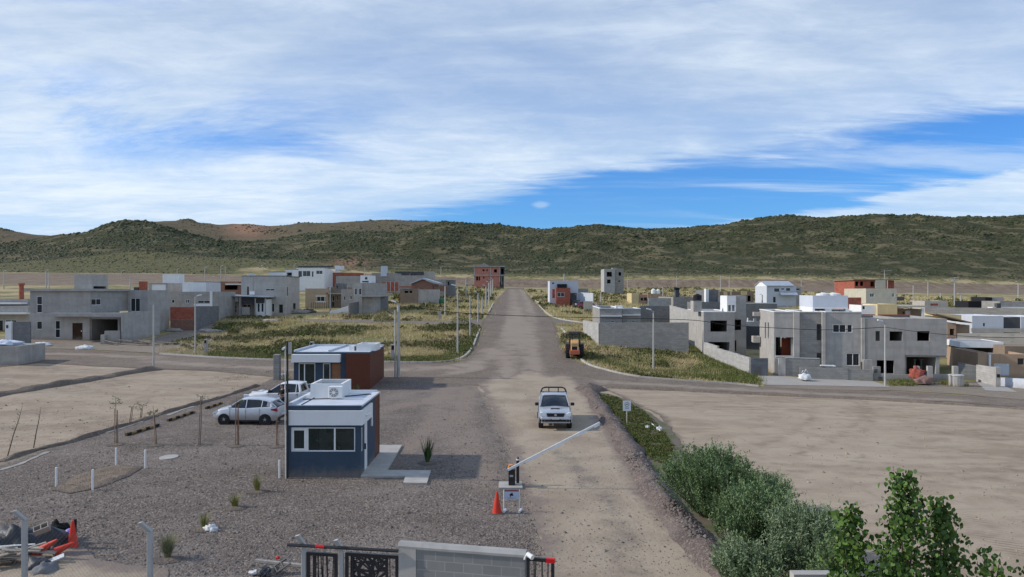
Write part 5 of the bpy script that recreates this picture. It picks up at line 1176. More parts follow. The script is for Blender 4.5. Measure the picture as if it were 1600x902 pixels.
b = Bld('guard_office', 'second blue office with red-brown wooden cladding at its right half, behind the white pickup', 459, 607, cat='guard office')
b.o.y
x0 = b.P(459, 600)[0]; xn = b.P(541.5, 600)[0]; xw = b.P(579, 600)[0]; zt = b.P(560, 552)[1]; dp = b.S(600, 600, xw)[0]
mb = MB(); g_ = [b.P(466.5, 567.5)[0], b.P(492.5, 567.5)[0], b.P(504.5, 0)[0], b.P(516, 0)[0], b.P(518.3, 0)[0], b.P(532, 0)[0]]
wall_panel(mb, x0, xn, -.3, zt, [(g_[0], .3, g_[1], b.P(0, 567.5)[1]), (g_[2], .3, g_[3], b.P(0, 568)[1]), (g_[4], -.05, g_[5], b.P(0, 568)[1])], .15, lambda a, d, z: (a, d, z))
wall_panel(mb, .15, dp, -.3, zt, [], .15, lambda a, d, z: (x0+d, a, z)); wall_panel(mb, x0, xn, -.3, zt, [], .15, lambda a, d, z: (a, dp-d, z)); mb.build('wall', M['navy'], b.root)
mb = MB(); mb.box(xn+.002, xw, -.25, dp, -.3, zt); mb.build('cladding', M['cladding'], b.root); b.lbox(x0, xw+.03, -.03, dp+.02, zt+.002, zt+.06, 'navy', 'roof_edge'); b.lbox(x0+.15, xw-.1, .12, dp-.1, zt+.061, zt+.10, 'roofwhite', 'roof')
mb = MB(); mb.box(x0, xw, dp-.1, dp+.02, zt+.101, zt+.26); mb.box(x0, x0+.12, 0, dp-.1, zt+.101, zt+.26); mb.box(b.P(512, 0)[0], b.P(512, 0)[0]+.12, .2, dp-.1, zt+.101, zt+.24); mb.build('parapet', M['roofwhite'], b.root)
b.lbox(x0-.05, b.P(533, 0)[0], -.5, -.004, b.P(0, 565.5)[1], b.P(0, 553.5)[1], 'white', 'fascia')
for a, c_, ms in ((g_[0], g_[1], 2), (g_[2], g_[3], 1)):
    mb = MB(); zb, zq = .3, b.P(0, 567.8)[1]; mb.box(a, a+.06, .03, .09, zb, zq); mb.box(c_-.06, c_, .03, .09, zb, zq); mb.box(a+.06, c_-.06, .031, .089, zq-.06, zq); mb.box(a+.06, c_-.06, .031, .089, zb, zb+.06)
    if ms == 2: mb.box(a+(c_-a)*.32, a+(c_-a)*.32+.08, .031, .089, zb+.06, zq-.06)
    wn = mb.build('window', M['whitepaint'], b.root); b.lbox(a+.06, c_-.06, .055, .06, zb+.06, zq-.06, 'glass_clear', 'pane', wn)
M['doorwood'] = mat_simple('orange_brown_door', (.27, .12, .05), .5, .15, 3); dr = b.lbox(g_[4]+.002, g_[5]-.002, .05, .1, -.05, b.P(0, 568)[1]-.002, 'doorwood', 'door')
for k in range(4): b.lbox(g_[4]+.12, g_[5]-.12, .042, .0495, .3+k*.45, .33+k*.45, 'brown', 'groove', dr)
b.lbox(x0+.2, xn-.1, 2.5, 2.6, 0, zt-.3, 'inside', 'rear_wall'); b.lbox(x0+.16, xn-.1, .2, dp-.2, zt-.3, zt-.25, 'inside', 'ceiling')
q0 = b.P(557, 0, .9)[0]; q1 = b.P(587, 0, .9)[0]; open_box(b, q0, q1, .9, 3.0, zt+.101, b.P(0, 538, .9)[1], 'white', 'roofwhite'); a0 = b.P(545.5, 0, 1.2)[0]; b.lbox(a0, a0+.42, 1.2, 1.9, zt+.101, b.P(0, 541, 1.2)[1], 'whitepaint', 'air_conditioner'); b.lbox(a0+.42, a0+.5, 1.2, 1.8, zt+.101, b.P(0, 541, 1.2)[1], 'blackmetal', 'fan_grille')

# black mast with its white conduit and camera
o = hit(450.5, 747.5); ms = thing('camera_mast', 'tall black mast with white conduit and camera at the near office corner', 'mast', (o.x, o.y-.12, 0))
zt_ = pz(533, o.y-.12); mb = MB(); mb.tube((0, 0, 0), (0, 0, zt_), .042, .042, 10); mb.build('pole', M['blackmetal'], ms)
mb = MB(); mb.tube((-.064, -.03, 0), (-.064, -.03, 2.0), .022, .022, 6); mb.tube((-.09, 0, 2.0), (-.09, 0, zt_-.2), .02, .02, 6); mb.build('conduit', M['whitepaint'], ms)
mb = MB(); mb.box(.05, .16, -.06, .06, zt_-.55, zt_-.05); mb.box(-.12, .05, -.02, .02, zt_-.35, zt_-.31); mb.build('bracket', M['pole'], ms)
mb = MB(); mb.tube((-.16, -.12, zt_-.33), (-.16, .12, zt_-.30), .05, .05, 8); mb.build('camera', M['lamp'], ms)

# ------------------------------------------------------------ vehicles
def loft(stations, m, name, parent, sharp=32, cap=True):
    """stations: [(x, [(y, z), ...])] half outlines from the bottom centre to the top centre, mirrored"""
    V = []; Fc = []; n = len(stations[0][1]); full = 2*n-2
    for x, pr in stations:
        ring = [(x, y, z) for y, z in pr]+[(x, -y, z) for y, z in reversed(pr[1:-1])]
        V += ring
    for i in range(len(stations)-1):
        for k in range(full): k2 = (k+1) % full; Fc.append((i*full+k, i*full+k2, (i+1)*full+k2, (i+1)*full+k))
    if cap: Fc += [tuple(range(full-1, -1, -1)), tuple(range((len(stations)-1)*full, len(stations)*full))]
    mb = MB(); mb.add(V, Fc); o = mb.build(name, m, parent, smooth=True); o.data.set_sharp_from_angle(angle=R(sharp)); return o
def carpaint(name, col, metal=.3, rough=.3):
    m, T, p = new_mat(name, rough, .5, metal); P = obj_pos(T)
    c = T.mix(T.ss(T.noise(P, 1.5, 4, .6), .35, .7), col, scl(col, .93)); sp = T.new('ShaderNodeSeparateXYZ'); T.put(sp.inputs[0], P)
    c = T.mix(T.math('MULTIPLY', T.ss(T.math('ADD', sp.outputs[2], T.math('MULTIPLY', T.noise(P, 5, 4), .3)), .55, .95, 1, 0), .45), c, (.25, .20, .155))
    T.put(p.inputs['Base Color'], c); p.inputs['Coat Weight'].default_value = .4; p.inputs['Coat Roughness'].default_value = .08; return m
M['tyre'] = mat_simple('tyre_rubber', (.022, .021, .021), .85, .3, 6)
M['rim'] = mat_simple('alloy', (.45, .46, .48), .35, .08, 3, .7)
M['carglass'] = mat_glass('tinted_car_glass', (.012, .016, .02), .05)
M['headlight'] = mat_simple('headlight_lens', (.75, .78, .8), .15, .1, 5, 0, .6)
M['taillight'] = mat_simple('tail_lamp_lens', (.28, .012, .02), .2, .1, 5, 0, .6)
M['plate'] = mat_simple('number_plate', (.6, .6, .62), .5)
M['plastic_black'] = mat_simple('black_plastic', (.02, .02, .022), .6)
def wheel(parent, x, y, r, w, rim='rim', spokes=5):
    s = 1 if y > 0 else -1; mb = MB(); prof = [(r*.62, w*.5), (r*.93, w*.5), (r, w*.36), (r, -w*.36), (r*.93, -w*.5), (r*.62, -w*.5)]; n = 22; V = []; Fc = []
    for i in range(n):
        a = 2*math.pi*i/n
        for rr, yy in prof: V.append((x+math.cos(a)*rr, y+yy, r+math.sin(a)*rr))
    k = len(prof)
    for i in range(n):
        for j in range(k): Fc.append((i*k+j, ((i+1) % n)*k+j, ((i+1) % n)*k+(j+1) % k, i*k+(j+1) % k))
    mb.add(V, Fc); o = mb.build('wheel', M['tyre'], parent, smooth=True); o.data.set_sharp_from_angle(angle=R(40))
    mb = MB(); yo = y+s*w*.30; mb.tube((x, y-s*.02, r), (x, y+s*.0, r), r*.62, r*.62, 18); mb.tube((x, y, r), (x, yo+s*.03, r), r*.16, r*.14, 10)
    for q in range(spokes):
        a = 2*math.pi*q/spokes+.3; mb.tube((x, yo+s*.02, r), (x+math.cos(a)*r*.58, yo, r+math.sin(a)*r*.58), r*.09, r*.10, 5)
    rr = 16
    for q in range(rr): a, c = 2*math.pi*q/rr, 2*math.pi*(q+1)/rr; mb.tube((x+math.cos(a)*r*.6, yo, r+math.sin(a)*r*.6), (x+math.cos(c)*r*.6, yo, r+math.sin(c)*r*.6), r*.045, r*.045, 5, False)
    mb.build('rim', M[rim], o); return o
def arch(parent, x, y, r, mat='plastic_black'):
    s = 1 if y > 0 else -1; mb = MB(); mb.tube((x, y-s*.25, r*.92), (x, y+s*.004, r*.92), r*1.16, r*1.16, 20); mb.build('wheel_arch', M[mat], parent)
def hatch_sections(): pass
def hatchback(label, loc, rz, paint, L=4.0, Wd=.86, lights=True):
    t = thing('hatchback', label, 'car', loc, rz); k = L/4.0
    def lo(x, zb, zt, w, crown=.02): return (x*k, [(0, zb), (w-.08, zb), (w, zb+.12), (w+.012, (zb+zt)/2), (w-.03, zt-.05), (w-.09, zt), (0, zt+crown)])
    st = [lo(-1.98, .42, .72, .60), lo(-1.93, .28, .95, .74), lo(-1.75, .22, 1.02, Wd-.03), lo(-1.2, .2, 1.02, Wd), (lo(0, .19, .97, Wd)), lo(.75, .2, .96, Wd), lo(.98, .2, .96, Wd-.005, .03), lo(1.4, .22, .90, Wd-.02, .05), lo(1.75, .24, .80, Wd-.08, .05), lo(1.93, .28, .68, .68, .04), lo(2.0, .34, .60, .5, .02)]
    body = loft(st, paint, 'body', t)
    def gh(x, zb, zt, wb, wt): return (x*k, [(0, zb), (wb, zb), (wt, zt-.06), (wt-.10, zt), (0, zt+.02)])
    g = loft([gh(-1.88, .99, 1.02, .66, .62), gh(-1.42, 1.0, 1.33, .74, .60), gh(-.9, .985, 1.44, .78, .62), gh(-.2, .96, 1.49, .79, .63), gh(.3, .955, 1.43, .79, .61), gh(1.02, .95, .99, .76, .66)], M['carglass'], 'window_glass', t)
    def cap(x, z, w): return (x*k, [(0, z-.03), (w, z-.05), (w+.012, z-.02), (w-.09, z+.028), (0, z+.045)])
    loft([cap(-1.55, 1.30, .60), cap(-1.25, 1.375, .615), cap(-.8, 1.455, .622), cap(-.15, 1.475, .632), cap(.28, 1.43, .62), cap(.36, 1.405, .60)], paint, 'roof', t)
    mb = MB()
    for s in (-1, 1):
        for (xa, za, ya), (xb, zb, yb), r_ in (((1.0, .97, .77), (.32, 1.41, .61), .03), ((-.08, .97, .795), (-.10, 1.45, .64), .028), ((-1.0, .99, .785), (-1.05, 1.42, .62), .022), ((-1.62, 1.0, .74), (-1.50, 1.36, .605), .075), ((-1.86, 1.0, .68), (-1.46, 1.33, .60), .04)):
            mb = MB(); mb.tube((xa*k, s*ya, za), (xb*k, s*yb, zb), r_, r_, 6); mb.build('pillar', paint, t)
        mb = MB(); mb.prism([(-1.28*k, .985), (-1.75*k, .985), (-1.50*k, 1.31), (-1.36*k, 1.36)], s*.66, s*.725); mb.build('quarter_panel', paint, t)
    for x in (-1.25*k, 1.22*k):
        for s in (-1, 1): arch(t, x, s*(Wd+.012), .31); wheel(t, x, s*(Wd-.075), .31, .19)
    for s in (-1, 1):
        mb = MB(); mb.box(.72*k, .86*k, s*(Wd-.02)-.06*(s < 0), s*(Wd-.02)+.18*(1 if s > 0 else 0)-.12*(s < 0), .96, 1.07); mb.build('mirror', paint, t, bevel=.02)
        mb = MB(); mb.prism([(-1.97*k, .78), (-1.62*k, .86), (-1.60*k, .93), (-1.93*k, .97)], s*.70, s*(Wd+.003) if True else 0); mb.build('tail_light', M['taillight'], t)
        mb = MB(); mb.prism([(1.62*k, .70), (1.97*k, .60), (1.90*k, .71), (1.66*k, .84)], s*.55, s*(Wd-.075)); mb.build('headlight', M['headlight'], t)
        mb = MB(); mb.box(-.15*k, .02*k, s*(Wd+.014), s*(Wd+.03), .82, .85); mb.box(-1.05*k, -.88*k, s*(Wd+.012), s*(Wd+.028), .84, .87); mb.build('door_handle', paint, t)
        mb = MB(); mb.box(-.9*k, .9*k, s*(Wd-.01), s*(Wd+.018), .22, .27); mb.build('sill', M['plastic_black'], t)
        mb = MB(); mb.box(-.09*k, -.078*k, s*(Wd+.004), s*(Wd+.0165), .3, .95); mb.box(.85*k, .862*k, s*(Wd+.004), s*(Wd+.0165), .45, .93); mb.box(-.92*k, -.908*k, s*(Wd+.004), s*(Wd+.0165), .42, .96); mb.build('door_gap', M['plastic_black'], t)
    mb = MB(); mb.box(-2.0*k, -1.90*k, -.62, .62, .30, .44); mb.build('bumper', M['plastic_black'], t, bevel=.02)
    mb = MB(); mb.box(-2.012*k, -1.99*k, -.25, .25, .50, .61); mb.build('number_plate', M['plate'], t)
    mb = MB(); mb.box(1.94*k, 2.015*k, -.42, .42, .33, .50); mb.build('grille', M['plastic_black'], t)
    return t
def pickup(label, loc, rz, paint, roll=False, canopy=False):
    t = thing('pickup_truck', label, 'pickup truck', loc, rz)
    def lo(x, zb, zt, w, crown=.02): return (x, [(0, zb), (w-.06, zb), (w, zb+.10), (w+.01, (zb+zt)/2+.05), (w-.02, zt-.07), (w-.09, zt), (0, zt+crown)])
    loft([lo(-1.12, .50, 1.20, .88), lo(0, .48, 1.17, .89), lo(.92, .50, 1.16, .90, .03), lo(1.15, .52, 1.14, .90, .06), lo(1.9, .55, 1.08, .88, .07), lo(2.35, .55, 1.01, .84, .06), lo(2.52, .52, .92, .78, .04), lo(2.60, .50, .74, .70, .01)], paint, 'body', t)
    # load bed: floor and four sides
    mb = MB(); mb.box(-2.58, -1.14, .86-.06, .88, .55, 1.20); mb.box(-2.58, -1.14, -.88, -.86+.06, .55, 1.20); mb.box(-2.62, -2.56, -.86, .86, .55, 1.19); mb.box(-2.56, -1.14, -.80, .80, .62, .70); mb.box(-1.20, -1.141, -.80, .80, .70, 1.19); mb.build('load_bed', paint, t, bevel=.012)
    mb = MB(); mb.box(-2.55, -1.21, -.795, .795, .701, .72); mb.build('bed_liner', M['plastic_black'], t)
    def gh(x, zb, zt, wb, wt): return (x, [(0, zb), (wb, zb), (wt, zt-.07), (wt-.10, zt), (0, zt+.02)])
    loft([gh(-1.14, 1.18, 1.22, .80, .76), gh(-.98, 1.18, 1.70, .81, .66), gh(-.3, 1.16, 1.765, .82, .67), gh(.22, 1.15, 1.70, .83, .69), gh(1.12, 1.15, 1.19, .84, .78)], M['carglass'], 'window_glass', t)
    def cap(x, z, w): return (x, [(0, z-.03), (w, z-.05), (w+.014, z-.02), (w-.09, z+.03), (0, z+.045)])
    loft([cap(-1.06, 1.66, .65), cap(-.9, 1.715, .665), cap(-.3, 1.76, .69), cap(.12, 1.73, .69), cap(.24, 1.70, .68)], paint, 'roof', t)
    mb = MB()
    for s in (-1, 1):
        for (xa, za, ya), (xb, zb, yb), r_ in (((1.10, 1.16, .83), (.28, 1.69, .69), .03), ((-.05, 1.16, .825), (-.08, 1.73, .675), .035), ((-1.10, 1.19, .80), (-1.0, 1.70, .66), .085), ((-.80, 1.17, .822), (-.82, 1.73, .668), .028)): mb = MB(); mb.tube((xa, s*ya, za), (xb, s*yb, zb), r_, r_, 6); mb.build('pillar', paint, t)
    for x in (-1.58, 1.55):
        for s in (-1, 1):
            arch(t, x, s*.902, .385); wheel(t, x, s*(.805), .385, .24)
            mb = MB(); V = []; n = 12
            for q in range(n+1):
                a = math.pi*q/n; V += [(x+math.cos(a)*.45, s*.88, .36+math.sin(a)*.45), (x+math.cos(a)*.52, s*.88, .36+math.sin(a)*.50), (x+math.cos(a)*.52, s*.935, .36+math.sin(a)*.50), (x+math.cos(a)*.45, s*.935, .36+math.sin(a)*.45)]
            Fc = [];
            for q in range(n): 
                for j in range(4): Fc.append((q*4+j, (q+1)*4+j, (q+1)*4+(j+1) % 4, q*4+(j+1) % 4))
            mb.add(V, Fc); mb.build('fender_flare', paint, t)
    for s in (-1, 1):
        mb = MB(); mb.box(.78, .92, min(s*.90, s*1.12), max(s*.90, s*1.12), 1.18, 1.36); mb.build('mirror', M['plastic_black'], t, bevel=.03)
        mb = MB(); mb.prism([(s*.52, .82), (s*.83, .84), (s*.84, 1.02), (s*.70, 1.03), (s*.56, .93)], 2.30, 2.588, 'x'); mb.build('headlight', M['headlight'], t)
        mb = MB(); mb.box(2.5, 2.66, min(s*.60, s*.74), max(s*.60, s*.74), .52, .64); mb.build('fog_lamp', M['plastic_black'], t)
        mb = MB(); mb.box(-2.64, -2.55, min(s*.78, s*.885), max(s*.78, s*.885), .85, 1.12); mb.build('tail_light', M['taillight'], t)
        mb = MB(); mb.box(-.08, .08, s*.905, s*.93, 1.0, 1.03); mb.box(-.98, -.82, s*.905, s*.93, 1.02, 1.05); mb.build('door_handle', M['plastic_black'], t)
        mb = MB(); mb.box(-.90, .98, min(s*.84, s*.98), max(s*.84, s*.98), .42, .47); mb.build('side_step', M['plastic_black'], t)
        mb = MB(); mb.box(-.065, -.05, s*.898, s*.909, .56, 1.12); mb.box(.96, .972, s*.9, s*.911, .6, 1.1); mb.box(-.93, -.917, s*.895, s*.906, .6, 1.14); mb.build('door_gap', M['plastic_black'], t)
    mb = MB(); mb.prism([(-.50, .99), (-.44, .80), (.44, .80), (.50, .99)], 2.45, 2.605, 'x'); g = mb.build('grille', M['plastic_black'], t); mb = MB(); mb.tube((2.60, 0, .90), (2.62, 0, .90), .075, .07, 12); mb.build('badge', M['rim'], g)
    mb = MB(); mb.box(2.48, 2.68, -.80, .80, .44, .52); mb.box(2.48, 2.68, -.82, -.30+.02, .64, .74); mb.box(2.48, 2.68, .28, .82, .64, .74); mb.build('bumper', paint, t, bevel=.02)
    mb = MB(); mb.box(2.50, 2.655, -.58, .58, .52, .66); mb.build('air_intake', M['plastic_black'], t); mb = MB(); mb.box(2.66, 2.69, -.2, .2, .66, .79); mb.build('number_plate', M['plate'], t)
    mb = MB(); mb.prism([(1.55, 1.13), (1.88, 1.13), (1.86, 1.20), (1.58, 1.21)], -.28, .28); sc = mb.build('bonnet_scoop', paint, t); mb = MB(); mb.box(1.862, 1.89, -.24, .24, 1.145, 1.19); mb.build('scoop_mouth', M['plastic_black'], sc)
    for s in (-.3, .35): mb = MB(); mb.path([(1.10, s, 1.19), (.95, s+.2, 1.27), (.93, s+.45, 1.28)], .012); mb.build('wiper', M['plastic_black'], t)
    if roll:
        mb = MB()
        for x in (-1.25,):
            mb.path([(x, -.76, 1.15), (x, -.74, 1.75), (x, -.66, 1.93), (x, -.5, 1.99), (x, .5, 1.99), (x, .66, 1.93), (x, .74, 1.75), (x, .76, 1.15)], .048, 8); mb.tube((x, -.72, 1.70), (x, .72, 1.70), .035, .035, 8)
            for s in (-.28, .28): mb.tube((x, s, 1.98), (x, s, 1.70), .035, .035, 6); mb.tube((x, s, 1.72), (x-.6, s*1.25, 1.22), .035, .035, 6)
        mb.build('roll_bar', M['blackmetal'], t)
    return t
silver = carpaint('silver_blue_paint', (.50, .52, .56), .45, .32)
whitep = carpaint('white_car_paint', (.74, .75, .76), .0, .3)
silver2 = carpaint('pale_silver_paint', (.62, .64, .68), .35, .3)
o = hit(868.5, 669); pickup('silver pickup with black roll bar driving towards the viewer on the dirt road', (o.x, o.y+1.65, gz(o.x, o.y+2)+.03), R(-90-1.5), silver, roll=True).scale = (1, 1.02, .96)
o = hit(380, 664.5); hatchback('silver hatchback parked side-on on the gravel, left of the near office', (o.x+.1, o.y+.85, gz(o.x, o.y)+.02), R(180-3), silver2, L=3.95)
D_p = 48.6; X_p = (387-HX)/F*D_p+2.62; pickup('white double-cab pickup parked behind the silver hatchback, with a person beside it', (X_p, D_p, gz(X_p, D_p)+.02), R(180), whitep)
dk_ = carpaint('dark_green_paint', (.03, .05, .055), .3); mr_ = carpaint('maroon_paint', (.16, .02, .04), .3)
o = hit(901.5, 471.5); hatchback('small dark car parked in the open garage of the white and brick house', (at(901.5, 149).x, 149, at(901.5, 149).z+.02), R(-80), dk_)
hatchback('small maroon car parked by the white garage wall of the white and brick house', (at(919, 142).x, 142, at(919, 142).z+.25), R(-20), mr_)

# soil compactor seen from behind
M['orange'] = carpaint('orange_machine_paint', (.66, .36, .11), .0, .5); M['redorange'] = carpaint('red_orange_machine_paint', (.48, .10, .04), .0, .5)
o = hit(899, 562); rr_ = thing('road_roller', 'orange road roller with black cab and big tyres, parked at the right of the road', 'road roller', (o.x, o.y+.8, o.z+.02), R(90-5))
for s in (-1, 1):
    mb = MB(); n = 20; r_ = .72; x_ = 0; prof = [(.35, .21), (.60, .21), (.72, .15), (.72, -.15), (.60, -.21), (.35, -.21)]; V = []; Fc = []
    for i in range(n):
        a = 2*math.pi*i/n
        for q, (rr, yy) in enumerate(prof): V.append((math.cos(a)*rr, s*.72+yy, .72+math.sin(a)*rr))
    for i in range(n):
        for j in range(6): Fc.append((i*6+j, ((i+1) % n)*6+j, ((i+1) % n)*6+(j+1) % 6, i*6+(j+1) % 6))
    mb.add(V, Fc)
    for i in range(18): a = 2*math.pi*i/18; mb.tube((math.cos(a)*.735, s*.72-.19, .72+math.sin(a)*.735), (math.cos(a+.14)*.735, s*.72+.19, .72+math.sin(a+.14)*.735), .035, .035, 4)
    w_ = mb.build('wheel', M['tyre'], rr_); mb = MB(); mb.tube((0, s*.72, .72), (0, s*.86, .72), .36, .33, 14); mb.build('rim', M['orange'], w_)
mb = MB(); mb.prism([(-1.0, .95), (-.98, 1.70), (-.75, 1.92), (.9, 2.0), (.9, .85)], -.40, .40); mb.build('engine_hood', M['orange'], rr_, bevel=.05)
mb = MB(); mb.box(-1.03, -.99, -.27, .27, 1.0, 1.32); mb.build('grille', M['black'], rr_); mb = MB(); mb.box(-1.012, -.985, -.26, .26, 1.42, 1.62); mb.build('louvre', M['salmon'], rr_)
mb = MB(); mb.box(-1.16, -.7, -.52, .52, .50, .94); mb.build('counterweight', M['redorange'], rr_, bevel=.06); mb = MB(); mb.box(-.7, 1.4, -.35, .35, .45, .8); mb.build('chassis', M['plastic_black'], rr_)
for s in (-1, 1): mb = MB(); mb.box(-1.02, -.98, s*.33-.035, s*.33+.035, .95, 1.32); mb.build('hood_strip', M['whitepaint'], rr_)
mb = MB()
for (x, y) in ((.35, -.55), (.35, .55), (1.75, -.55), (1.75, .55)): mb.tube((x, y, 1.2), (x, y*.94, 2.66), .055, .05, 6)
mb.box(.35, 1.75, -.58, .58, 1.15, 1.45); mb.box(.33, .37, -.55, .55, 2.45, 2.52); cab = mb.build('cab_frame', M['blackmetal'], rr_)
mb = MB(); mb.box(.22, 1.9, -.62, .62, 2.64, 2.76); mb.build('cab_roof', M['darkgrey'], rr_, bevel=.04); [MB().box(q, q+.01, -.5, .5, 1.46, 2.62).build('window_glass', M['glass_clear'], rr_) for q in (.37, 1.73)]
mb = MB(); mb.box(.9, 1.3, -.22, .22, 1.45, 2.0); mb.build('seat', M['black'], rr_)
for s in (-1, 1): mb = MB(); mb.tube((.3, s*.55, 2.5), (.25, s*.78, 2.45), .015, .015, 4); mb.box(.22, .26, s*.82-.07, s*.82+.07, 2.15, 2.5); mb.build('mirror', M['blackmetal'], rr_)
mb = MB(); mb.tube((3.1, -1.0, .72), (3.1, 1.0, .72), .72, .72, 28); mb.build('drum', M['darkgrey'], rr_); mb = MB(); mb.box(1.7, 3.9, -1.15, -1.03, .6, .95); mb.box(1.7, 3.9, 1.03, 1.15, .6, .95); mb.box(1.6, 1.85, -1.15, 1.15, .6, .95); mb.build('drum_frame', M['orange'], rr_)
mb = MB(); mb.tube((-.1, .25, 1.95), (-.1, .25, 2.35), .04, .04, 6); mb.build('exhaust', M['black'], rr_)

# ------------------------------------------------------------ people
def skin_body(name, joints, edges, m, parent=None, sub=2, root=0):
    me = bpy.data.meshes.new(name); me.from_pydata([j[0] for j in joints], edges, []); o = bpy.data.objects.new(name, me); COL.objects.link(o)
    o.modifiers.new('skin', 'SKIN'); 
    for i, j in enumerate(joints): sv = me.skin_vertices[0].data[i]; r_ = j[1]; sv.radius = (r_, r_) if not isinstance(r_, tuple) else r_; sv.use_root = (i == root)
    sb = o.modifiers.new('sub', 'SUBSURF'); sb.levels = sub; sb.render_levels = sub
    dg = bpy.context.evaluated_depsgraph_get(); ev = o.evaluated_get(dg); nm = bpy.data.meshes.new_from_object(ev); o.modifiers.clear(); o.data = nm; nm.materials.clear(); nm.materials.append(m)
    nm.polygons.foreach_set('use_smooth', [True]*len(nm.polygons))
    if parent: o.parent = parent
    return o
M['skin'] = mat_simple('skin', (.42, .25, .17), .55, .06, 5); M['hair'] = mat_simple('dark_hair', (.02, .014, .01), .7); M['shirt'] = mat_simple('black_shirt', (.018, .017, .018), .85); M['jeans'] = mat_simple('dark_blue_jeans', (.022, .03, .055), .85); M['shoe'] = mat_simple('pale_shoe', (.35, .34, .33), .6)
def hand(parent, wrist, direc, up, m, name='hand'):
    """palm, four curled fingers of unequal length and a thumb, grown as one skinned mesh"""
    d = Vector(direc).normalized(); u = Vector(up).normalized(); s = d.cross(u).normalized(); w_ = Vector(wrist)
    J = [(tuple(w_), (.022, .018)), (tuple(w_+d*.055), (.030, .016))]; E = [(0, 1)]
    for k, (off, ln) in enumerate(((-.030, .062), (-.010, .072), (.011, .068), (.030, .054))):
        a = len(J); J.append((tuple(w_+d*.085+s*off), .0095)); J.append((tuple(w_+d*(.085+ln*.5)+s*off*1.05-u*.010), .0085)); J.append((tuple(w_+d*(.085+ln*.82)+s*off*1.05-u*.032), .007)); E += [(1, a), (a, a+1), (a+1, a+2)]
    a = len(J); J.append((tuple(w_+d*.035-s*.038-u*.006), .011)); J.append((tuple(w_+d*.068-s*.052-u*.02), .009)); E += [(0, a), (a, a+1)]
    return skin_body(name, J, E, m, parent, 1)
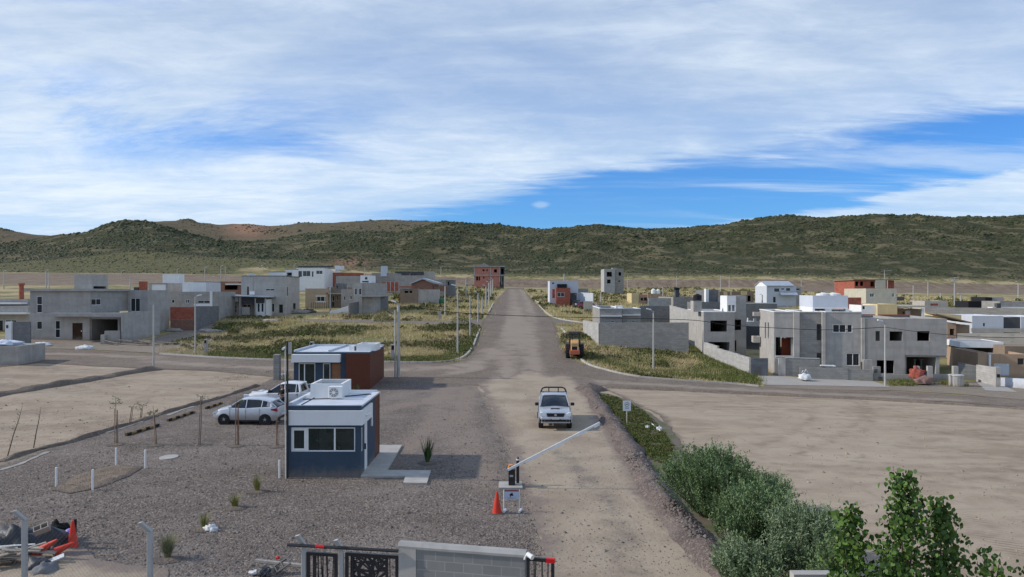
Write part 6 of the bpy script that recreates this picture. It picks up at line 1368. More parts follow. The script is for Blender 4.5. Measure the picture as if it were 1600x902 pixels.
def person(label, loc, rz, pose='stand', phone=False):
    h = 1.0; t = thing('person', label, 'person', loc, rz)    # faces +y in its own frame
    if pose == 'stand':
        hp, kn, an = .92, .49, .08
        J = [((0, 0, .96), (.15, .11)), ((0, -.005, 1.12), (.135, .10)), ((0, 0, 1.30), (.165, .11)), ((0, -.005, 1.44), (.11, .075)), ((0, .0, 1.50), .052), ((0, .015, 1.57), .055),
             ((-.09, 0, .90), .092), ((-.10, .02, .50), .060), ((-.105, -.01, .10), .042), ((-.11, .10, .045), (.040, .028)), ((-.112, .17, .04), (.036, .024)),
             ((.09, 0, .90), .092), ((.11, .04, .50), .060), ((.125, .02, .10), .042), ((.13, .13, .045), (.040, .028)), ((.135, .20, .04), (.036, .024)),
             ((-.19, -.005, 1.41), .055), ((-.25, .0, 1.14), .042), ((-.12, .22, 1.12), .030),
             ((.19, -.005, 1.41), .055), ((.25, .0, 1.14), .042), ((.12, .24, 1.16), .030)]
        E = [(0, 1), (1, 2), (2, 3), (3, 4), (4, 5), (0, 6), (6, 7), (7, 8), (8, 9), (9, 10), (0, 11), (11, 12), (12, 13), (13, 14), (14, 15), (3, 16), (16, 17), (17, 18), (3, 19), (19, 20), (20, 21)]
        hd = Vector((0, .03, 1.645)); tilt = .12; hands = [((-.12, .22, 1.12), (.6, .75, .1)), ((.12, .24, 1.16), (-.5, .8, .15))]
    else:   # seated
        J = [((0, 0, .56), (.16, .12)), ((0, .01, .74), (.135, .10)), ((0, .05, .93), (.165, .11)), ((0, .06, 1.06), (.11, .075)), ((0, .07, 1.13), .052), ((0, .09, 1.20), .055),
             ((-.10, .05, .53), .092), ((-.12, .42, .53), .064), ((-.12, .44, .12), .042), ((-.12, .53, .08), (.040, .028)), ((-.12, .60, .075), (.036, .024)),
             ((.10, .05, .53), .092), ((.12, .42, .53), .064), ((.12, .44, .12), .042), ((.12, .53, .08), (.040, .028)), ((.12, .60, .075), (.036, .024)),
             ((-.19, .05, 1.03), .055), ((-.25, .16, .80), .042), ((-.15, .38, .81), .030), ((.19, .05, 1.03), .055), ((.25, .16, .80), .042), ((.15, .38, .81), .030)]
        E = [(0, 1), (1, 2), (2, 3), (3, 4), (4, 5), (0, 6), (6, 7), (7, 8), (8, 9), (9, 10), (0, 11), (11, 12), (12, 13), (13, 14), (14, 15), (3, 16), (16, 17), (17, 18), (3, 19), (19, 20), (20, 21)]
        hd = Vector((0, .11, 1.275)); tilt = .2; hands = [((-.15, .38, .81), (.2, 1, -.05)), ((.15, .38, .81), (-.2, 1, -.05))]
    body = skin_body('body', J, E, M['skin'], t, 2)
    # clothes: same skeleton a little fuller; shirt to short sleeves, trousers to the ankle
    g = .010
    def grow(ids, add=g): mp = {j: i for i, j in enumerate(ids)}; return [(J[i][0], tuple(q+add for q in J[i][1]) if isinstance(J[i][1], tuple) else J[i][1]+add) for i in ids], [(mp[a], mp[c]) for a, c in E if a in mp and c in mp]
    a_, e_ = grow([0, 1, 2, 3, 16, 19], .012)
    for sd in (16, 19):
        p0 = Vector(J[sd][0]); p1 = Vector(J[sd+1][0]); a_.append((tuple(p0.lerp(p1, .7)), .056)); e_.append(([0, 1, 2, 3, 16, 19].index(sd), len(a_)-1))
    skin_body('shirt', a_, e_, M['shirt'], t, 2); a_, e_ = grow([0, 6, 7, 8, 11, 12, 13], .014); skin_body('trousers', a_, e_, M['jeans'], t, 2)
    for k in (8, 13):
        q = Vector(J[k][0]); tz = Vector(J[k+2][0]); mb = MB(); mb.add([(q.x-.05, q.y-.06, q.z-.10), (q.x+.05, q.y-.06, q.z-.10), (q.x+.045, tz.y+.05, q.z-.10), (q.x-.045, tz.y+.05, q.z-.10), (q.x-.045, q.y-.05, q.z+.0), (q.x+.045, q.y-.05, q.z+.0), (q.x+.035, tz.y+.03, q.z-.035), (q.x-.035, tz.y+.03, q.z-.035)], [(3, 2, 1, 0), (4, 5, 6, 7), (0, 1, 5, 4), (1, 2, 6, 5), (2, 3, 7, 6), (3, 0, 4, 7)]); mb.build('shoe', M['shoe'], t, bevel=.012)
    # head with brow, nose, mouth, chin and ears
    b_ = bmesh.new(); bmesh.ops.create_uvsphere(b_, u_segments=24, v_segments=16, radius=1)
    for v in b_.verts:
        x, y, z = v.co; k = 1-.22*max(0, -z)**1.5; v.co = Vector((x*.075*k, y*.095*(1-.1*max(0, -z)), z*.118))
        if y > .8 and -.35 < z < .12: v.co.y += .018*max(0, 1-abs(x)*7)*(1 if z < -.02 else .5)
        if y > .6 and .05 < z < .2 and .15 < abs(x) < .6: v.co.y -= .007
        if y > .6 and z < -.55: v.co.y += .008
    for s in (-1, 1): bmesh.ops.create_uvsphere(b_, u_segments=8, v_segments=6, radius=.5, matrix=Matrix.Translation((s*.076, -.005, -.005)) @ Matrix.Diagonal((.022, .045, .065, 1)))
    for f in b_.faces: f.smooth = True
    hdo = obj('head', b_, M['skin'], t); hdo.location = hd; hdo.rotation_euler = (-tilt, 0, 0)
    for s in (-1, 1): b_ = bmesh.new(); bmesh.ops.create_uvsphere(b_, u_segments=8, v_segments=6, radius=.0105); e__ = obj('eye', b_, M['hair'], hdo); e__.location = (s*.029, .084, .012)
    mb = MB(); mb.box(-.024, .024, .090, .094, -.052, -.045); mb.build('mouth', M['brick_dull'], hdo)
    b_ = bmesh.new(); bmesh.ops.create_uvsphere(b_, u_segments=20, v_segments=12, radius=1)
    for v in b_.verts: x, y, z = v.co; v.co = Vector((x*.083, y*.100-.008, z*.118+.012))
    bmesh.ops.delete(b_, geom=[v for v in b_.verts if (v.co.y > .035 and v.co.z < .062) or v.co.z < -.05], context='VERTS')
    for f in b_.faces: f.smooth = True
    obj('hair', b_, M['hair'], hdo)
    for wv, dv_ in hands: hand(t, wv, dv_, (0, 0, 1), M['skin'])
    if phone: mb = MB(); mb.box(-.035, .035, .325, .335, 1.13, 1.27); p_ = mb.build('phone', M['black']); p_.location = loc; p_.rotation_euler = (0, 0, rz); tag(p_, 'dark phone held in both hands by the person beside the white pickup', 'phone')
    return t
o = hit(441, 645); person('person standing in black shirt and dark jeans, looking down, beside the white pickup', (o.x, o.y, gz(o.x, o.y)+.035), R(155), 'stand', phone=True)
bo = bpy.data.objects['guard_office'].location
ch = thing('office_chair', 'dark chair inside the near guard office, behind its window', 'chair', (bo.x+1.55, bo.y+1.75, .06)); mb = MB(); mb.box(-.24, .24, -.24, .24, .40, .47); mb.build('seat', M['black'], ch, bevel=.02); mb = MB(); mb.box(-.22, .22, .22, .28, .5, 1.0); mb.build('backrest', M['black'], ch, bevel=.02)
mb = MB(); mb.tube((0, 0, 0), (0, 0, .4), .03, .03, 6); mb.tube((-.25, 0, .03), (.25, 0, .03), .03, .03, 6); mb.tube((0, -.25, .03), (0, .25, .03), .03, .03, 6); mb.build('leg', M['black'], ch)
person('seated person in dark clothes behind the window of the near guard office', (bo.x+1.55, bo.y+1.75, .06), R(180), 'sit')
# ------------------------------------------------------------ barrier, signs, cones
M['cone'] = mat_simple('red_orange_cone', (.62, .05, .025), .55, .08, 4); M['conegrey'] = mat_simple('dusty_cone_base', (.12, .11, .10), .8); M['amber'] = mat_simple('amber_beacon', (.75, .25, .02), .3, .05, 3, 0, .6)
o = hit(798, 762); gb = thing('barrier_gate', 'black boom barrier with raised white arm and amber beacon beside the dirt road', 'barrier gate', (o.x, o.y, o.z))
PPM = ppm(o.y); zc = pz(733, o.y)
mb = MB(); mb.box((794.5-798)/PPM*1-.0, (805-798)/PPM, -.15, .15, .12, zc); mb.build('cabinet', M['blackmetal'], gb, bevel=.015)
mb = MB(); mb.box(-.04, .10, -.156, -.151, zc-.28, zc-.2); mb.build('label_plate', M['pole'], gb)
mb = MB(); mb.tube((0, 0, zc), (0, 0, zc+.04), .07, .07, 12); mb.tube((-.0, 0, zc+.04), (0, 0, zc+.17), .11, .09, 14); mb.build('beacon', M['amber'], gb)
ax0, az0 = (793.5-798)/PPM, pz(734.5, o.y-.25)-o.z; ax1 = (937.5-798)/PPM*.99; az1 = pz(660.5, o.y-.25)-o.z
mb = MB(); d = Vector((ax1-ax0, 0, az1-az0)).normalized(); n = Vector((-d.z, 0, d.x)); A, B = Vector((ax0, -.25, az0)), Vector((ax1, -.25, az1)); hh = .045
mb.add([A-n*hh+Vector((0, -.03, 0)), B-n*hh*.8+Vector((0, -.03, 0)), B-n*hh*.8+Vector((0, .03, 0)), A-n*hh+Vector((0, .03, 0)), A+n*hh+Vector((0, -.03, 0)), B+n*hh*.8+Vector((0, -.03, 0)), B+n*hh*.8+Vector((0, .03, 0)), A+n*hh+Vector((0, .03, 0))], [(3, 2, 1, 0), (4, 5, 6, 7), (0, 1, 5, 4), (1, 2, 6, 5), (2, 3, 7, 6), (3, 0, 4, 7)])
arm = mb.build('arm', M['whitepaint'], gb); mb = MB()
for f0, f1 in ((.22, .34), (.48, .60), (.74, .84), (.93, .99)):
    a, c = A.lerp(B, f0), A.lerp(B, f1); mb.add([a-n*.085+Vector((0, -.034, 0)), c-n*.085+Vector((0, -.034, 0)), c-n*.04+Vector((0, -.034, 0)), a-n*.04+Vector((0, -.034, 0)), a-n*.085+Vector((0, .034, 0)), c-n*.085+Vector((0, .034, 0)), c-n*.04+Vector((0, .034, 0)), a-n*.04+Vector((0, .034, 0))], [(0, 1, 2, 3), (7, 6, 5, 4), (0, 4, 5, 1), (2, 6, 7, 3), (0, 3, 7, 4), (1, 5, 6, 2)])
mb.build('edge_strip', M['lamp'], arm); mb = MB(); mb.tube((.0+ax0+.1, -.2, az0+.07), (ax0+.1, -.14, az0+.07), .06, .06, 10); mb.build('hub', M['blackmetal'], gb)
slab_poly('pedestal_slab', [(779, 766.5), (816.5, 766.5), (815, 756.5), (780, 756.5)], .11, M['slab'], 'pale rectangular concrete base under the boom barrier', 'concrete base')
o2 = hit(809, 760); bl = thing('bollard', 'slim black bollard with a white band, right of the barrier cabinet', 'bollard', (o2.x, o2.y+.05, o2.z+.1)); hb = pz(717, o2.y)-o2.z-.1
mb = MB(); mb.tube((0, 0, 0), (0, 0, hb), .062, .062, 12); mb.tube((0, 0, hb), (0, 0, hb+.08), .062, .02, 12); mb.build('post', M['blackmetal'], bl); mb = MB(); mb.tube((0, 0, hb-.07), (0, 0, hb-.01), .064, .064, 12); mb.build('band', M['whitepaint'], bl)
o = hit(799.5, 801); P2 = ppm(o.y); sg = thing('portable_sign', 'small pale blue sign with a black megaphone on a white stand', 'sign', o); hw = .545*25/P2*1.0/25*P2*.5; hw = 12.2/P2
for s in (-1, 1): mb = MB(); mb.tube((s*hw, 0, .06), (s*hw, 0, pz(765.5, o.y)-o.z), .018, .018, 6); mb.build('leg', M['whitepaint'], sg)

for s in (-1, 1): mb = MB(); mb.tube((s*hw-.02, -.14, .05), (s*hw+.06, .14, .05), .05, .05, 10); mb.build('foot', M['whitepaint'], sg)
zt_, zb_ = pz(768, o.y)-o.z, pz(780.5, o.y)-o.z; M['signblue'] = mat_simple('pale_blue_sign_sheet', (.50, .57, .68), .5, .04)
mb = MB(); mb.box(-hw+.02, hw-.02, -.012, .012, zb_, zt_); pn = mb.build('panel', M['signblue'], sg)
mb = MB(); ct = (zt_+zb_)/2+.02; pg = [(-.075, ct-.012), (.02, ct+.075), (.03, ct+.095), (.055, ct-.01), (.06, ct-.02), (-.01, ct-.01), (-.03, ct-.02), (-.045, ct-.085), (-.065, ct-.08), (-.05, ct-.03), (-.085, ct-.03)]
mb.prism([(-.08, ct+.012), (-.055, ct-.028), (.055, ct-.035), (.062, ct-.02), (.018, ct+.088), (.008, ct+.075)], -.0165, -.013); mb.prism([(-.055, ct-.03), (-.03, ct-.030), (-.03, ct-.085), (-.05, ct-.08)], -.0165, -.013); mb.build('pictogram', M['black'], pn)
mb = MB(); mb.box(-.15, .15, -.016, -.0125, zb_+.045, zb_+.056); mb.build('text_line', M['darkgrey'], pn); mb = MB(); mb.box(-hw+.03, hw-.03, -.02, .02, zt_+.006, zt_+.05); M['signred'] = mat_simple('dull_red_banner', (.20, .05, .07), .6); mb.build('banner', M['signred'], sg)
def cone(label, loc, rot=(0, 0, 0), h=.80, r=.17, group=None):
    t = thing('traffic_cone', label, 'traffic cone', loc, 0, group); t.rotation_euler = rot
    mb = MB(); mb.tube((0, 0, .035), (0, 0, h), r, .035, 18); mb.tube((0, 0, h), (0, 0, h+.02), .035, .02, 12); mb.build('shell', M['cone'], t, smooth=False)
    mb = MB(); mb.prism([(-r*1.35, -r*.9), (-r*.9, -r*1.35), (r*.9, -r*1.35), (r*1.35, -r*.9), (r*1.35, r*.9), (r*.9, r*1.35), (-r*.9, r*1.35), (-r*1.35, r*.9)], 0, .034, 'z'); mb.build('base', M['conegrey'], t); return t
o = hit(776.5, 803); cone('red traffic cone standing left of the portable sign', o, h=(803-769)/ppm(o.y))
# white sign on the verge
o = hit(979.5, 663); sg = thing('sign_post', 'white upright sign with a grey ring symbol on a pale post, on the grassy verge', 'sign', (o.x, o.y, o.z+.03)); P2 = ppm(o.y)
zt_, zb_ = pz(627, o.y)-o.z, pz(643, o.y)-o.z; hw = 6.3/P2
mb = MB(); mb.tube((0, .02, -.1), (0, .02, zt_-.05), .028, .028, 8); mb.build('post', M['slab'], sg); mb = MB(); mb.box(-hw, hw, -.02, -.005, zb_, zt_); pn = mb.build('panel', M['whitepaint'], sg)
M['greyink'] = mat_simple('grey_print', (.20, .22, .24), .6); zc = zt_-.22; mb = MB(); n = 22; V = []; Fc = []
for i in range(n):
    a = 2*math.pi*i/n
    for rr in (.105, .135): V.append((math.cos(a)*rr, -.0235, zc+math.sin(a)*rr))
for i in range(n): j = (i+1) % n; Fc.append((2*i, 2*i+1, 2*j+1, 2*j))
mb.add(V, Fc); mb.build('ring', M['greyink'], pn, fix=False)
mb = MB(); mb.prism([(-.055, zc-.03), (-.05, zc+.02), (-.02, zc+.045), (.02, zc+.045), (.045, zc+.02), (.075, zc+.012), (.07, zc-.005), (.03, zc-.03)], -.0235, -.0205); mb.build('pictogram', M['greyink'], pn); mb = MB(); mb.box(-.12, .12, -.0235, -.0205, zc-.21, zc-.185); mb.box(-.11, .13, -.0235, -.0205, zc-.255, zc-.235); mb.build('text_line', M['greyink'], pn)

# ------------------------------------------------------------ poles, lamps, cables
def lamp_post(label, px, ptop, pbase, lamp=True, D=None, side=-1, r=None, group=None, cat='street lamp', name='street_lamp'):
    o = hit(px, pbase) if D is None else at(px, D)
    D_ = o.y; h = pz(ptop, D_)-o.z; r = r or max(.085, 1.15/ppm(D_)); r = min(r, .17)
    t = thing(name, label, cat, o, 0, group)
    mb = MB(); mb.tube((0, 0, -.4), (0, 0, h), r*1.15, r*.75, 8); mb.build('pole', M['pole'], t)
    if lamp:
        k = max(.35, 2.2/ppm(D_)); L = max(.55, 3.0/ppm(D_)); mb = MB(); mb.tube((0, 0, h-.15), (side*L*.45, 0, h+.12), .03, .03, 6); mb.build('arm', M['pole'], t)
        mb = MB(); mb.prism([(side*L*.35, h+.06), (side*L*1.2, h+.17), (side*L*1.15, h+.27), (side*L*.45, h+.20)], -k*.3, k*.3); mb.build('lamp_head', M['lamp'], t)
    return t
U = 'grey concrete street lamp'
lamp_post('tall grey electric pole with meter cabinet clamps, right of the second office', 622.5, 474, 590, True, side=-1, r=.15)
o = hit(618, 590); t = bpy.data.objects['street_lamp']
mb = MB(); mb.tube((-.28, -.05, -.1), (-.28, -.05, pz(485, o.y)-o.z), .075, .06, 8); mb.build('stay_pole', M['pole'], t); hh = pz(488, o.y)-o.z; mb = MB(); mb.path([(-.95, 0, hh+.1), (-.55, 0, hh-.15), (-.3, 0, hh+.2)], .05); mb.path([(.1, 0, hh-1.4), (.45, 0, hh-1.1)], .03); mb.build('cable_bracket', M['blackmetal'], t)
for a in [
 (U+' at the left corner of the crossroads, tallest of the left row', 715, 448, 555, 1), ('plain concrete pole without lamp, second in the left row of the uphill road', 734.5, 462, 526, 0),
 (U+', third pole in the left row of the uphill road', 747, 458, 504, 1), ('slim plain pole between the third and fourth lamps of the left row', 753.5, 464, 490, 0), (U+', fourth lamp up the left side of the road', 759.5, 447, 481, 1),
 (U+', fifth lamp up the left side of the road', 764, 441, 474, 1), (U+', sixth lamp up the left side of the road', 767, 438, 467, 1), (U+', farthest lamp of the left row below the brick shell', 769.8, 436, 459, 1),
 ('double grey utility pole on the slope left of the uphill road', 728, 437, 466, 0), ('slim grey pole in the middle of the left scrub plots', 695.5, 447, 494, 0),
 (U+' on the verge of the grassy plot right of the crossroads', 1021, 486, 581, 1), (U+' on the pavement before the bare carport house', 1383, 504, 604, 1), ('plain concrete pole standing on the earth bank at the far left of the crossroads', 240, 476, 577, 0),
 (U+' by the rubble beside the red brick garden wall', 305, 464, 554, 1),
 (U+' rising behind the left part of the grey flat house', 927, 461, 479, 0), ('slim pale pole above the right part of the grey flat house', 939, 457, 482, 0), ('slim grey pole in front of the white and brick house', 881.5, 428, 471, 0),
 ('short grey pole right beside the brick front bay', 886, 449, 474, 0), ('slim grey pole right of the lone grey tower house', 980.5, 431, 452, 0), ('short pole left of the lone grey tower house base', 958, 443, 453, 0), ('slim pole right of the small beige bungalow', 1036, 448, 466, 0),
 ('grey pole behind the black-capped chimney right of the road', 1057, 431, 450, 0), ('left one of two slim poles before the cut bank, right of centre', 1126, 431, 456, 0), ('right one of two slim poles before the cut bank, right of centre', 1139.5, 431, 457, 0),
 (U+' behind the right end of the blue-roofed house', 1252, 435, 452, 1), ('grey pole with no lamp right of the red brick shell', 1427, 446, 469, 0), (U+' between the brick shell and the tall two-armed pole', 1450, 439, 463, 1),
 ('tall grey pole with small cross arms before the far right hillside', 1491.5, 434, 481, 0), (U+' just right of the tall two-armed pole', 1501, 460, 483, 1), (U+' at the far right edge below the hillside', 1591, 441, 467, 1), ('thin short pole between the lamps at the far right', 1469.5, 458, 468, 0),
 ('slim pole at the left foot of the blue-roofed house', 1183, 453, 474, 0), (U+' in front of the blue-roofed house, left one', 1191, 461, 485, 1),
 (U+' at the far left edge before the sandy slope', 6, 424, 452, 1), (U+' on the sandy slope, left one of a close pair', 72, 423, 453, 1), ('plain pole of the close pair on the sandy slope', 76.5, 425, 454, 0), (U+' on the sandy slope behind the roof tank room', 190, 424, 443, 1),
 ('plain pole on the roofline right of the roof tank room', 203.5, 432, 454, 0), (U+' above the white tank room, on the sandy slope', 277, 420, 432, 1), (U+' thin, on the green slope left of the paired poles', 320, 418, 441, 1), (U+' left one of the pair above the blue-grey house', 345, 416, 440, 1),
 ('plain pole, right one of the pair above the blue-grey house', 352, 417, 440, 0), (U+' in front of the blue-grey house', 331, 433, 456, 1), ('plain pole left of the tall grey box house', 368, 437, 456, 0), (U+' above the roof of the tall grey box house', 411, 413, 426, 1), (U+' above the left end of the white modern house', 459.5, 413, 424, 1),
 ('slim pole standing before the white modern house', 472.5, 416, 448, 0), ('slim pole before the left window of the white modern house', 475.5, 424, 449, 0), ('slim pole above the grey hall roof left of the tower', 570, 417, 431, 0), ('slim pole right of the dark flat-roofed house', 663, 428, 438, 0),
 ('pale pole in front of the beige house', 516, 449, 489, 0), ('pale pole between the beige house and the grey two-level house', 542, 446, 484, 0), ('slim pole left of the chimney tower', 594.5, 426, 443, 0), ('slim pole before the two-level grey house roof', 584.5, 430, 442, 0), ('slim pole right of the gabled brick house', 689, 417, 434, 0)]:
    lb, px_, pt_, pb_, lm = a; lamp_post(lb, px_, pt_, pb_, bool(lm), side=(-1 if px_ > 700 and px_ < 800 else 1) if px_ < 800 else -1, name='street_lamp' if lm else 'utility_pole', cat='street lamp' if lm else 'utility pole')
t = [q for q in bpy.data.objects if q.get('label', '').startswith('tall grey pole with small cross arms')][0]; hz = pz(434, t.location.y)-t.location.z; mb = MB(); mb.tube((-1.1, 0, hz-.2), (1.2, 0, hz+.1), .09, .09, 5); mb.tube((-.8, 0, hz-.9), (.9, 0, hz-.7), .08, .08, 5); mb.build('cross_arm', M['pole'], t)
def cable(name, pts, label, r=.02):     # pts: (px, py, D)
    P_ = [Vector(((x-HX)/F*D, D, pz(y, D))) for x, y, D in pts]; Q_ = []
    for i in range(len(P_)-1):
        a, b_, c, d = P_[max(i-1, 0)], P_[i], P_[i+1], P_[min(i+2, len(P_)-1)]
        for k in range(6): t = k/6; Q_.append(.5*((2*b_)+(c-a)*t+(2*a-5*b_+4*c-d)*t*t+(3*b_-a-3*c+d)*t**3))
    Q_.append(P_[-1]); mb = MB(); mb.path(Q_, r, 5); return tag(mb.build(name, M['wire'], None), label, 'cable')
cable('overhead_cable', [(626, 478, 63), (714, 488.5, 63), (768, 492, 63), (856, 495, 63), (924, 496.5, 63), (1075, 500, 62.8), (1140, 508, 62.7), (1240, 514, 62.6), (1300, 515.5, 62.6), (1382, 511.5, 62.5)], 'black overhead cable sagging across the road, between the tall electric pole and the carport lamp', .026)
cable('overhead_cable', [(1383.5, 511.5, 62.5), (1430, 518, 60), (1500, 525, 56), (1560, 527.5, 52), (1640, 528, 48)], 'black overhead cable running right from the carport lamp out of the photo', .022)
# meter pillars and posts on the verges
def pillar(name, label, px, pt, pb, w, mat='plaster', box=None, cat='post'):
    o = hit(px, pb); t = thing(name, label, cat, o); h = pz(pt, o.y)-o.z; w_ = w/ppm(o.y)/2; mb = MB(); mb.box(-w_, w_, -w_, w_, -.2, h); mb.build('shaft', M[mat], t, bevel=.015)
    if box: mb = MB(); mb.box(-w_*.6, w_*.5, -w_-.05, -w_+.0, h-box-.12, h-.12); mb.build('meter_box', M['black'], t)
    return t
pillar('concrete_post', 'thick square concrete post behind the white pickup, left of the second office', 433, 554, 594, 9.5, 'block')
pillar('meter_pillar', 'grey meter pillar with black box left of the tall electric pole', 614.5, 538, 563, 7, 'plaster', .42, 'meter pillar')
pillar('meter_pillar', 'grey meter pillar rising behind the roof of the second office', 487.5, 534, 561, 6, 'plaster', .3, 'meter pillar')
pillar('meter_pillar', 'slim grey meter pillar with a pale cap in the scrub left of the rubble lamp', 322, 530, 553, 5, 'plaster', .3, 'meter pillar')
pillar('meter_pillar', 'small grey block pillar in the scrub beside the side street, left of the road', 687, 485, 498, 4, 'plaster', None, 'meter pillar')
# bags, rubble
M['bag'] = mat_simple('white_woven_bag', (.66, .67, .68), .7, .12, 4); M['redbag'] = mat_simple('red_brown_rubble', (.38, .10, .07), .85, .4, 2); M['rubble'] = mat_simple('pale_rubble', (.33, .30, .27), .9, .3, 3)
o = hit(1258, 596); t = thing('bulk_bag', 'white woven bulk bag with lifting loops on the pavement before the porch wall', 'bag', o); c_ = crumple('sack', 0, 0, .30, .52, .48, .42, M['bag'], 8, t, rough=.28); mb = MB(); mb.path([(-.3, 0, .8), (-.2, 0, 1.0), (-.02, 0, .85)], .035); mb.path([(.0, .1, .85), (.12, .1, 1.1), (.28, .1, .8)], .035); mb.build('loop', M['bag'], t)
o = hit(1432, 600); crumple('rubble_heap', o.x, o.y, o.z+.75, .55, .5, .75, M['redbag'], 12, label='orange-red heap of bagged rubble against the carport front wall', cat='rubble'); o = hit(1444, 602); crumple('rubble_heap', o.x, o.y, o.z+.3, .75, .5, .45, mat_simple('pinkish_rubble', (.24, .15, .13), .9, .35, 2), 14, label='low pinkish rubble heap right of the orange-red bagged rubble', cat='rubble')
o = hit(1441, 596); crumple('rubble_bag', o.x, o.y+.4, o.z+.75, .55, .3, .22, M['redbag'], 17, label='flat red bag lying across the rubble heaps before the carport', cat='bag')
for i_, (x_, y_, sx_, lb) in enumerate([(67, 541, 1.0, 'white crumpled bag on the soil before the big grey house, left one'), (132, 546, .9, 'white crumpled bag on the soil near the house driveway, right one'), (272, 518, 1.1, 'pale sack heap before the red brick wall'), (325, 519, 1.6, 'pale rubble heap right of the rubble lamp post'), (423, 503, 1.4, 'white rubble scatter in the dry grass left of centre')]):
    o = hit(x_, y_); crumple('rubble_heap' if i_ > 2 else 'white_bag', o.x, o.y, o.z+.1, sx_, sx_*.5, .32, M['bag'] if i_ < 2 else M['rubble'], 20+i_, label=lb, cat='rubble' if i_ > 2 else 'bag')
for i_, (x_, y_, w_, c_) in enumerate([(468, 490, 3.0, 'whitish building debris heap before the tall grey box house'), (483, 489, 2.0, 'dark building debris heap by the low fence of the beige house')]): o = hit(x_, y_); crumple('debris_heap', o.x, o.y, o.z+.2, w_*.6, .7, .5, M['rubble'] if i_ == 0 else M['darkgrey'], 40+i_, label=c_, cat='debris')
# timber offcuts before the big house
o = hit(200, 540); t = thing('timber_pile', 'loose heap of grey timber offcuts along the bluish side wall of the big grey house', 'timber pile', o); mb = MB()
for k in range(26): x = rnd.uniform(-2.6, 4.0); y = rnd.uniform(-.3, 1.6); a = rnd.uniform(-.7, .7); L = rnd.uniform(.5, 1.4); z = rnd.uniform(.05, .4); mb.tube((x-math.cos(a)*L, y-math.sin(a)*L, z+rnd.uniform(-.1, .2)), (x+math.cos(a)*L, y+math.sin(a)*L, z), .05, .05, 4)
mb.build('boards', mat_simple('grey_timber', (.24, .21, .18), .9, .3, 2), t)

# ------------------------------------------------------------ yard furniture
for (x, yt, yb, lb) in ((88, 730.5, 761.5, 'leftmost'), (145, 734, 766.5, 'front'), (181.5, 700, 729.5, 'rear left'), (227, 703, 733, 'rear right')):
    o = hit(x, yb); mb = MB(); mb.tube((0, 0, -.05), (0, 0, pz(yt, o.y)-o.z), .042, .042, 10); s_ = mb.build('white_stake', M['whitepaint']); s_.location = o
    tag(s_, f'{lb} of the four white pipe stakes around the dug soil patch', 'stake')
o = hit(436.7, 748); mb = MB(); mb.tube((0, 0, -.05), (0, 0, pz(719, o.y)-o.z), .042, .042, 10); s_ = mb.build('white_stake', M['whitepaint']); s_.location = o; tag(s_, 'single white pipe stake beside the left corner of the near office', 'stake')
o = hit(264, 716); mb = MB(); mb.tube((0, 0, -.02), (0, 0, .05), .42, .40, 24); s_ = mb.build('manhole_cover', M['slab']); s_.location = (o.x, o.y, o.z+.01); s_.scale = (1, 1.15, 1); tag(s_, 'pale round concrete manhole cover lying in the dark gravel', 'manhole cover')
m, T, p = new_mat('yellow_black_paint', .8, .2); P = obj_pos(T); s = T.new('ShaderNodeSeparateXYZ'); T.put(s.inputs[0], P)
T.put(p.inputs['Base Color'], T.mix(T.ss(T.math('ADD', T.math('FRACT', T.math('MULTIPLY', s.outputs[0], 1.2)), T.math('MULTIPLY', T.math('SUBTRACT', T.noise(P, 6), .5), .7)), .45, .55), (.025, .02, .015), (.30, .19, .07))); M['stripe'] = m
for a, b_, lb in (((197, 682.5), (248, 666.5), 'nearest'), ((262, 659.5), (304, 645.5), 'middle'), ((322, 640), (347, 631), 'farthest')):
    p0, p1 = hit(*a), hit(*b_); d = p1-p0; L = d.length; mb = MB(); mb.tube((0, 0, .09), (L, 0, .09), .085, .075, 8); o = mb.build('parking_beam', M['stripe']); o.location = p0; o.rotation_euler = (0, 0, math.atan2(d.y, d.x)); tag(o, f'{lb} of three worn yellow and black parking beams on the gravel', 'parking beam')
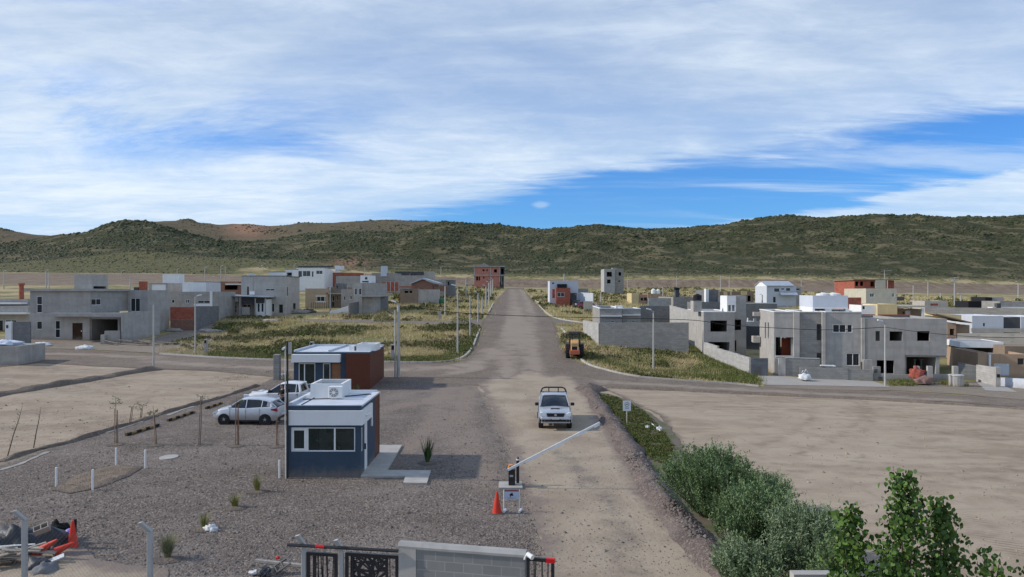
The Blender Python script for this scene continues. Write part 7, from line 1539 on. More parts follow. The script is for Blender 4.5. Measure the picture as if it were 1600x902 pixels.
# saplings tied to stakes
M['leaf_dry'] = mat_simple('dusty_sapling_leaf', (.12, .14, .06), .8, .3, 6); M['bark'] = mat_simple('sapling_bark', (.13, .10, .075), .9, .2, 8); M['stakered'] = mat_simple('reddish_stake', (.28, .15, .09), .85, .2, 5)
def sapling(label, x, yb, y_stake, y_top, lean=0, stakes=1, leaves=90, smat='stake'):
    o = hit(x, yb); t = thing('sapling', label, 'sapling', o); P2 = ppm(o.y); hs_ = pz(y_stake, o.y)-o.z; ht = pz(y_top, o.y)-o.z; lx = lean/P2
    for k in range(stakes):
        dx = (-.02 if stakes == 1 else (-.04+.14*k)); mb = MB(); mb.tube((dx, .04*k, -.1), (dx+lx*.5-.02*k, .03*k, hs_*(1-.03*k)), .028, .022, 5); mb.build('stake', M[smat], t)
    mb = MB(); tr = [(.06, 0, 0), (.05+lx*.3, .01, hs_*.5), (.02+lx*.6, 0, hs_), (.0+lx, 0, ht*.93)]; mb.path(tr, [.02, .017, .013, .006], 5); tp = []
    r_ = random.Random(int(x*7)); zc = (hs_*.9+ht)/2
    for k in range(7):
        z0_ = hs_*r_.uniform(.82, 1.0)+(ht-hs_)*r_.uniform(0, .7); a = r_.uniform(0, 6.28); e = Vector((lx*.8+math.cos(a)*r_.uniform(.2, .42), math.sin(a)*.3, z0_+r_.uniform(0, .22))); mb.tube((lx*.8, 0, z0_), e, .007, .004, 4); tp.append(e)
    mb.build('trunk', M['bark'], t); V = []; Fc = []
    for k in range(leaves):
        c_ = r_.choice(tp).lerp(Vector((lx, 0, zc)), r_.uniform(0, .5))+Vector((r_.gauss(0, .05), r_.gauss(0, .05), r_.gauss(0, .04))); a = r_.uniform(0, 6.28); u = Vector((math.cos(a), math.sin(a), r_.uniform(-.9, .1)))*.085; v = Vector((-math.sin(a), math.cos(a), .2))*.028; i = len(V)
        V += [c_-v*.2, c_+u*.5+v, c_+u, c_+u*.5-v]; Fc.append((i, i+1, i+2, i+3))
    pydata('foliage', V, Fc, M['leaf_dry'], t); return t
sapling('sapling with wispy crown on two stakes, tallest and left of the stake row', 180.5, 695, 639, 613, stakes=2, leaves=110)
sapling('sapling on one stake, second from the left in the gravel row', 243, 696, 649, 630, lean=-4)
sapling('nearly bare sapling on a long leaning stake, middle of the gravel row', 311, 696, 620, 612, lean=6, leaves=25)
sapling('sapling on a reddish double stake in front of the silver hatchback', 369.5, 697, 630, 614, stakes=2, leaves=90, smat='stakered')
sapling('sapling on a thin reddish stake near the left corner of the near office', 432.5, 698, 657, 650, leaves=12, smat='stakered')
for x, yb, yt, ln, lb in ((202, 664, 628, 9, 'bent sapling in the left ditch, left one of two'), (219, 656, 630, 5, 'bent sapling in the left ditch, right one of two')):
    sapling(lb, x, yb, yt+8, yt, lean=ln, leaves=50)
for x, yb, x2, yt, lb in ((11, 713, 35, 634, 'long bare leaning switch in the ditch, leftmost'), (52, 700, 64, 636, 'long bare leaning switch in the ditch, second from left')):
    o = hit(x, yb); P2 = ppm(o.y); h = pz(yt, o.y)-o.z; dx = (x2-x)/P2; mb = MB(); mb.path([(0, 0, -.1), (dx*.4, 0, h*.4), (dx*.75, .02, h*.72), (dx, 0, h)], [.028, .022, .014, .006], 5)
    for k in range(12): f = .2+k*.06; mb.tube((dx*f, 0, h*f), (dx*f+rnd.uniform(-.12, .12), rnd.uniform(-.1, .1), h*f+.12), .008, .004, 4)
    q = mb.build('bare_sapling', M['bark']); q.location = o; tag(q, lb, 'sapling')
def tuft(name, label, px, pb, pt, spread, n, m, bw=.018, curve=.5, flat=0, cat='plant'):
    o = hit(px, pb); h = pz(pt, o.y)-o.z; r_ = random.Random(int(px*13+pb)); V = []; Fc = []
    for k in range(n):
        a = r_.uniform(0, 6.28); L = h*r_.uniform(.55, 1.05); out = spread*r_.uniform(.1, 1)**.8; b0 = Vector((math.cos(a)*.08*r_.random(), math.sin(a)*.08*r_.random(), 0)); dr = Vector((math.cos(a)*out, math.sin(a)*out, 0)); sd = Vector((-math.sin(a), math.cos(a), 0)); i = len(V)
        for q in range(4):
            t = q/3; c_ = b0+dr*(t**(1+curve))+Vector((0, 0, L*(t-.12*curve*t**3))); w_ = bw*(1-t*.85)*(1.2 if q == 1 else 1); V += [c_-sd*w_, c_+sd*w_]
        for q in range(3): j = i+q*2; Fc.append((j, j+1, j+3, j+2))
    ob = pydata(name, V, Fc, m); ob.location = (o.x, o.y, o.z); return tag(ob, label, cat)
M['yucca'] = mat_simple('yucca_leaf', (.055, .10, .028), .6, .25, 4); M['grassgreen'] = mat_simple('yellow_green_grass', (.22, .22, .06), .8, .3, 6); M['grasspale'] = mat_simple('pale_feather_grass', (.17, .18, .08), .8, .3, 6)
tuft('flax_plant', 'dark green strap-leaved plant in the shadow right of the near office', 668, 724, 681, .42, 60, M['yucca'], .035, .4); o = hit(668, 724)
tuft('flax_plant', 'small green strap-leaved plant at the corner of the red-brown clad office', 557, 622, 600, .3, 40, M['yucca'], .03, .4)
tuft('grass_clump', 'upright yellow-green grass clump on the gravel below the near office window', 402, 769, 738, .22, 90, M['grassgreen'], .012, .3)
tuft('grass_clump', 'small pale-green grass clump on the gravel, second from the bottom row', 367, 794, 769, .28, 90, M['grassgreen'], .011, .4)
tuft('grass_clump', 'thin green grass clump beside white rubbish on the gravel', 319, 826, 797, .20, 80, M['grassgreen'], .011, .3)
tuft('grass_clump', 'large feathery grass clump beside the second bent-top fence post', 262, 874, 829, .42, 420, M['grasspale'], .006, .8)
tuft('dark_shrub', 'dark thin shrub at the left end of the second office', 447, 604, 578, .5, 60, M['leaf_dry'], .03, .5)
for px_, pb_ in ((402, 769), (367, 795), (319, 828), (262, 876), (668, 725), (180, 696), (243, 697), (369, 698), (432, 699)):
    o = hit(px_, pb_); rr = []; 
    for k in range(14): a = k/14*6.28; rr.append((o.x+math.cos(a)*.42*(1+.15*math.sin(k*2.1)), o.y+math.sin(a)*.4))
    sheet('planting_soil', rr, m_patch, .03, .3, 0, 50, bstep=.2, relief=lambda X, Y, e: np.clip(e*.2, 0, .05))
for x, y, sx_, lb in ((330, 831, .2, 'torn white plastic rubbish beside the thin grass clump'), (1030, 673, .14, 'white rubbish on the grassy verge near the upright sign'), (441, 588, .4, 'white sack by the thick square concrete post'), (1012, 671, .12, 'small white stone on the grassy verge left of the pale rubbish')):
    o = hit(x, y); crumple('rubbish', o.x, o.y, o.z+.06, sx_, sx_*.6, .14, M['bag'], int(x), label=lb, cat='rubbish', rough=.5)
o = hit(1018, 664); p1 = hit(1036, 679); mb = MB(); mb.tube((0, 0, .08), (*((p1-o)*.8)[:2], .07), .03, .03, 8); q = mb.build('white_pipe', M['whitepaint']); q.location = o; tag(q, 'short white pipe lying on the grassy verge right of the sign', 'pipe')

# ------------------------------------------------------------ foreground fence, gate and wall
FD = lambda px: 1/np.interp(px, [-200, 38, 235, 475, 623, 820, 866], [1/17.6, 1/16.7, 1/16.0, 1/15.75, 1/15.4, 1/14.84, 1/14.7])
def fpt(px, py): D = float(FD(px)); return Vector(((px-HX)/F*D, D, pz(py, D)))
def fpost(label, px, pt, tip, w=7):
    D = float(FD(px)); x = (px-HX)/F*D; hz = pz(pt, D); t = thing('fence_post', label, 'fence post', (x, D, 0)); k = .05; mb = MB(); mb.box(-k, k, -k, k, -.2, hz); mb.build('shaft', M['pole'], t, bevel=.008)
    tx = (tip[0]-px)/F*D; tz = pz(tip[1], D); mb = MB(); d = Vector((tx, -.10, tz-hz)); s_ = .048
    mb.add([(-s_, -s_, hz+.001), (s_, -s_, hz+.001), (s_, s_, hz+.001), (-s_, s_, hz+.001), (tx-s_, -.10-s_, tz), (tx+s_*.7, -.10-s_, tz+.02), (tx+s_*.7, -.10+s_, tz+.02), (tx-s_, -.10+s_, tz)], [(3, 2, 1, 0), (4, 5, 6, 7), (0, 1, 5, 4), (1, 2, 6, 5), (2, 3, 7, 6), (3, 0, 4, 7)]); mb.build('bent_top', M['pole'], t); return t
fpost('bent-topped concrete fence post in front of the debris pile, leftmost', 38.5, 812, (27, 797))
fpost('bent-topped concrete fence post beside the large feathery grass clump', 234.5, 830, (223, 815))
fpost('bent-topped concrete fence post at the left end of the gate rail', 475, 852, (467, 835))
fpost('bent-topped concrete fence post between the two gate sections', 533.5, 860, (527, 842))
# chain-link between the posts
wm = MB()
def link(pxa, pxb, zt_, zb_=0.0, cell=.11, label=''):
    a, c = fpt(pxa, 850), fpt(pxb, 850); a.z = c.z = 0; L = (c-a).length; d = (c-a)/L; V = []; Fc = []; r_ = .0017; nn = Vector((-d.y, d.x, 0))*r_
    H = zt_; k = -H
    while k < L:
        for sgn in (1, -1):
            s0, z0_ = (k, 0) if sgn > 0 else (k+H, 0); s1, z1_ = (k+H, H) if sgn > 0 else (k, H)
            # clip to 0..L
            def cl(s): return min(max(s, 0), L)
            if (s0 < 0 and s1 < 0) or (s0 > L and s1 > L): continue
            f0 = (cl(s0)-s0)/(s1-s0); f1 = (cl(s1)-s0)/(s1-s0); p0 = a+d*cl(s0)+Vector((0, 0, z0_+(z1_-z0_)*f0)); p1 = a+d*cl(s1)+Vector((0, 0, z0_+(z1_-z0_)*f1)); u = Vector((0, 0, r_)); i = len(V)
            V += [p0-nn-u, p0+nn-u, p0+u, p1-nn-u, p1+nn-u, p1+u]; Fc += [(i, i+1, i+4, i+3), (i+1, i+2, i+5, i+4), (i+2, i, i+3, i+5)]
        k += cell
    o = pydata('chain_link_mesh', V, Fc, M['galv']); return tag(o, label, 'wire mesh')
M['galv'] = mat_simple('galvanised_wire', (.16, .16, .17), .5, .1, 3, .3)
link(-60, 38, 2.45, label='chain-link mesh left of the leftmost bent-topped post'); link(39, 234, 2.4, label='chain-link mesh between the debris pile post and the grass clump post'); link(235, 474, 2.35, label='chain-link mesh between the grass clump post and the gate')
# wall of concrete blocks with coping
A_, B_ = fpt(623.5, 855), fpt(820, 868); d = (B_-A_); d.z = 0; L = d.length; rz = math.atan2(d.y, d.x); zt_ = 2.42
wl = thing('block_wall', 'pale grey concrete block wall with rounded coping at the bottom, beside the metal gate', 'wall', (A_.x, A_.y, 0), rz)
M['blocks_near'] = mat_block('near_grey_concrete_block', (.27, .265, .25), 1.35, .4, .2, .08, .3); mb = MB(); mb.box(0, L, 0, .2, -.3, zt_); mb.build('wall', M['blocks_near'], wl)
mb = MB(); mb.prism([(-.03, zt_+.002), (.23, zt_+.002), (.23, zt_+.05), (.16, zt_+.11), (.04, zt_+.11), (-.03, zt_+.05)], -.02, L+.02, 'x'); mb.build('coping', mat_plaster('rough_mortar_coping', (.33, .32, .30), .2, .4), wl); mb = MB(); mb.box(.0, .38, -.03, -.002, -.3, zt_); mb.build('end_render', M['plaster'], wl)
# gate
def gate_bars(name, label, pxa, pxb, ytop_a, bars, ztop=2.22, frame=True, rail=None):
    a, c = fpt(pxa, 860), fpt(pxb, 860); a.z = c.z = 0; d_ = c-a; L_ = d_.length; t = thing(name, label, 'gate', a, math.atan2(d_.y, d_.x)); mb = MB()
    if frame: mb.box(0, .06, -.03, .03, .05, ztop); mb.box(L_-.06, L_, -.03, .03, .05, ztop); mb.box(.06, L_-.06, -.029, .029, ztop-.07, ztop); mb.box(.06, L_-.06, -.029, .029, .05, .12); mb.build('frame', M['blackmetal'], t)
    r_ = random.Random(int(pxa))
    for k in range(bars): x = .1+(L_-.2)*(k+.5)/bars; mb = MB(); mb.tube((x+r_.uniform(-.07, .07), 0, .1), (x+r_.uniform(-.07, .07), 0, ztop-.06), .012, .012, 5); mb.build('bar', M['blackmetal'], t)
    return t, L_
t, L_ = gate_bars('metal_gate', 'black metal gate leaf with uneven slanted bars between two bent posts', 480, 527, 0, 10, 2.22)
mb = MB(); mb.box(.14, .2, -.028, .028, .12, 2.15); mb.build('inner_stile', M['blackmetal'], t)
t, L_ = gate_bars('metal_gate', 'black metal gate panel cut with angular gaps, adjoining the block wall', 540, 623, 0, 0, 2.26)
x0_, x1_ = L_*.12, L_*.80; mb = MB(); mb.box(x0_, x0_+.05, -.028, .028, .12, 2.19); mb.box(x1_-.05, x1_, -.028, .028, .12, 2.19); mb.build('stile', M['blackmetal'], t)
r_ = random.Random(5); npt = [(r_.uniform(x0_, x1_), r_.uniform(.1, 2.25)) for _ in range(70)]
vp = [Vector(q) for q in npt]+[Vector(q) for q in ((x0_, .1), (x1_, .1), (x1_, 2.2), (x0_, 2.2))]; res = mgeo.delaunay_2d_cdt(vp, [], [], 0, 1e-5); mb = MB()
for f in res[2]:
    tri = [res[0][i] for i in f]; c_ = sum(tri, Vector((0, 0)))/3; k_ = r_.uniform(.15, .62)
    inn = [c_+(q-c_)*k_ for q in tri]
    for i in range(3):
        j = (i+1) % 3; mb.add([(tri[i].x, -.006, tri[i].y), (tri[j].x, -.006, tri[j].y), (inn[j].x, -.006, inn[j].y), (inn[i].x, -.006, inn[i].y), (tri[i].x, .006, tri[i].y), (tri[j].x, .006, tri[j].y), (inn[j].x, .006, inn[j].y), (inn[i].x, .006, inn[i].y)], [(0, 1, 2, 3), (7, 6, 5, 4), (2, 6, 7, 3)])
mb.build('cut_panel', M['blackmetal'], t)
for k in range(3): x = x1_+.08+k*.09; mb = MB(); mb.tube((x, 0, .12), (x+.04*(k-1), 0, 2.2), .012, .012, 5); mb.build('bar', M['blackmetal'], t)
for k in range(2): x = .1+k*.07; mb = MB(); mb.tube((x, 0, .12), (x+.02, 0, 2.2), .012, .012, 5); mb.build('bar', M['blackmetal'], t)
a, c = fpt(451, 849.5), fpt(623, 859); mb = MB(); mb.tube((0, 0, 0), tuple(c-a), .035, .035, 8); q = thing('gate_rail', 'long black top rail of the gate with a red tape mark', 'rail', a+Vector((0, -.08, 0))); mb.build('tube', M['blackmetal'], q); e = (c-a); mb = MB(); mb.tube(tuple(e*.26), tuple(e*.34), .038, .038, 8); M['redtape'] = mat_simple('red_tape', (.6, .01, .015), .5); mb.build('tape', M['redtape'], q)
t, L_ = gate_bars('metal_gate', 'short black gate end with slanted bars and red tape, right of the block wall', 823, 866, 0, 5, pz(871, 14.8)); mb = MB(); zt2 = pz(871, 14.8); mb.box(L_-.16, L_+.01, -.04, .04, zt2-.075, zt2+.006); mb.build('tape', M['redtape'], t)
mb = MB(); mb.tube((0, 0, 0), (.1, -.12, -.03), .045, .05, 10); mb.tube((-.02, 0, -.02), (-.06, .02, -.12), .02, .02, 6); q = mb.build('security_camera', M['whitepaint']); q.location = fpt(824, 869)+Vector((.0, -.05, .06)); tag(q, 'small white security camera on the right end of the block wall', 'camera')
# white wall cap at the bottom right
o = at(1280, 14); mb = MB(); mb.box(-.48, .62, 0, .22, 0, pz(898, 14)); q = mb.build('white_pillar', M['plaster']); q.location = (o.x, o.y, 0); tag(q, 'pale wall top at the bottom edge in front of the grey-green bushes', 'wall')

# ------------------------------------------------------------ debris at the lower left
M['tarp'] = mat_simple('dark_tarpaulin', (.03, .034, .042), .5, .3, 2, 0, .4, .02); M['netting'] = mat_simple('black_netting', (.008, .009, .008), .95, .3, 3)
def gp(px, py): return hit(px, py)
o = gp(45, 872); crumple('dark_tarpaulin', o.x-.1, o.y+.8, o.z+.12, .78, .5, .52, M['tarp'], 61, label='large dark blue-black tarpaulin heap behind the leftmost fence post', cat='tarpaulin', rough=.18)
o = gp(8, 868); crumple('dark_tarpaulin', o.x, o.y+.3, o.z+.12, .7, .5, .58, M['tarp'], 62, label='dark folded tarpaulin at the left edge of the photo', cat='tarpaulin', rough=.3)
o = gp(84, 850); crumple('black_netting', o.x, o.y+.25, o.z+.12, .36, .3, .42, M['netting'], 63, label='black netting heap behind the fallen cones', cat='netting', rough=.35)
o = gp(70, 899); crumple('grey_sack', o.x, o.y, o.z+.05, .30, .36, .26, mat_simple('grey_sack_cloth', (.16, .16, .165), .8, .2, 4), 64, label='grey sack in front of the fallen cones, at the bottom left', cat='sack', rough=.2)
o = gp(60, 893); crumple('dark_sack', o.x-.1, o.y+.1, o.z+.05, .4, .3, .28, M['tarp'], 65, label='dark sack under the fallen cones beside the leftmost post', cat='sack', rough=.2)
o = gp(113.5, 858); cone('upright red traffic cone beside the purple ball in the debris', o+Vector((0, 0, .02)), h=(858-816)/ppm(o.y), r=.16)
o = gp(58, 880); cone('fallen red traffic cone, longer one, lying across the debris', (o.x-.18, o.y+.15, o.z+.20), (R(10), R(58), R(8)), h=.80, r=.15)
o = gp(78, 878); cone('fallen red traffic cone partly hidden behind the longer fallen one', (o.x-.05, o.y+.25, o.z+.16), (R(5), R(66), R(30)), h=.55, r=.13)
o = gp(104, 852); b_ = bmesh.new(); bmesh.ops.create_uvsphere(b_, u_segments=20, v_segments=12, radius=.145); M['purple'] = mat_simple('purple_ball', (.30, .22, .62), .45, .1, 2); q = obj('purple_ball', b_, M['purple']); q.data.polygons.foreach_set('use_smooth', [True]*len(q.data.polygons)); q.location = (o.x+.06, o.y+.05, o.z+.34); tag(q, 'purple ball between the black netting and the upright cone', 'ball')
o = gp(106, 856); mb = MB(); mb.tube((0, 0, 0), (.02, 0, .75), .045, .045, 8); q = mb.build('black_tube', M['black']); q.location = (o.x, o.y+.35, o.z); tag(q, 'short black tube standing behind the purple ball', 'tube')
def cblock(label, loc, rot, s=1.0):
    t = MB(); L2, W2_, H2 = .2*s, .1*s, .1*s; tk = .025*s
    for (x0_, x1_) in ((-L2, -L2+tk), (-tk/2, tk/2), (L2-tk, L2)): t.box(x0_, x1_, -W2_+tk, W2_-tk, -H2, H2)
    t.box(-L2, L2, -W2_, -W2_+tk, -H2, H2); t.box(-L2, L2, W2_-tk, W2_, -H2, H2); q = t.build('hollow_block', M['blocks_near'] if False else M['plaster']); q.location = loc; q.rotation_euler = rot; return tag(q, label, 'concrete block')
o = gp(62, 868); cblock('hollow concrete block lying tilted on the dark tarpaulin', (o.x, o.y+.1, o.z+.75), (R(35), R(-18), R(25)))
M['plank'] = mat_simple('pale_planks', (.38, .33, .27), .85, .25, 2); o = gp(25, 890); t = thing('plank_pile', 'heap of pale boards and card at the bottom left corner', 'boards', o); mb = MB(); r_ = random.Random(3)
for k in range(14):
    a = r_.uniform(-.5, .9); L = r_.uniform(.3, .8); w_ = r_.uniform(.04, .14); c_ = Vector((r_.uniform(-.9, .1), r_.uniform(-.3, .5), .22+k*.022)); mtx = Matrix.Translation(c_) @ Matrix.Rotation(a, 4, 'Z') @ Matrix.Rotation(r_.uniform(-.2, .2), 4, 'Y'); mb.box(-L, L, -w_, w_, -.012, .012, mtx)
mb.build('boards', M['plank'], t)
o = gp(24, 886); mb = MB(); mb.tube((-.6, 0, 0), (.62, .1, .05), .022, .022, 6); q = mb.build('white_bar', M['whitepaint']); q.location = (o.x, o.y-.2, o.z+.62); tag(q, 'white bar lying across the boards behind the leftmost post', 'bar')
o = gp(88, 885); mb = MB(); mb.box(-.2, .2, -.1, .1, 0, .03); q = mb.build('red_white_board', M['bag']); q.location = (o.x, o.y, o.z+.2); q.rotation_euler = (.2, -.3, .5); tag(q, 'small white board with red scraps below the fallen cones', 'board')
# materials by the gate
o = gp(445, 893); cblock('hollow brick leaning at the bottom edge left of the gate posts', (o.x, o.y-.2, o.z+.25), (R(60), R(-30), R(20))); o = gp(425, 897); cblock('second hollow block lying at the bottom edge left of the gate', (o.x, o.y-.1, o.z+.12), (0, R(10), R(60)))
o = gp(412, 902); crumple('black_bag', o.x, o.y, o.z+.12, .2, .16, .16, M['tarp'], 71, label='small black bag at the bottom edge left of the gate', cat='bag'); o = gp(400, 900); crumple('rubbish', o.x, o.y, o.z+.08, .2, .1, .06, M['bag'], 72, label='pale scrap at the bottom edge left of the black bag', cat='rubbish')
p0, p1 = gp(399, 880), gp(472, 888); mb = MB(); d = p1-p0; mb.box(0, d.length, -.05, .05, .0, .07); q = mb.build('steel_channel', M['grey_smooth']); q.location = p0+Vector((0, 0, .03)); q.rotation_euler = (0, 0, math.atan2(d.y, d.x)); tag(q, 'long grey steel channel lying on the gravel left of the gate', 'steel channel')
o = gp(434, 879); crumple('red_scrap', o.x, o.y, o.z+.12, .06, .05, .05, M['redtape'], 73, label='tiny red scrap on the grey steel channel', cat='scrap')
# ------------------------------------------------------------ vegetation
def foliage_mat(name, a, b, c=None, rough=.75, scale=.6, trans=.15):
    m, T, p = new_mat(name, rough, .25); P = world_pos(T)
    k = T.mix(T.attr('tone'), a, b)
    if c: k = T.mix(T.ss(T.noise(P, scale, 4, .6), .45, .65, 0, .8), k, c)
    T.put(p.inputs['Base Color'], k)
    return m
def set_tone(o, per_face):
    a = o.data.attributes.new('tone', 'FLOAT', 'FACE'); a.data.foreach_set('value', per_face.astype(np.float32))
def quads(C, U, W):
    """kite-shaped leaves: centres C, half-length vectors U, half-width vectors W"""
    V = np.stack([C-U, C-U*.1+W, C+U, C-U*.1-W], 1).reshape(-1, 3); return V, np.arange(len(V)).reshape(-1, 4)
def rvec(n): v = rng.normal(size=(n, 3)); return v/np.linalg.norm(v, axis=1, keepdims=True)
def domes(name, P_, R_, H_, m, label=None):
    n = len(P_); a = np.arange(6)/6*2*np.pi; V = np.zeros((n, 13, 3)); ph = rng.uniform(0, 6, n)
    V[:, 0] = np.c_[rng.normal(0, .12, n), rng.normal(0, .12, n), np.ones(n)]
    for k in range(6):
        j = rng.uniform(.75, 1.25, n); V[:, 1+k] = np.c_[np.cos(a[k]+ph)*.62*j, np.sin(a[k]+ph)*.62*j, rng.uniform(.6, .95, n)]
        j = rng.uniform(.8, 1.2, n); V[:, 7+k] = np.c_[np.cos(a[k]+ph+.4)*j, np.sin(a[k]+ph+.4)*j, np.full(n, -.15)]
    V = V*np.c_[R_, R_, H_][:, None, :]+P_[:, None, :]; F_ = []
    for k in range(6): l = (k+1) % 6; F_ += [(0, 1+k, 1+l), (1+k, 7+k, 1+l), (1+l, 7+k, 7+l)]
    F_ = (np.array(F_)[None]+(np.arange(n)*13)[:, None, None]).reshape(-1, 3); o = npmesh(name, V.reshape(-1, 3), F_, m, k=3)
    set_tone(o, np.repeat(rng.uniform(0, 1, n), 18)*.6+rng.uniform(0, .4, n*18)); return tag(o, kind='stuff')
# hillside shrubs
M['hillbush'] = foliage_mat('hillside_shrub', (.028, .040, .014), (.056, .068, .025), (.080, .074, .040), scale=.02)
M['olivebush'] = foliage_mat('pale_hillside_shrub', (.052, .058, .024), (.125, .118, .055), (.15, .125, .075), scale=.03)
n = 125000; D_ = np.sqrt(rng.uniform(378**2, 1120**2, n)); u_ = rng.uniform(-.9, .9, n); keepD = rng.uniform(0, 1, n) < np.where(D_ < 780, 1, .5); D_, u_ = D_[keepD], u_[keepD]
X_, Y_w = u_*D_, D_; hz_ = (((D_ > 428) & (u_ > -.38)) | ((D_ > 378) & (u_ <= -.38))); X_, Y_w, u_, D_ = X_[hz_], Y_w[hz_], u_[hz_], D_[hz_]
pat = np.sin(X_*.021+2*np.cos(Y_w*.017))*np.cos(Y_w*.027+1.5*np.sin(X_*.013))+.5*np.sin(X_*.07+Y_w*.05)+rng.normal(0, .5, len(X_))
isback = (D_ > 800) & (u_ < -.03); oe_ = np.interp(u_, [-1.5, -.7, -.6, -.5, -.35, -.28, -.2, 1.5], [480, 450, 490, 515, 500, 485, 450, 440]); isol = D_ < oe_
k = np.where(isback, pat > 1.0, pat > np.where(isol, -3, -.5)); X_, Y_w, D_, isol, u_ = X_[k], Y_w[k], D_[k], isol[k], u_[k]
Zs = GZ(X_, Y_w)+gully(X_, Y_w); Pn = np.c_[X_, Y_w, Zs-.1]; sc_ = rng.lognormal(-.18, .38, len(X_))*np.clip(D_/560, .7, 1.3)
domes('hillside_scrub', Pn[~isol], sc_[~isol], sc_[~isol]*rng.uniform(.4, .8, (~isol).sum()), M['hillbush'])
domes('hillside_scrub', Pn[isol], sc_[isol]*.75, sc_[isol]*rng.uniform(.35, .6, isol.sum()), M['olivebush'])

# scrub of the building plots, sampled evenly over what is seen
def sample(poly_px, n):
    P_ = np.array(poly_px); x0, y0 = P_.min(0); x1, y1 = P_.max(0); out = []
    X = rng.uniform(x0, x1, n*3); Y = rng.uniform(y0, y1, n*3); k = inside(poly_px, X, Y); return np.c_[X[k], Y[k]][:n]
def to_ground(S):
    D = np.concatenate([np.arange(12, 60, .1), np.arange(60, 200, .2), np.arange(200, 430, .7)]); out = []
    for c in np.array_split(S, max(1, len(S)//400)):
        u = (c[:, 0]-HX)/F; zr = CZ-(c[:, 1:2]-HY)/F*D[None]; g = GZ(u[:, None]*D[None], np.broadcast_to(D[None], (len(c), len(D)))); k = np.argmax(zr <= g, axis=1); ok = (zr <= g).any(1); d = D[k]; out.append(np.c_[u*d, d, g[np.arange(len(c)), k]][ok])
    return np.concatenate(out)
def offroad(P_, m_=.3):
    k = np.ones(len(P_), bool)
    for r in ROADS: k &= ~(inside(r, P_[:, 0], P_[:, 1]) | (seg_dist(r, P_[:, 0], P_[:, 1], True) < m_))
    return P_[k]
def pn(P_, s, ph=0): x, y = P_[:, 0]*s, P_[:, 1]*s; return np.sin(x*1.1+1.7*np.cos(y*.9+ph)+ph)*np.cos(y*1.3+1.4*np.sin(x*.8+ph*2))+.5*np.sin(x*2.7+y*1.9+ph)*np.cos(y*3.1-x*1.1)
def leafy(name, P_, R_, H_, K, m, ls=(.05, .12), up=.3, kind='stuff'):
    n = len(P_); N = n*K; d = rvec(N); d[:, 2] = np.abs(d[:, 2]); rr = rng.uniform(.55, 1.0, N)**.6; C = np.repeat(P_, K, 0)+d*rr[:, None]*np.c_[np.repeat(R_, K), np.repeat(R_, K), np.repeat(H_, K)]
    L = rng.uniform(*ls, N)[:, None]*np.repeat(np.clip(P_[:, 1]/70, .6, 3), K)[:, None]; U = rvec(N)*.7+d*.6+np.array([0, 0, up]); U /= np.linalg.norm(U, axis=1, keepdims=True); Wv = np.cross(U, rvec(N)); Wv /= np.linalg.norm(Wv, axis=1, keepdims=True)+1e-9
    V, Q_ = quads(C, U*L, Wv*L*.5); o = npmesh(name, V, Q_, m, k=4); set_tone(o, np.clip(np.repeat(rng.uniform(0, .6, n), K)+rng.uniform(0, .4, N), 0, 1)); return tag(o, kind=kind) if kind else o
def blades(name, P_, H_, sp, K, m, w=.012, kind='stuff'):
    n = len(P_); N = n*K; a = rng.uniform(0, 2*np.pi, N); B = np.repeat(P_, K, 0)+np.c_[rng.normal(0, .25, N)*np.repeat(sp, K), rng.normal(0, .25, N)*np.repeat(sp, K), np.zeros(N)-.02]; h = np.repeat(H_, K)*rng.uniform(.5, 1.1, N)
    T_ = B+np.c_[np.cos(a)*h*.45, np.sin(a)*h*.45, h]; s_ = np.c_[-np.sin(a), np.cos(a), np.zeros(N)]*(w*np.clip(B[:, 1:2]/40, .7, 6)); V = np.stack([B-s_, B+s_, T_], 1).reshape(-1, 3); o = npmesh(name, V, np.arange(len(V)).reshape(-1, 3), m, k=3)
    set_tone(o, np.clip(np.repeat(rng.uniform(0, .6, n), K)+rng.uniform(0, .4, N), 0, 1)); return tag(o, kind=kind) if kind else o
M['gscrub'] = foliage_mat('green_scrub_leaf', (.075, .090, .024), (.160, .170, .050), (.20, .18, .08), scale=.25)
M['bright'] = foliage_mat('bright_green_weed', (.075, .105, .022), (.17, .19, .050), (.20, .19, .07), scale=.3)
M['dgrass'] = foliage_mat('dry_pale_grass', (.40, .32, .15), (.58, .48, .28), (.40, .37, .14), scale=.3)
M['bscrub'] = foliage_mat('brown_twiggy_scrub', (.10, .08, .045), (.20, .155, .09), (.10, .10, .04), scale=.3)
left = [(345, 497), (480, 497), (600, 483), (620, 458), (735, 447), (783, 449), (770, 470), (757, 500), (752, 508), (748, 522), (738, 548), (724, 561), (700, 567), (430, 562), (330, 558), (250, 552), (255, 540), (335, 515)]
right = [(822, 452), (860, 458), (1000, 450), (1130, 450), (1240, 457), (1600, 470), (1600, 500), (1500, 495), (1440, 495), (1200, 478), (1060, 500), (1060, 536), (1180, 590), (1185, 603), (1100, 596), (1000, 589), (940, 578), (910, 566), (882, 552), (872, 520), (868, 508), (843, 480)]
S1 = to_ground(np.concatenate([sample(left, 9000), sample(right, 12000)])); S1 = offroad(S1)
g1 = pn(S1, .16, 1.0)+rng.normal(0, .30, len(S1)); near = S1[:, 1] < 120
G = S1[(g1 > .66)]; rG = rng.lognormal(-1.25, .35, len(G))*np.clip(G[:, 1]/85, .75, 2.2); nearG = G[:, 1] < 130
leafy('green_scrub', G[nearG], rG[nearG], rG[nearG]*.85, 34, M['gscrub'], (.06, .13)); leafy('green_scrub', G[~nearG], rG[~nearG], rG[~nearG]*.8, 14, M['gscrub'], (.12, .22))
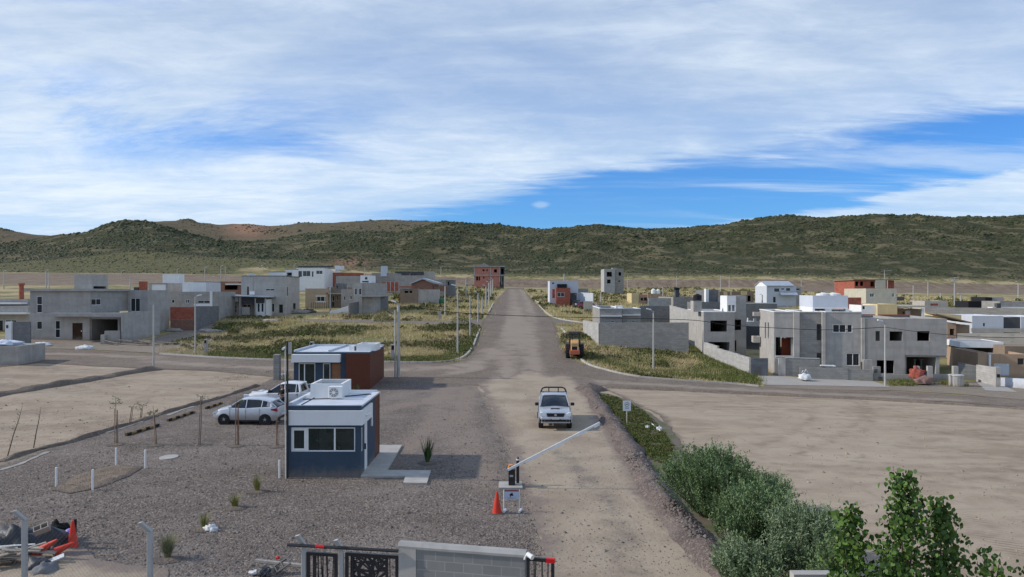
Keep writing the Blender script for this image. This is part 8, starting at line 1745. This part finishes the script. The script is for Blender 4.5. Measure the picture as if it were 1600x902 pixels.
Bq = S1[(g1 > .38) & (g1 < .70)]; rB = rng.uniform(.2, .5, len(Bq))*np.clip(Bq[:, 1]/85, .75, 2.2); leafy('brown_scrub', Bq, rB, rB*.7, 16, M['bscrub'], (.06, .14))
Dq = S1[(g1 < .5) & (pn(S1, .33, 4.0) > -.55)]; blades('dry_grass', Dq, rng.uniform(.18, .5, len(Dq))*np.clip(Dq[:, 1]/90, .8, 2), np.clip(Dq[:, 1]/40, 1, 6), 14, M['dgrass'])
# brighter weeds near the kerbs and on the sloping plot right of the crossroads
S2 = to_ground(np.concatenate([sample([(915, 556), (960, 574), (1040, 588), (1183, 602), (1178, 585), (1130, 562), (1090, 545), (1060, 540), (1100, 570), (1060, 582), (1000, 580), (950, 562)], 2600), sample([(600, 566), (700, 566), (730, 550), (745, 520), (735, 518), (722, 545), (690, 558), (600, 560)], 700), sample([(330, 558), (480, 563), (480, 558), (330, 552)], 200), sample([(1395, 603), (1425, 604), (1424, 598), (1396, 597)], 90), sample([(1475, 603), (1500, 605), (1500, 600), (1475, 598)], 70)])); S2 = offroad(S2, .2)
h2 = rng.uniform(.2, .42, len(S2)); blades('green_weeds', S2, h2*1.3, np.full(len(S2), 1.4), 16, M['bright']); k = rng.uniform(0, 1, len(S2)) < .55; leafy('green_weeds', S2[k], h2[k]*1.1, h2[k]*.8, 22, M['bright'], (.05, .11))
S3 = to_ground(sample([(1010, 556), (1090, 568), (1130, 590), (1040, 588), (975, 578), (925, 558), (960, 545)], 900)); blades('dry_grass', S3, rng.uniform(.3, .55, len(S3)), np.full(len(S3), 1.6), 18, M['dgrass'])
# named shrubs one can point to
for i_, (x, y, r_, lb) in enumerate([(1032, 576, .95, 'dark round shrub beside the lamp pole on the grassy plot'), (407, 515, 1.0, 'dark round shrub in the dry grass, left of centre'), (365, 523, .8, 'small dark shrub in the bare soil left of centre'), (597, 503, 1.4, 'dark round shrub in the pale grass above the tall electric pole'), (540, 488, 1.2, 'dark shrub below the two-level grey house'),
        (720, 510, 1.6, 'large dark shrub left of the uphill road at the side street'), (770, 455, 1.8, 'dark tree-like shrub near the top of the uphill road'), (1305, 482, 0, '')]):
    if not r_: continue
    o = hit(x, y); t = thing('shrub', lb, 'shrub', o); q = leafy('foliage', np.array([[0, 0, .05]]), np.array([r_]), np.array([r_*.95]), 900, M['gscrub'], (.09, .16), kind=None); q.parent = t; mb = MB(); [mb.tube((0, 0, -.1), (math.cos(a)*r_*.5, math.sin(a)*r_*.5, r_*.6), .05, .02, 5) for a in (0, 1.3, 2.6, 3.9, 5.2)]; mb.build('stem', M['bark'], t)
# weeds on the verge strip by the entrance road
S4 = to_ground(np.concatenate([sample([(934, 616), (960, 620), (1000, 640), (1030, 668), (1052, 700), (1045, 730), (1010, 715), (985, 680), (955, 645)], 1500)])); k = inside(strip_poly, S4[:, 0], S4[:, 1]); S4 = S4[k]; g4 = pn(S4, .9, 2)+rng.normal(0, .3, len(S4)); S4g = S4[g4 > -.8]
M['verge'] = foliage_mat('verge_weed', (.055, .080, .018), (.13, .15, .040), (.15, .13, .05), scale=1.2)
leafy('verge_weeds', S4g, rng.uniform(.10, .22, len(S4g)), rng.uniform(.07, .16, len(S4g)), 26, M['verge'], (.05, .10)); blades('verge_weeds', S4g, rng.uniform(.1, .2, len(S4g)), np.full(len(S4g), .5), 10, M['verge'], .008)
# dry twigs along the left earth bank, bits in the bottom-left corner
S5 = to_ground(np.concatenate([sample([(60, 708), (200, 668), (400, 603), (420, 596), (405, 594), (200, 655), (60, 698)], 380), sample([(0, 870), (45, 885), (50, 902), (0, 902)], 200), sample([(330, 600), (430, 584), (430, 578), (330, 590)], 60)])); blades('dry_weeds', S5, rng.uniform(.06, .2, len(S5)), np.full(len(S5), .6), 9, M['bscrub'], .008)

# loose stones: near gravel, windrow edges, road shoulders
def stones(name, P_, s, m):
    n = len(P_); base = np.array([(1, 0, 0), (-.4, .9, 0), (-.5, -.8, 0), (.1, .05, .8), (.5, .6, .35), (.45, -.6, .4)], float); F_ = np.array([(0, 4, 3), (4, 1, 3), (1, 2, 3), (2, 5, 3), (5, 0, 3), (0, 1, 4), (0, 5, 2)]); a = rng.uniform(0, 6.28, n); c, s_ = np.cos(a), np.sin(a)
    B = base[None]*(rng.uniform(.6, 1.3, (n, 6, 3)))*s[:, None, None]; V = np.stack([B[:, :, 0]*c[:, None]-B[:, :, 1]*s_[:, None], B[:, :, 0]*s_[:, None]+B[:, :, 1]*c[:, None], B[:, :, 2]], -1)+P_[:, None]; F_ = (F_[None]+(np.arange(n)*6)[:, None, None]).reshape(-1, 3); o = npmesh(name, V.reshape(-1, 3), F_, m, k=3); set_tone(o, np.repeat(rng.uniform(0, 1, n), 7)); return tag(o, kind='stuff')
M['clod'] = foliage_mat('soil_clod', (.22, .175, .135), (.40, .33, .24), None, .9, 3); M['stone'] = foliage_mat('loose_stone', (.095, .078, .070), (.27, .228, .20), (.15, .125, .112), .9, 3)
S6 = sample([(0, 745), (440, 640), (770, 620), (850, 870), (862, 902), (0, 902)], 34000); G6 = to_ground(S6); k = inside(yard_poly, G6[:, 0], G6[:, 1]) & (rng.uniform(0, 1, len(G6)) < .9) & ~((G6[:, 0] > fx0+bo.x-.1) & (G6[:, 0] < fx1+bo.x+2.2) & (G6[:, 1] > bo.y-.1) & (G6[:, 1] < bo.y+6)); G6 = G6[k]; G6[:, 2] += .012
stones('loose_gravel', G6, rng.lognormal(-3.55, .38, len(G6)), M['stone'])
S7 = to_ground(sample([(905, 608), (935, 608), (965, 655), (1035, 770), (1150, 890), (1160, 902), (1120, 902), (1000, 760), (935, 650)], 5000)); L7 = smooth_line(W2([(918, 609), (926, 620), (940, 642), (960, 668), (985, 705), (1010, 745), (1040, 792), (1080, 840), (1128, 895), (1150, 925)])); d7 = seg_dist(L7, S7[:, 0], S7[:, 1]); k = (d7 < .95); S7 = S7[k]; S7[:, 2] += .30*np.clip(1-(d7[k]/.62)**1.7, 0, 1)+.02; stones('loose_gravel', S7, rng.lognormal(-3.1, .45, len(S7)), M['stone'])
S9 = np.concatenate([to_ground(sample([(1050, 620), (1600, 645), (1600, 902), (1150, 740)], 700)), to_ground(sample([(0, 600), (400, 590), (400, 600), (0, 710)], 450))]); S9[:, 2] += .01; stones('soil_clods', S9, rng.lognormal(-3.5, .5, len(S9)), M['clod'])
S8 = to_ground(sample([(760, 610), (900, 610), (1110, 902), (850, 902)], 2600)); S8[:, 2] += .03; k = rng.uniform(0, 1, len(S8)) < .8; stones('loose_gravel', S8[k], rng.lognormal(-3.9, .4, k.sum()), M['stone'])

# grey-green bushes and poplars in the lower right
M['willow'] = foliage_mat('grey_green_leaf', (.085, .140, .055), (.20, .28, .13), (.12, .18, .065), .6, 1.3); M['willow2'] = foliage_mat('silvery_green_leaf', (.12, .175, .085), (.27, .33, .19), (.15, .215, .10), .6, 1.3); M['poplar'] = foliage_mat('poplar_leaf', (.035, .080, .016), (.12, .20, .038), (.06, .12, .022), .5, 2)
def bush(label, x, y, R_, H_, m, stems=170, per=120, seed=1, ell=1.0):
    t = thing('grey_green_bush', label, 'bush', (x, y, gz(x, y))); r_ = np.random.default_rng(seed); mb = MB(); C = []; U = []; lob = r_.uniform(0, 6.28, 3)
    for i in range(stems):
        a = r_.uniform(0, 6.28); rr = R_*math.sqrt(r_.uniform(0, 1)); lobe = 1+.16*math.sin(2*a+lob[0])+.10*math.sin(5*a+lob[1]); rr *= lobe
        h = H_*math.sqrt(max(.08, 1-.80*(rr/(R_*1.2))**2))*r_.uniform(.80, 1.07); b0 = np.array([math.cos(a)*rr*.12, math.sin(a)*rr*.12, 0]); e = np.array([math.cos(a)*rr, math.sin(a)*rr*ell, h]); mid = b0*.5+e*.5+np.array([math.cos(a), math.sin(a), 0])*rr*.12
        if i < 46: mb.path([tuple(b0), tuple(mid), tuple(e)], [.022, .012, .004], 4)
        tw = [(b0, mid, e)]; 
        for q in range(5): s0 = mid+(e-mid)*r_.uniform(.1, 1.0); tw.append((s0, s0+r_.normal(0, .05, 3)+np.array([0, 0, .12]), s0+np.array([r_.normal(0, .14)+math.cos(a)*.1, r_.normal(0, .14)+math.sin(a)*.1, r_.uniform(.18, .42)])))
        for j, (p0, p1, p2) in enumerate(tw):
            nL = int(per*.6) if j == 0 else int(per*.72/5); tt = r_.uniform(.12 if j == 0 else .0, 1, nL)[:, None]; pp = (1-tt)**2*p0+2*tt*(1-tt)*p1+tt**2*p2; dd = (p2-p0)/(np.linalg.norm(p2-p0)+1e-6); pp = pp+r_.normal(0, .022, (nL, 3)); uu_ = dd+r_.normal(0, .55, (nL, 3)); uu_ /= np.linalg.norm(uu_, axis=1, keepdims=True); C.append(pp); U.append(uu_)
    C = np.concatenate(C); U = np.concatenate(U); C[:, 2] = np.maximum(C[:, 2], .03); N = len(C); L = r_.uniform(.028, .052, N)[:, None]; Wv = np.cross(U, r_.normal(size=(N, 3))); Wv /= np.linalg.norm(Wv, axis=1, keepdims=True); V, Q_ = quads(C, U*L, Wv*L*.34); o = npmesh('foliage', V, Q_, m, t); set_tone(o, r_.uniform(0, 1, N)); mb.build('stem', M['bark'], t); return t
def at0(px, D): return (px-HX)/F*D
bush('large rounded grey-green bush by the entrance road, farthest left of the bushes', at0(1108, 25.2), 25.2, 1.62, pz(702, 25.2), M['willow'], 300, 140, 1)
bush('smaller bush behind the two large bushes, with loose upright shoots', at0(1200, 26.0), 26.0, .75, pz(742, 26.0), M['willow'], 70, 90, 2)
bush('large grey-green bush at the bottom, right of the farthest-left one', at0(1186, 21.2), 21.2, 1.42, pz(762, 21.2), M['willow'], 290, 140, 3)
bush('silvery bush at the bottom next to the left poplar', at0(1257, 19.2), 19.2, 1.1, pz(792, 19.2), M['willow2'], 230, 130, 4)
bush('low silvery bush at the bottom edge, front of the bushes', at0(1170, 18.6), 18.6, .95, pz(855, 18.6), M['willow2'], 150, 120, 5)
bush('dark green bush at the bottom between the silvery bush and the poplar', at0(1300, 17.2), 17.2, .55, pz(842, 17.2), M['willow'], 70, 90, 6)
def poplar(label, px, D, ytop, wd, seed, n=520, lean=0.0, arms=7, low=1.0):
    x = at0(px, D); H_ = pz(ytop, D); t = thing('poplar_tree', label, 'tree', (x, D, 0)); r_ = np.random.default_rng(seed); mb = MB(); C = []; Nn = []; Dn = []
    tr = [np.array([0, 0, 0]), np.array([lean*.3, 0, H_*.5]), np.array([lean, 0, H_*.98])]; mb.path([tuple(q) for q in tr], [.05, .03, .006], 6); brs = [(tr[1]*.9, tr[2]*.96+tr[1]*.04*0, tr[2])]
    for k in range(arms):
        z0_ = H_*r_.uniform(.25, .75); a = k*2.4+r_.uniform(-.3, .3); e = np.array([lean*(z0_/H_)+math.cos(a)*wd*r_.uniform(.6, 1.05), math.sin(a)*wd*.8*r_.uniform(.6, 1.0), min(H_*.93, z0_+H_*r_.uniform(.14, .30))]); p0 = np.array([lean*(z0_/H_)**1.3, 0, z0_]); mid = (p0+e)/2+np.array([math.cos(a)*wd*.2, math.sin(a)*wd*.2, -.05]); mb.path([tuple(p0), tuple(mid), tuple(e)], [.02, .012, .004], 5); brs.append((p0, mid, e))
    mb.build('trunk', M['bark'], t); zlo = 1.6
    for k in range(n):
        p0, p1, p2 = brs[0] if r_.random() < .34 else brs[r_.integers(1, len(brs))]; s = r_.uniform(.05, 1)**.8; q = (1-s)**2*p0+2*s*(1-s)*p1+s*s*p2; sp = .17*(1-.62*s)+.03; C.append(q+r_.normal(0, 1, 3)*np.array([sp, sp, sp*.9]))
    C = np.array(C); N = len(C); dn = np.c_[r_.normal(0, .5, N), r_.normal(0, .5, N), -r_.uniform(.3, 1.1, N)]; dn /= np.linalg.norm(dn, axis=1, keepdims=True); nr = r_.normal(0, 1, (N, 3))+np.array([-.3, -.5, .5]); sd = np.cross(dn, nr); sd /= np.linalg.norm(sd, axis=1, keepdims=True); s = r_.uniform(.026, .052, N)[:, None]; cu = np.cross(sd, dn)*s*.25
    V = np.stack([C-dn*s, C-dn*s*.45+sd*s*.85+cu, C+dn*s*.25+sd*s*.75+cu, C+dn*s*1.15, C+dn*s*.25-sd*s*.75+cu, C-dn*s*.45-sd*s*.85+cu], 1).reshape(-1, 3); o = npmesh('foliage', V, np.arange(len(V)).reshape(-1, 6), M['poplar'], t, k=6); set_tone(o, r_.uniform(0, 1, N)); return t
poplar('left poplar sapling with dark rounded leaves, beside the silvery bush', 1328, 12.6, 793, .22, 1, 1500, arms=14)
poplar('tallest poplar sapling with dark rounded leaves at the lower right', 1410, 12.2, 741, .24, 2, 1900, lean=-.0, arms=14)
poplar('poplar sapling just right of the tallest one, slightly lower and denser', 1470, 12.4, 787, .24, 3, 1800, arms=14)
poplar('low poplar sapling with few leaves near the bottom right', 1538, 12.0, 853, .24, 4, 420, arms=6)
poplar('low leafy poplar filling in below the tallest one', 1380, 12.0, 846, .22, 5, 700, arms=10)
poplar('poplar shoot just showing at the right edge', 1602, 12.0, 888, .2, 6, 160, arms=5)
poplar('poplar filling in at the bottom, right of the denser one', 1500, 12.6, 868, .26, 7, 420, arms=7)
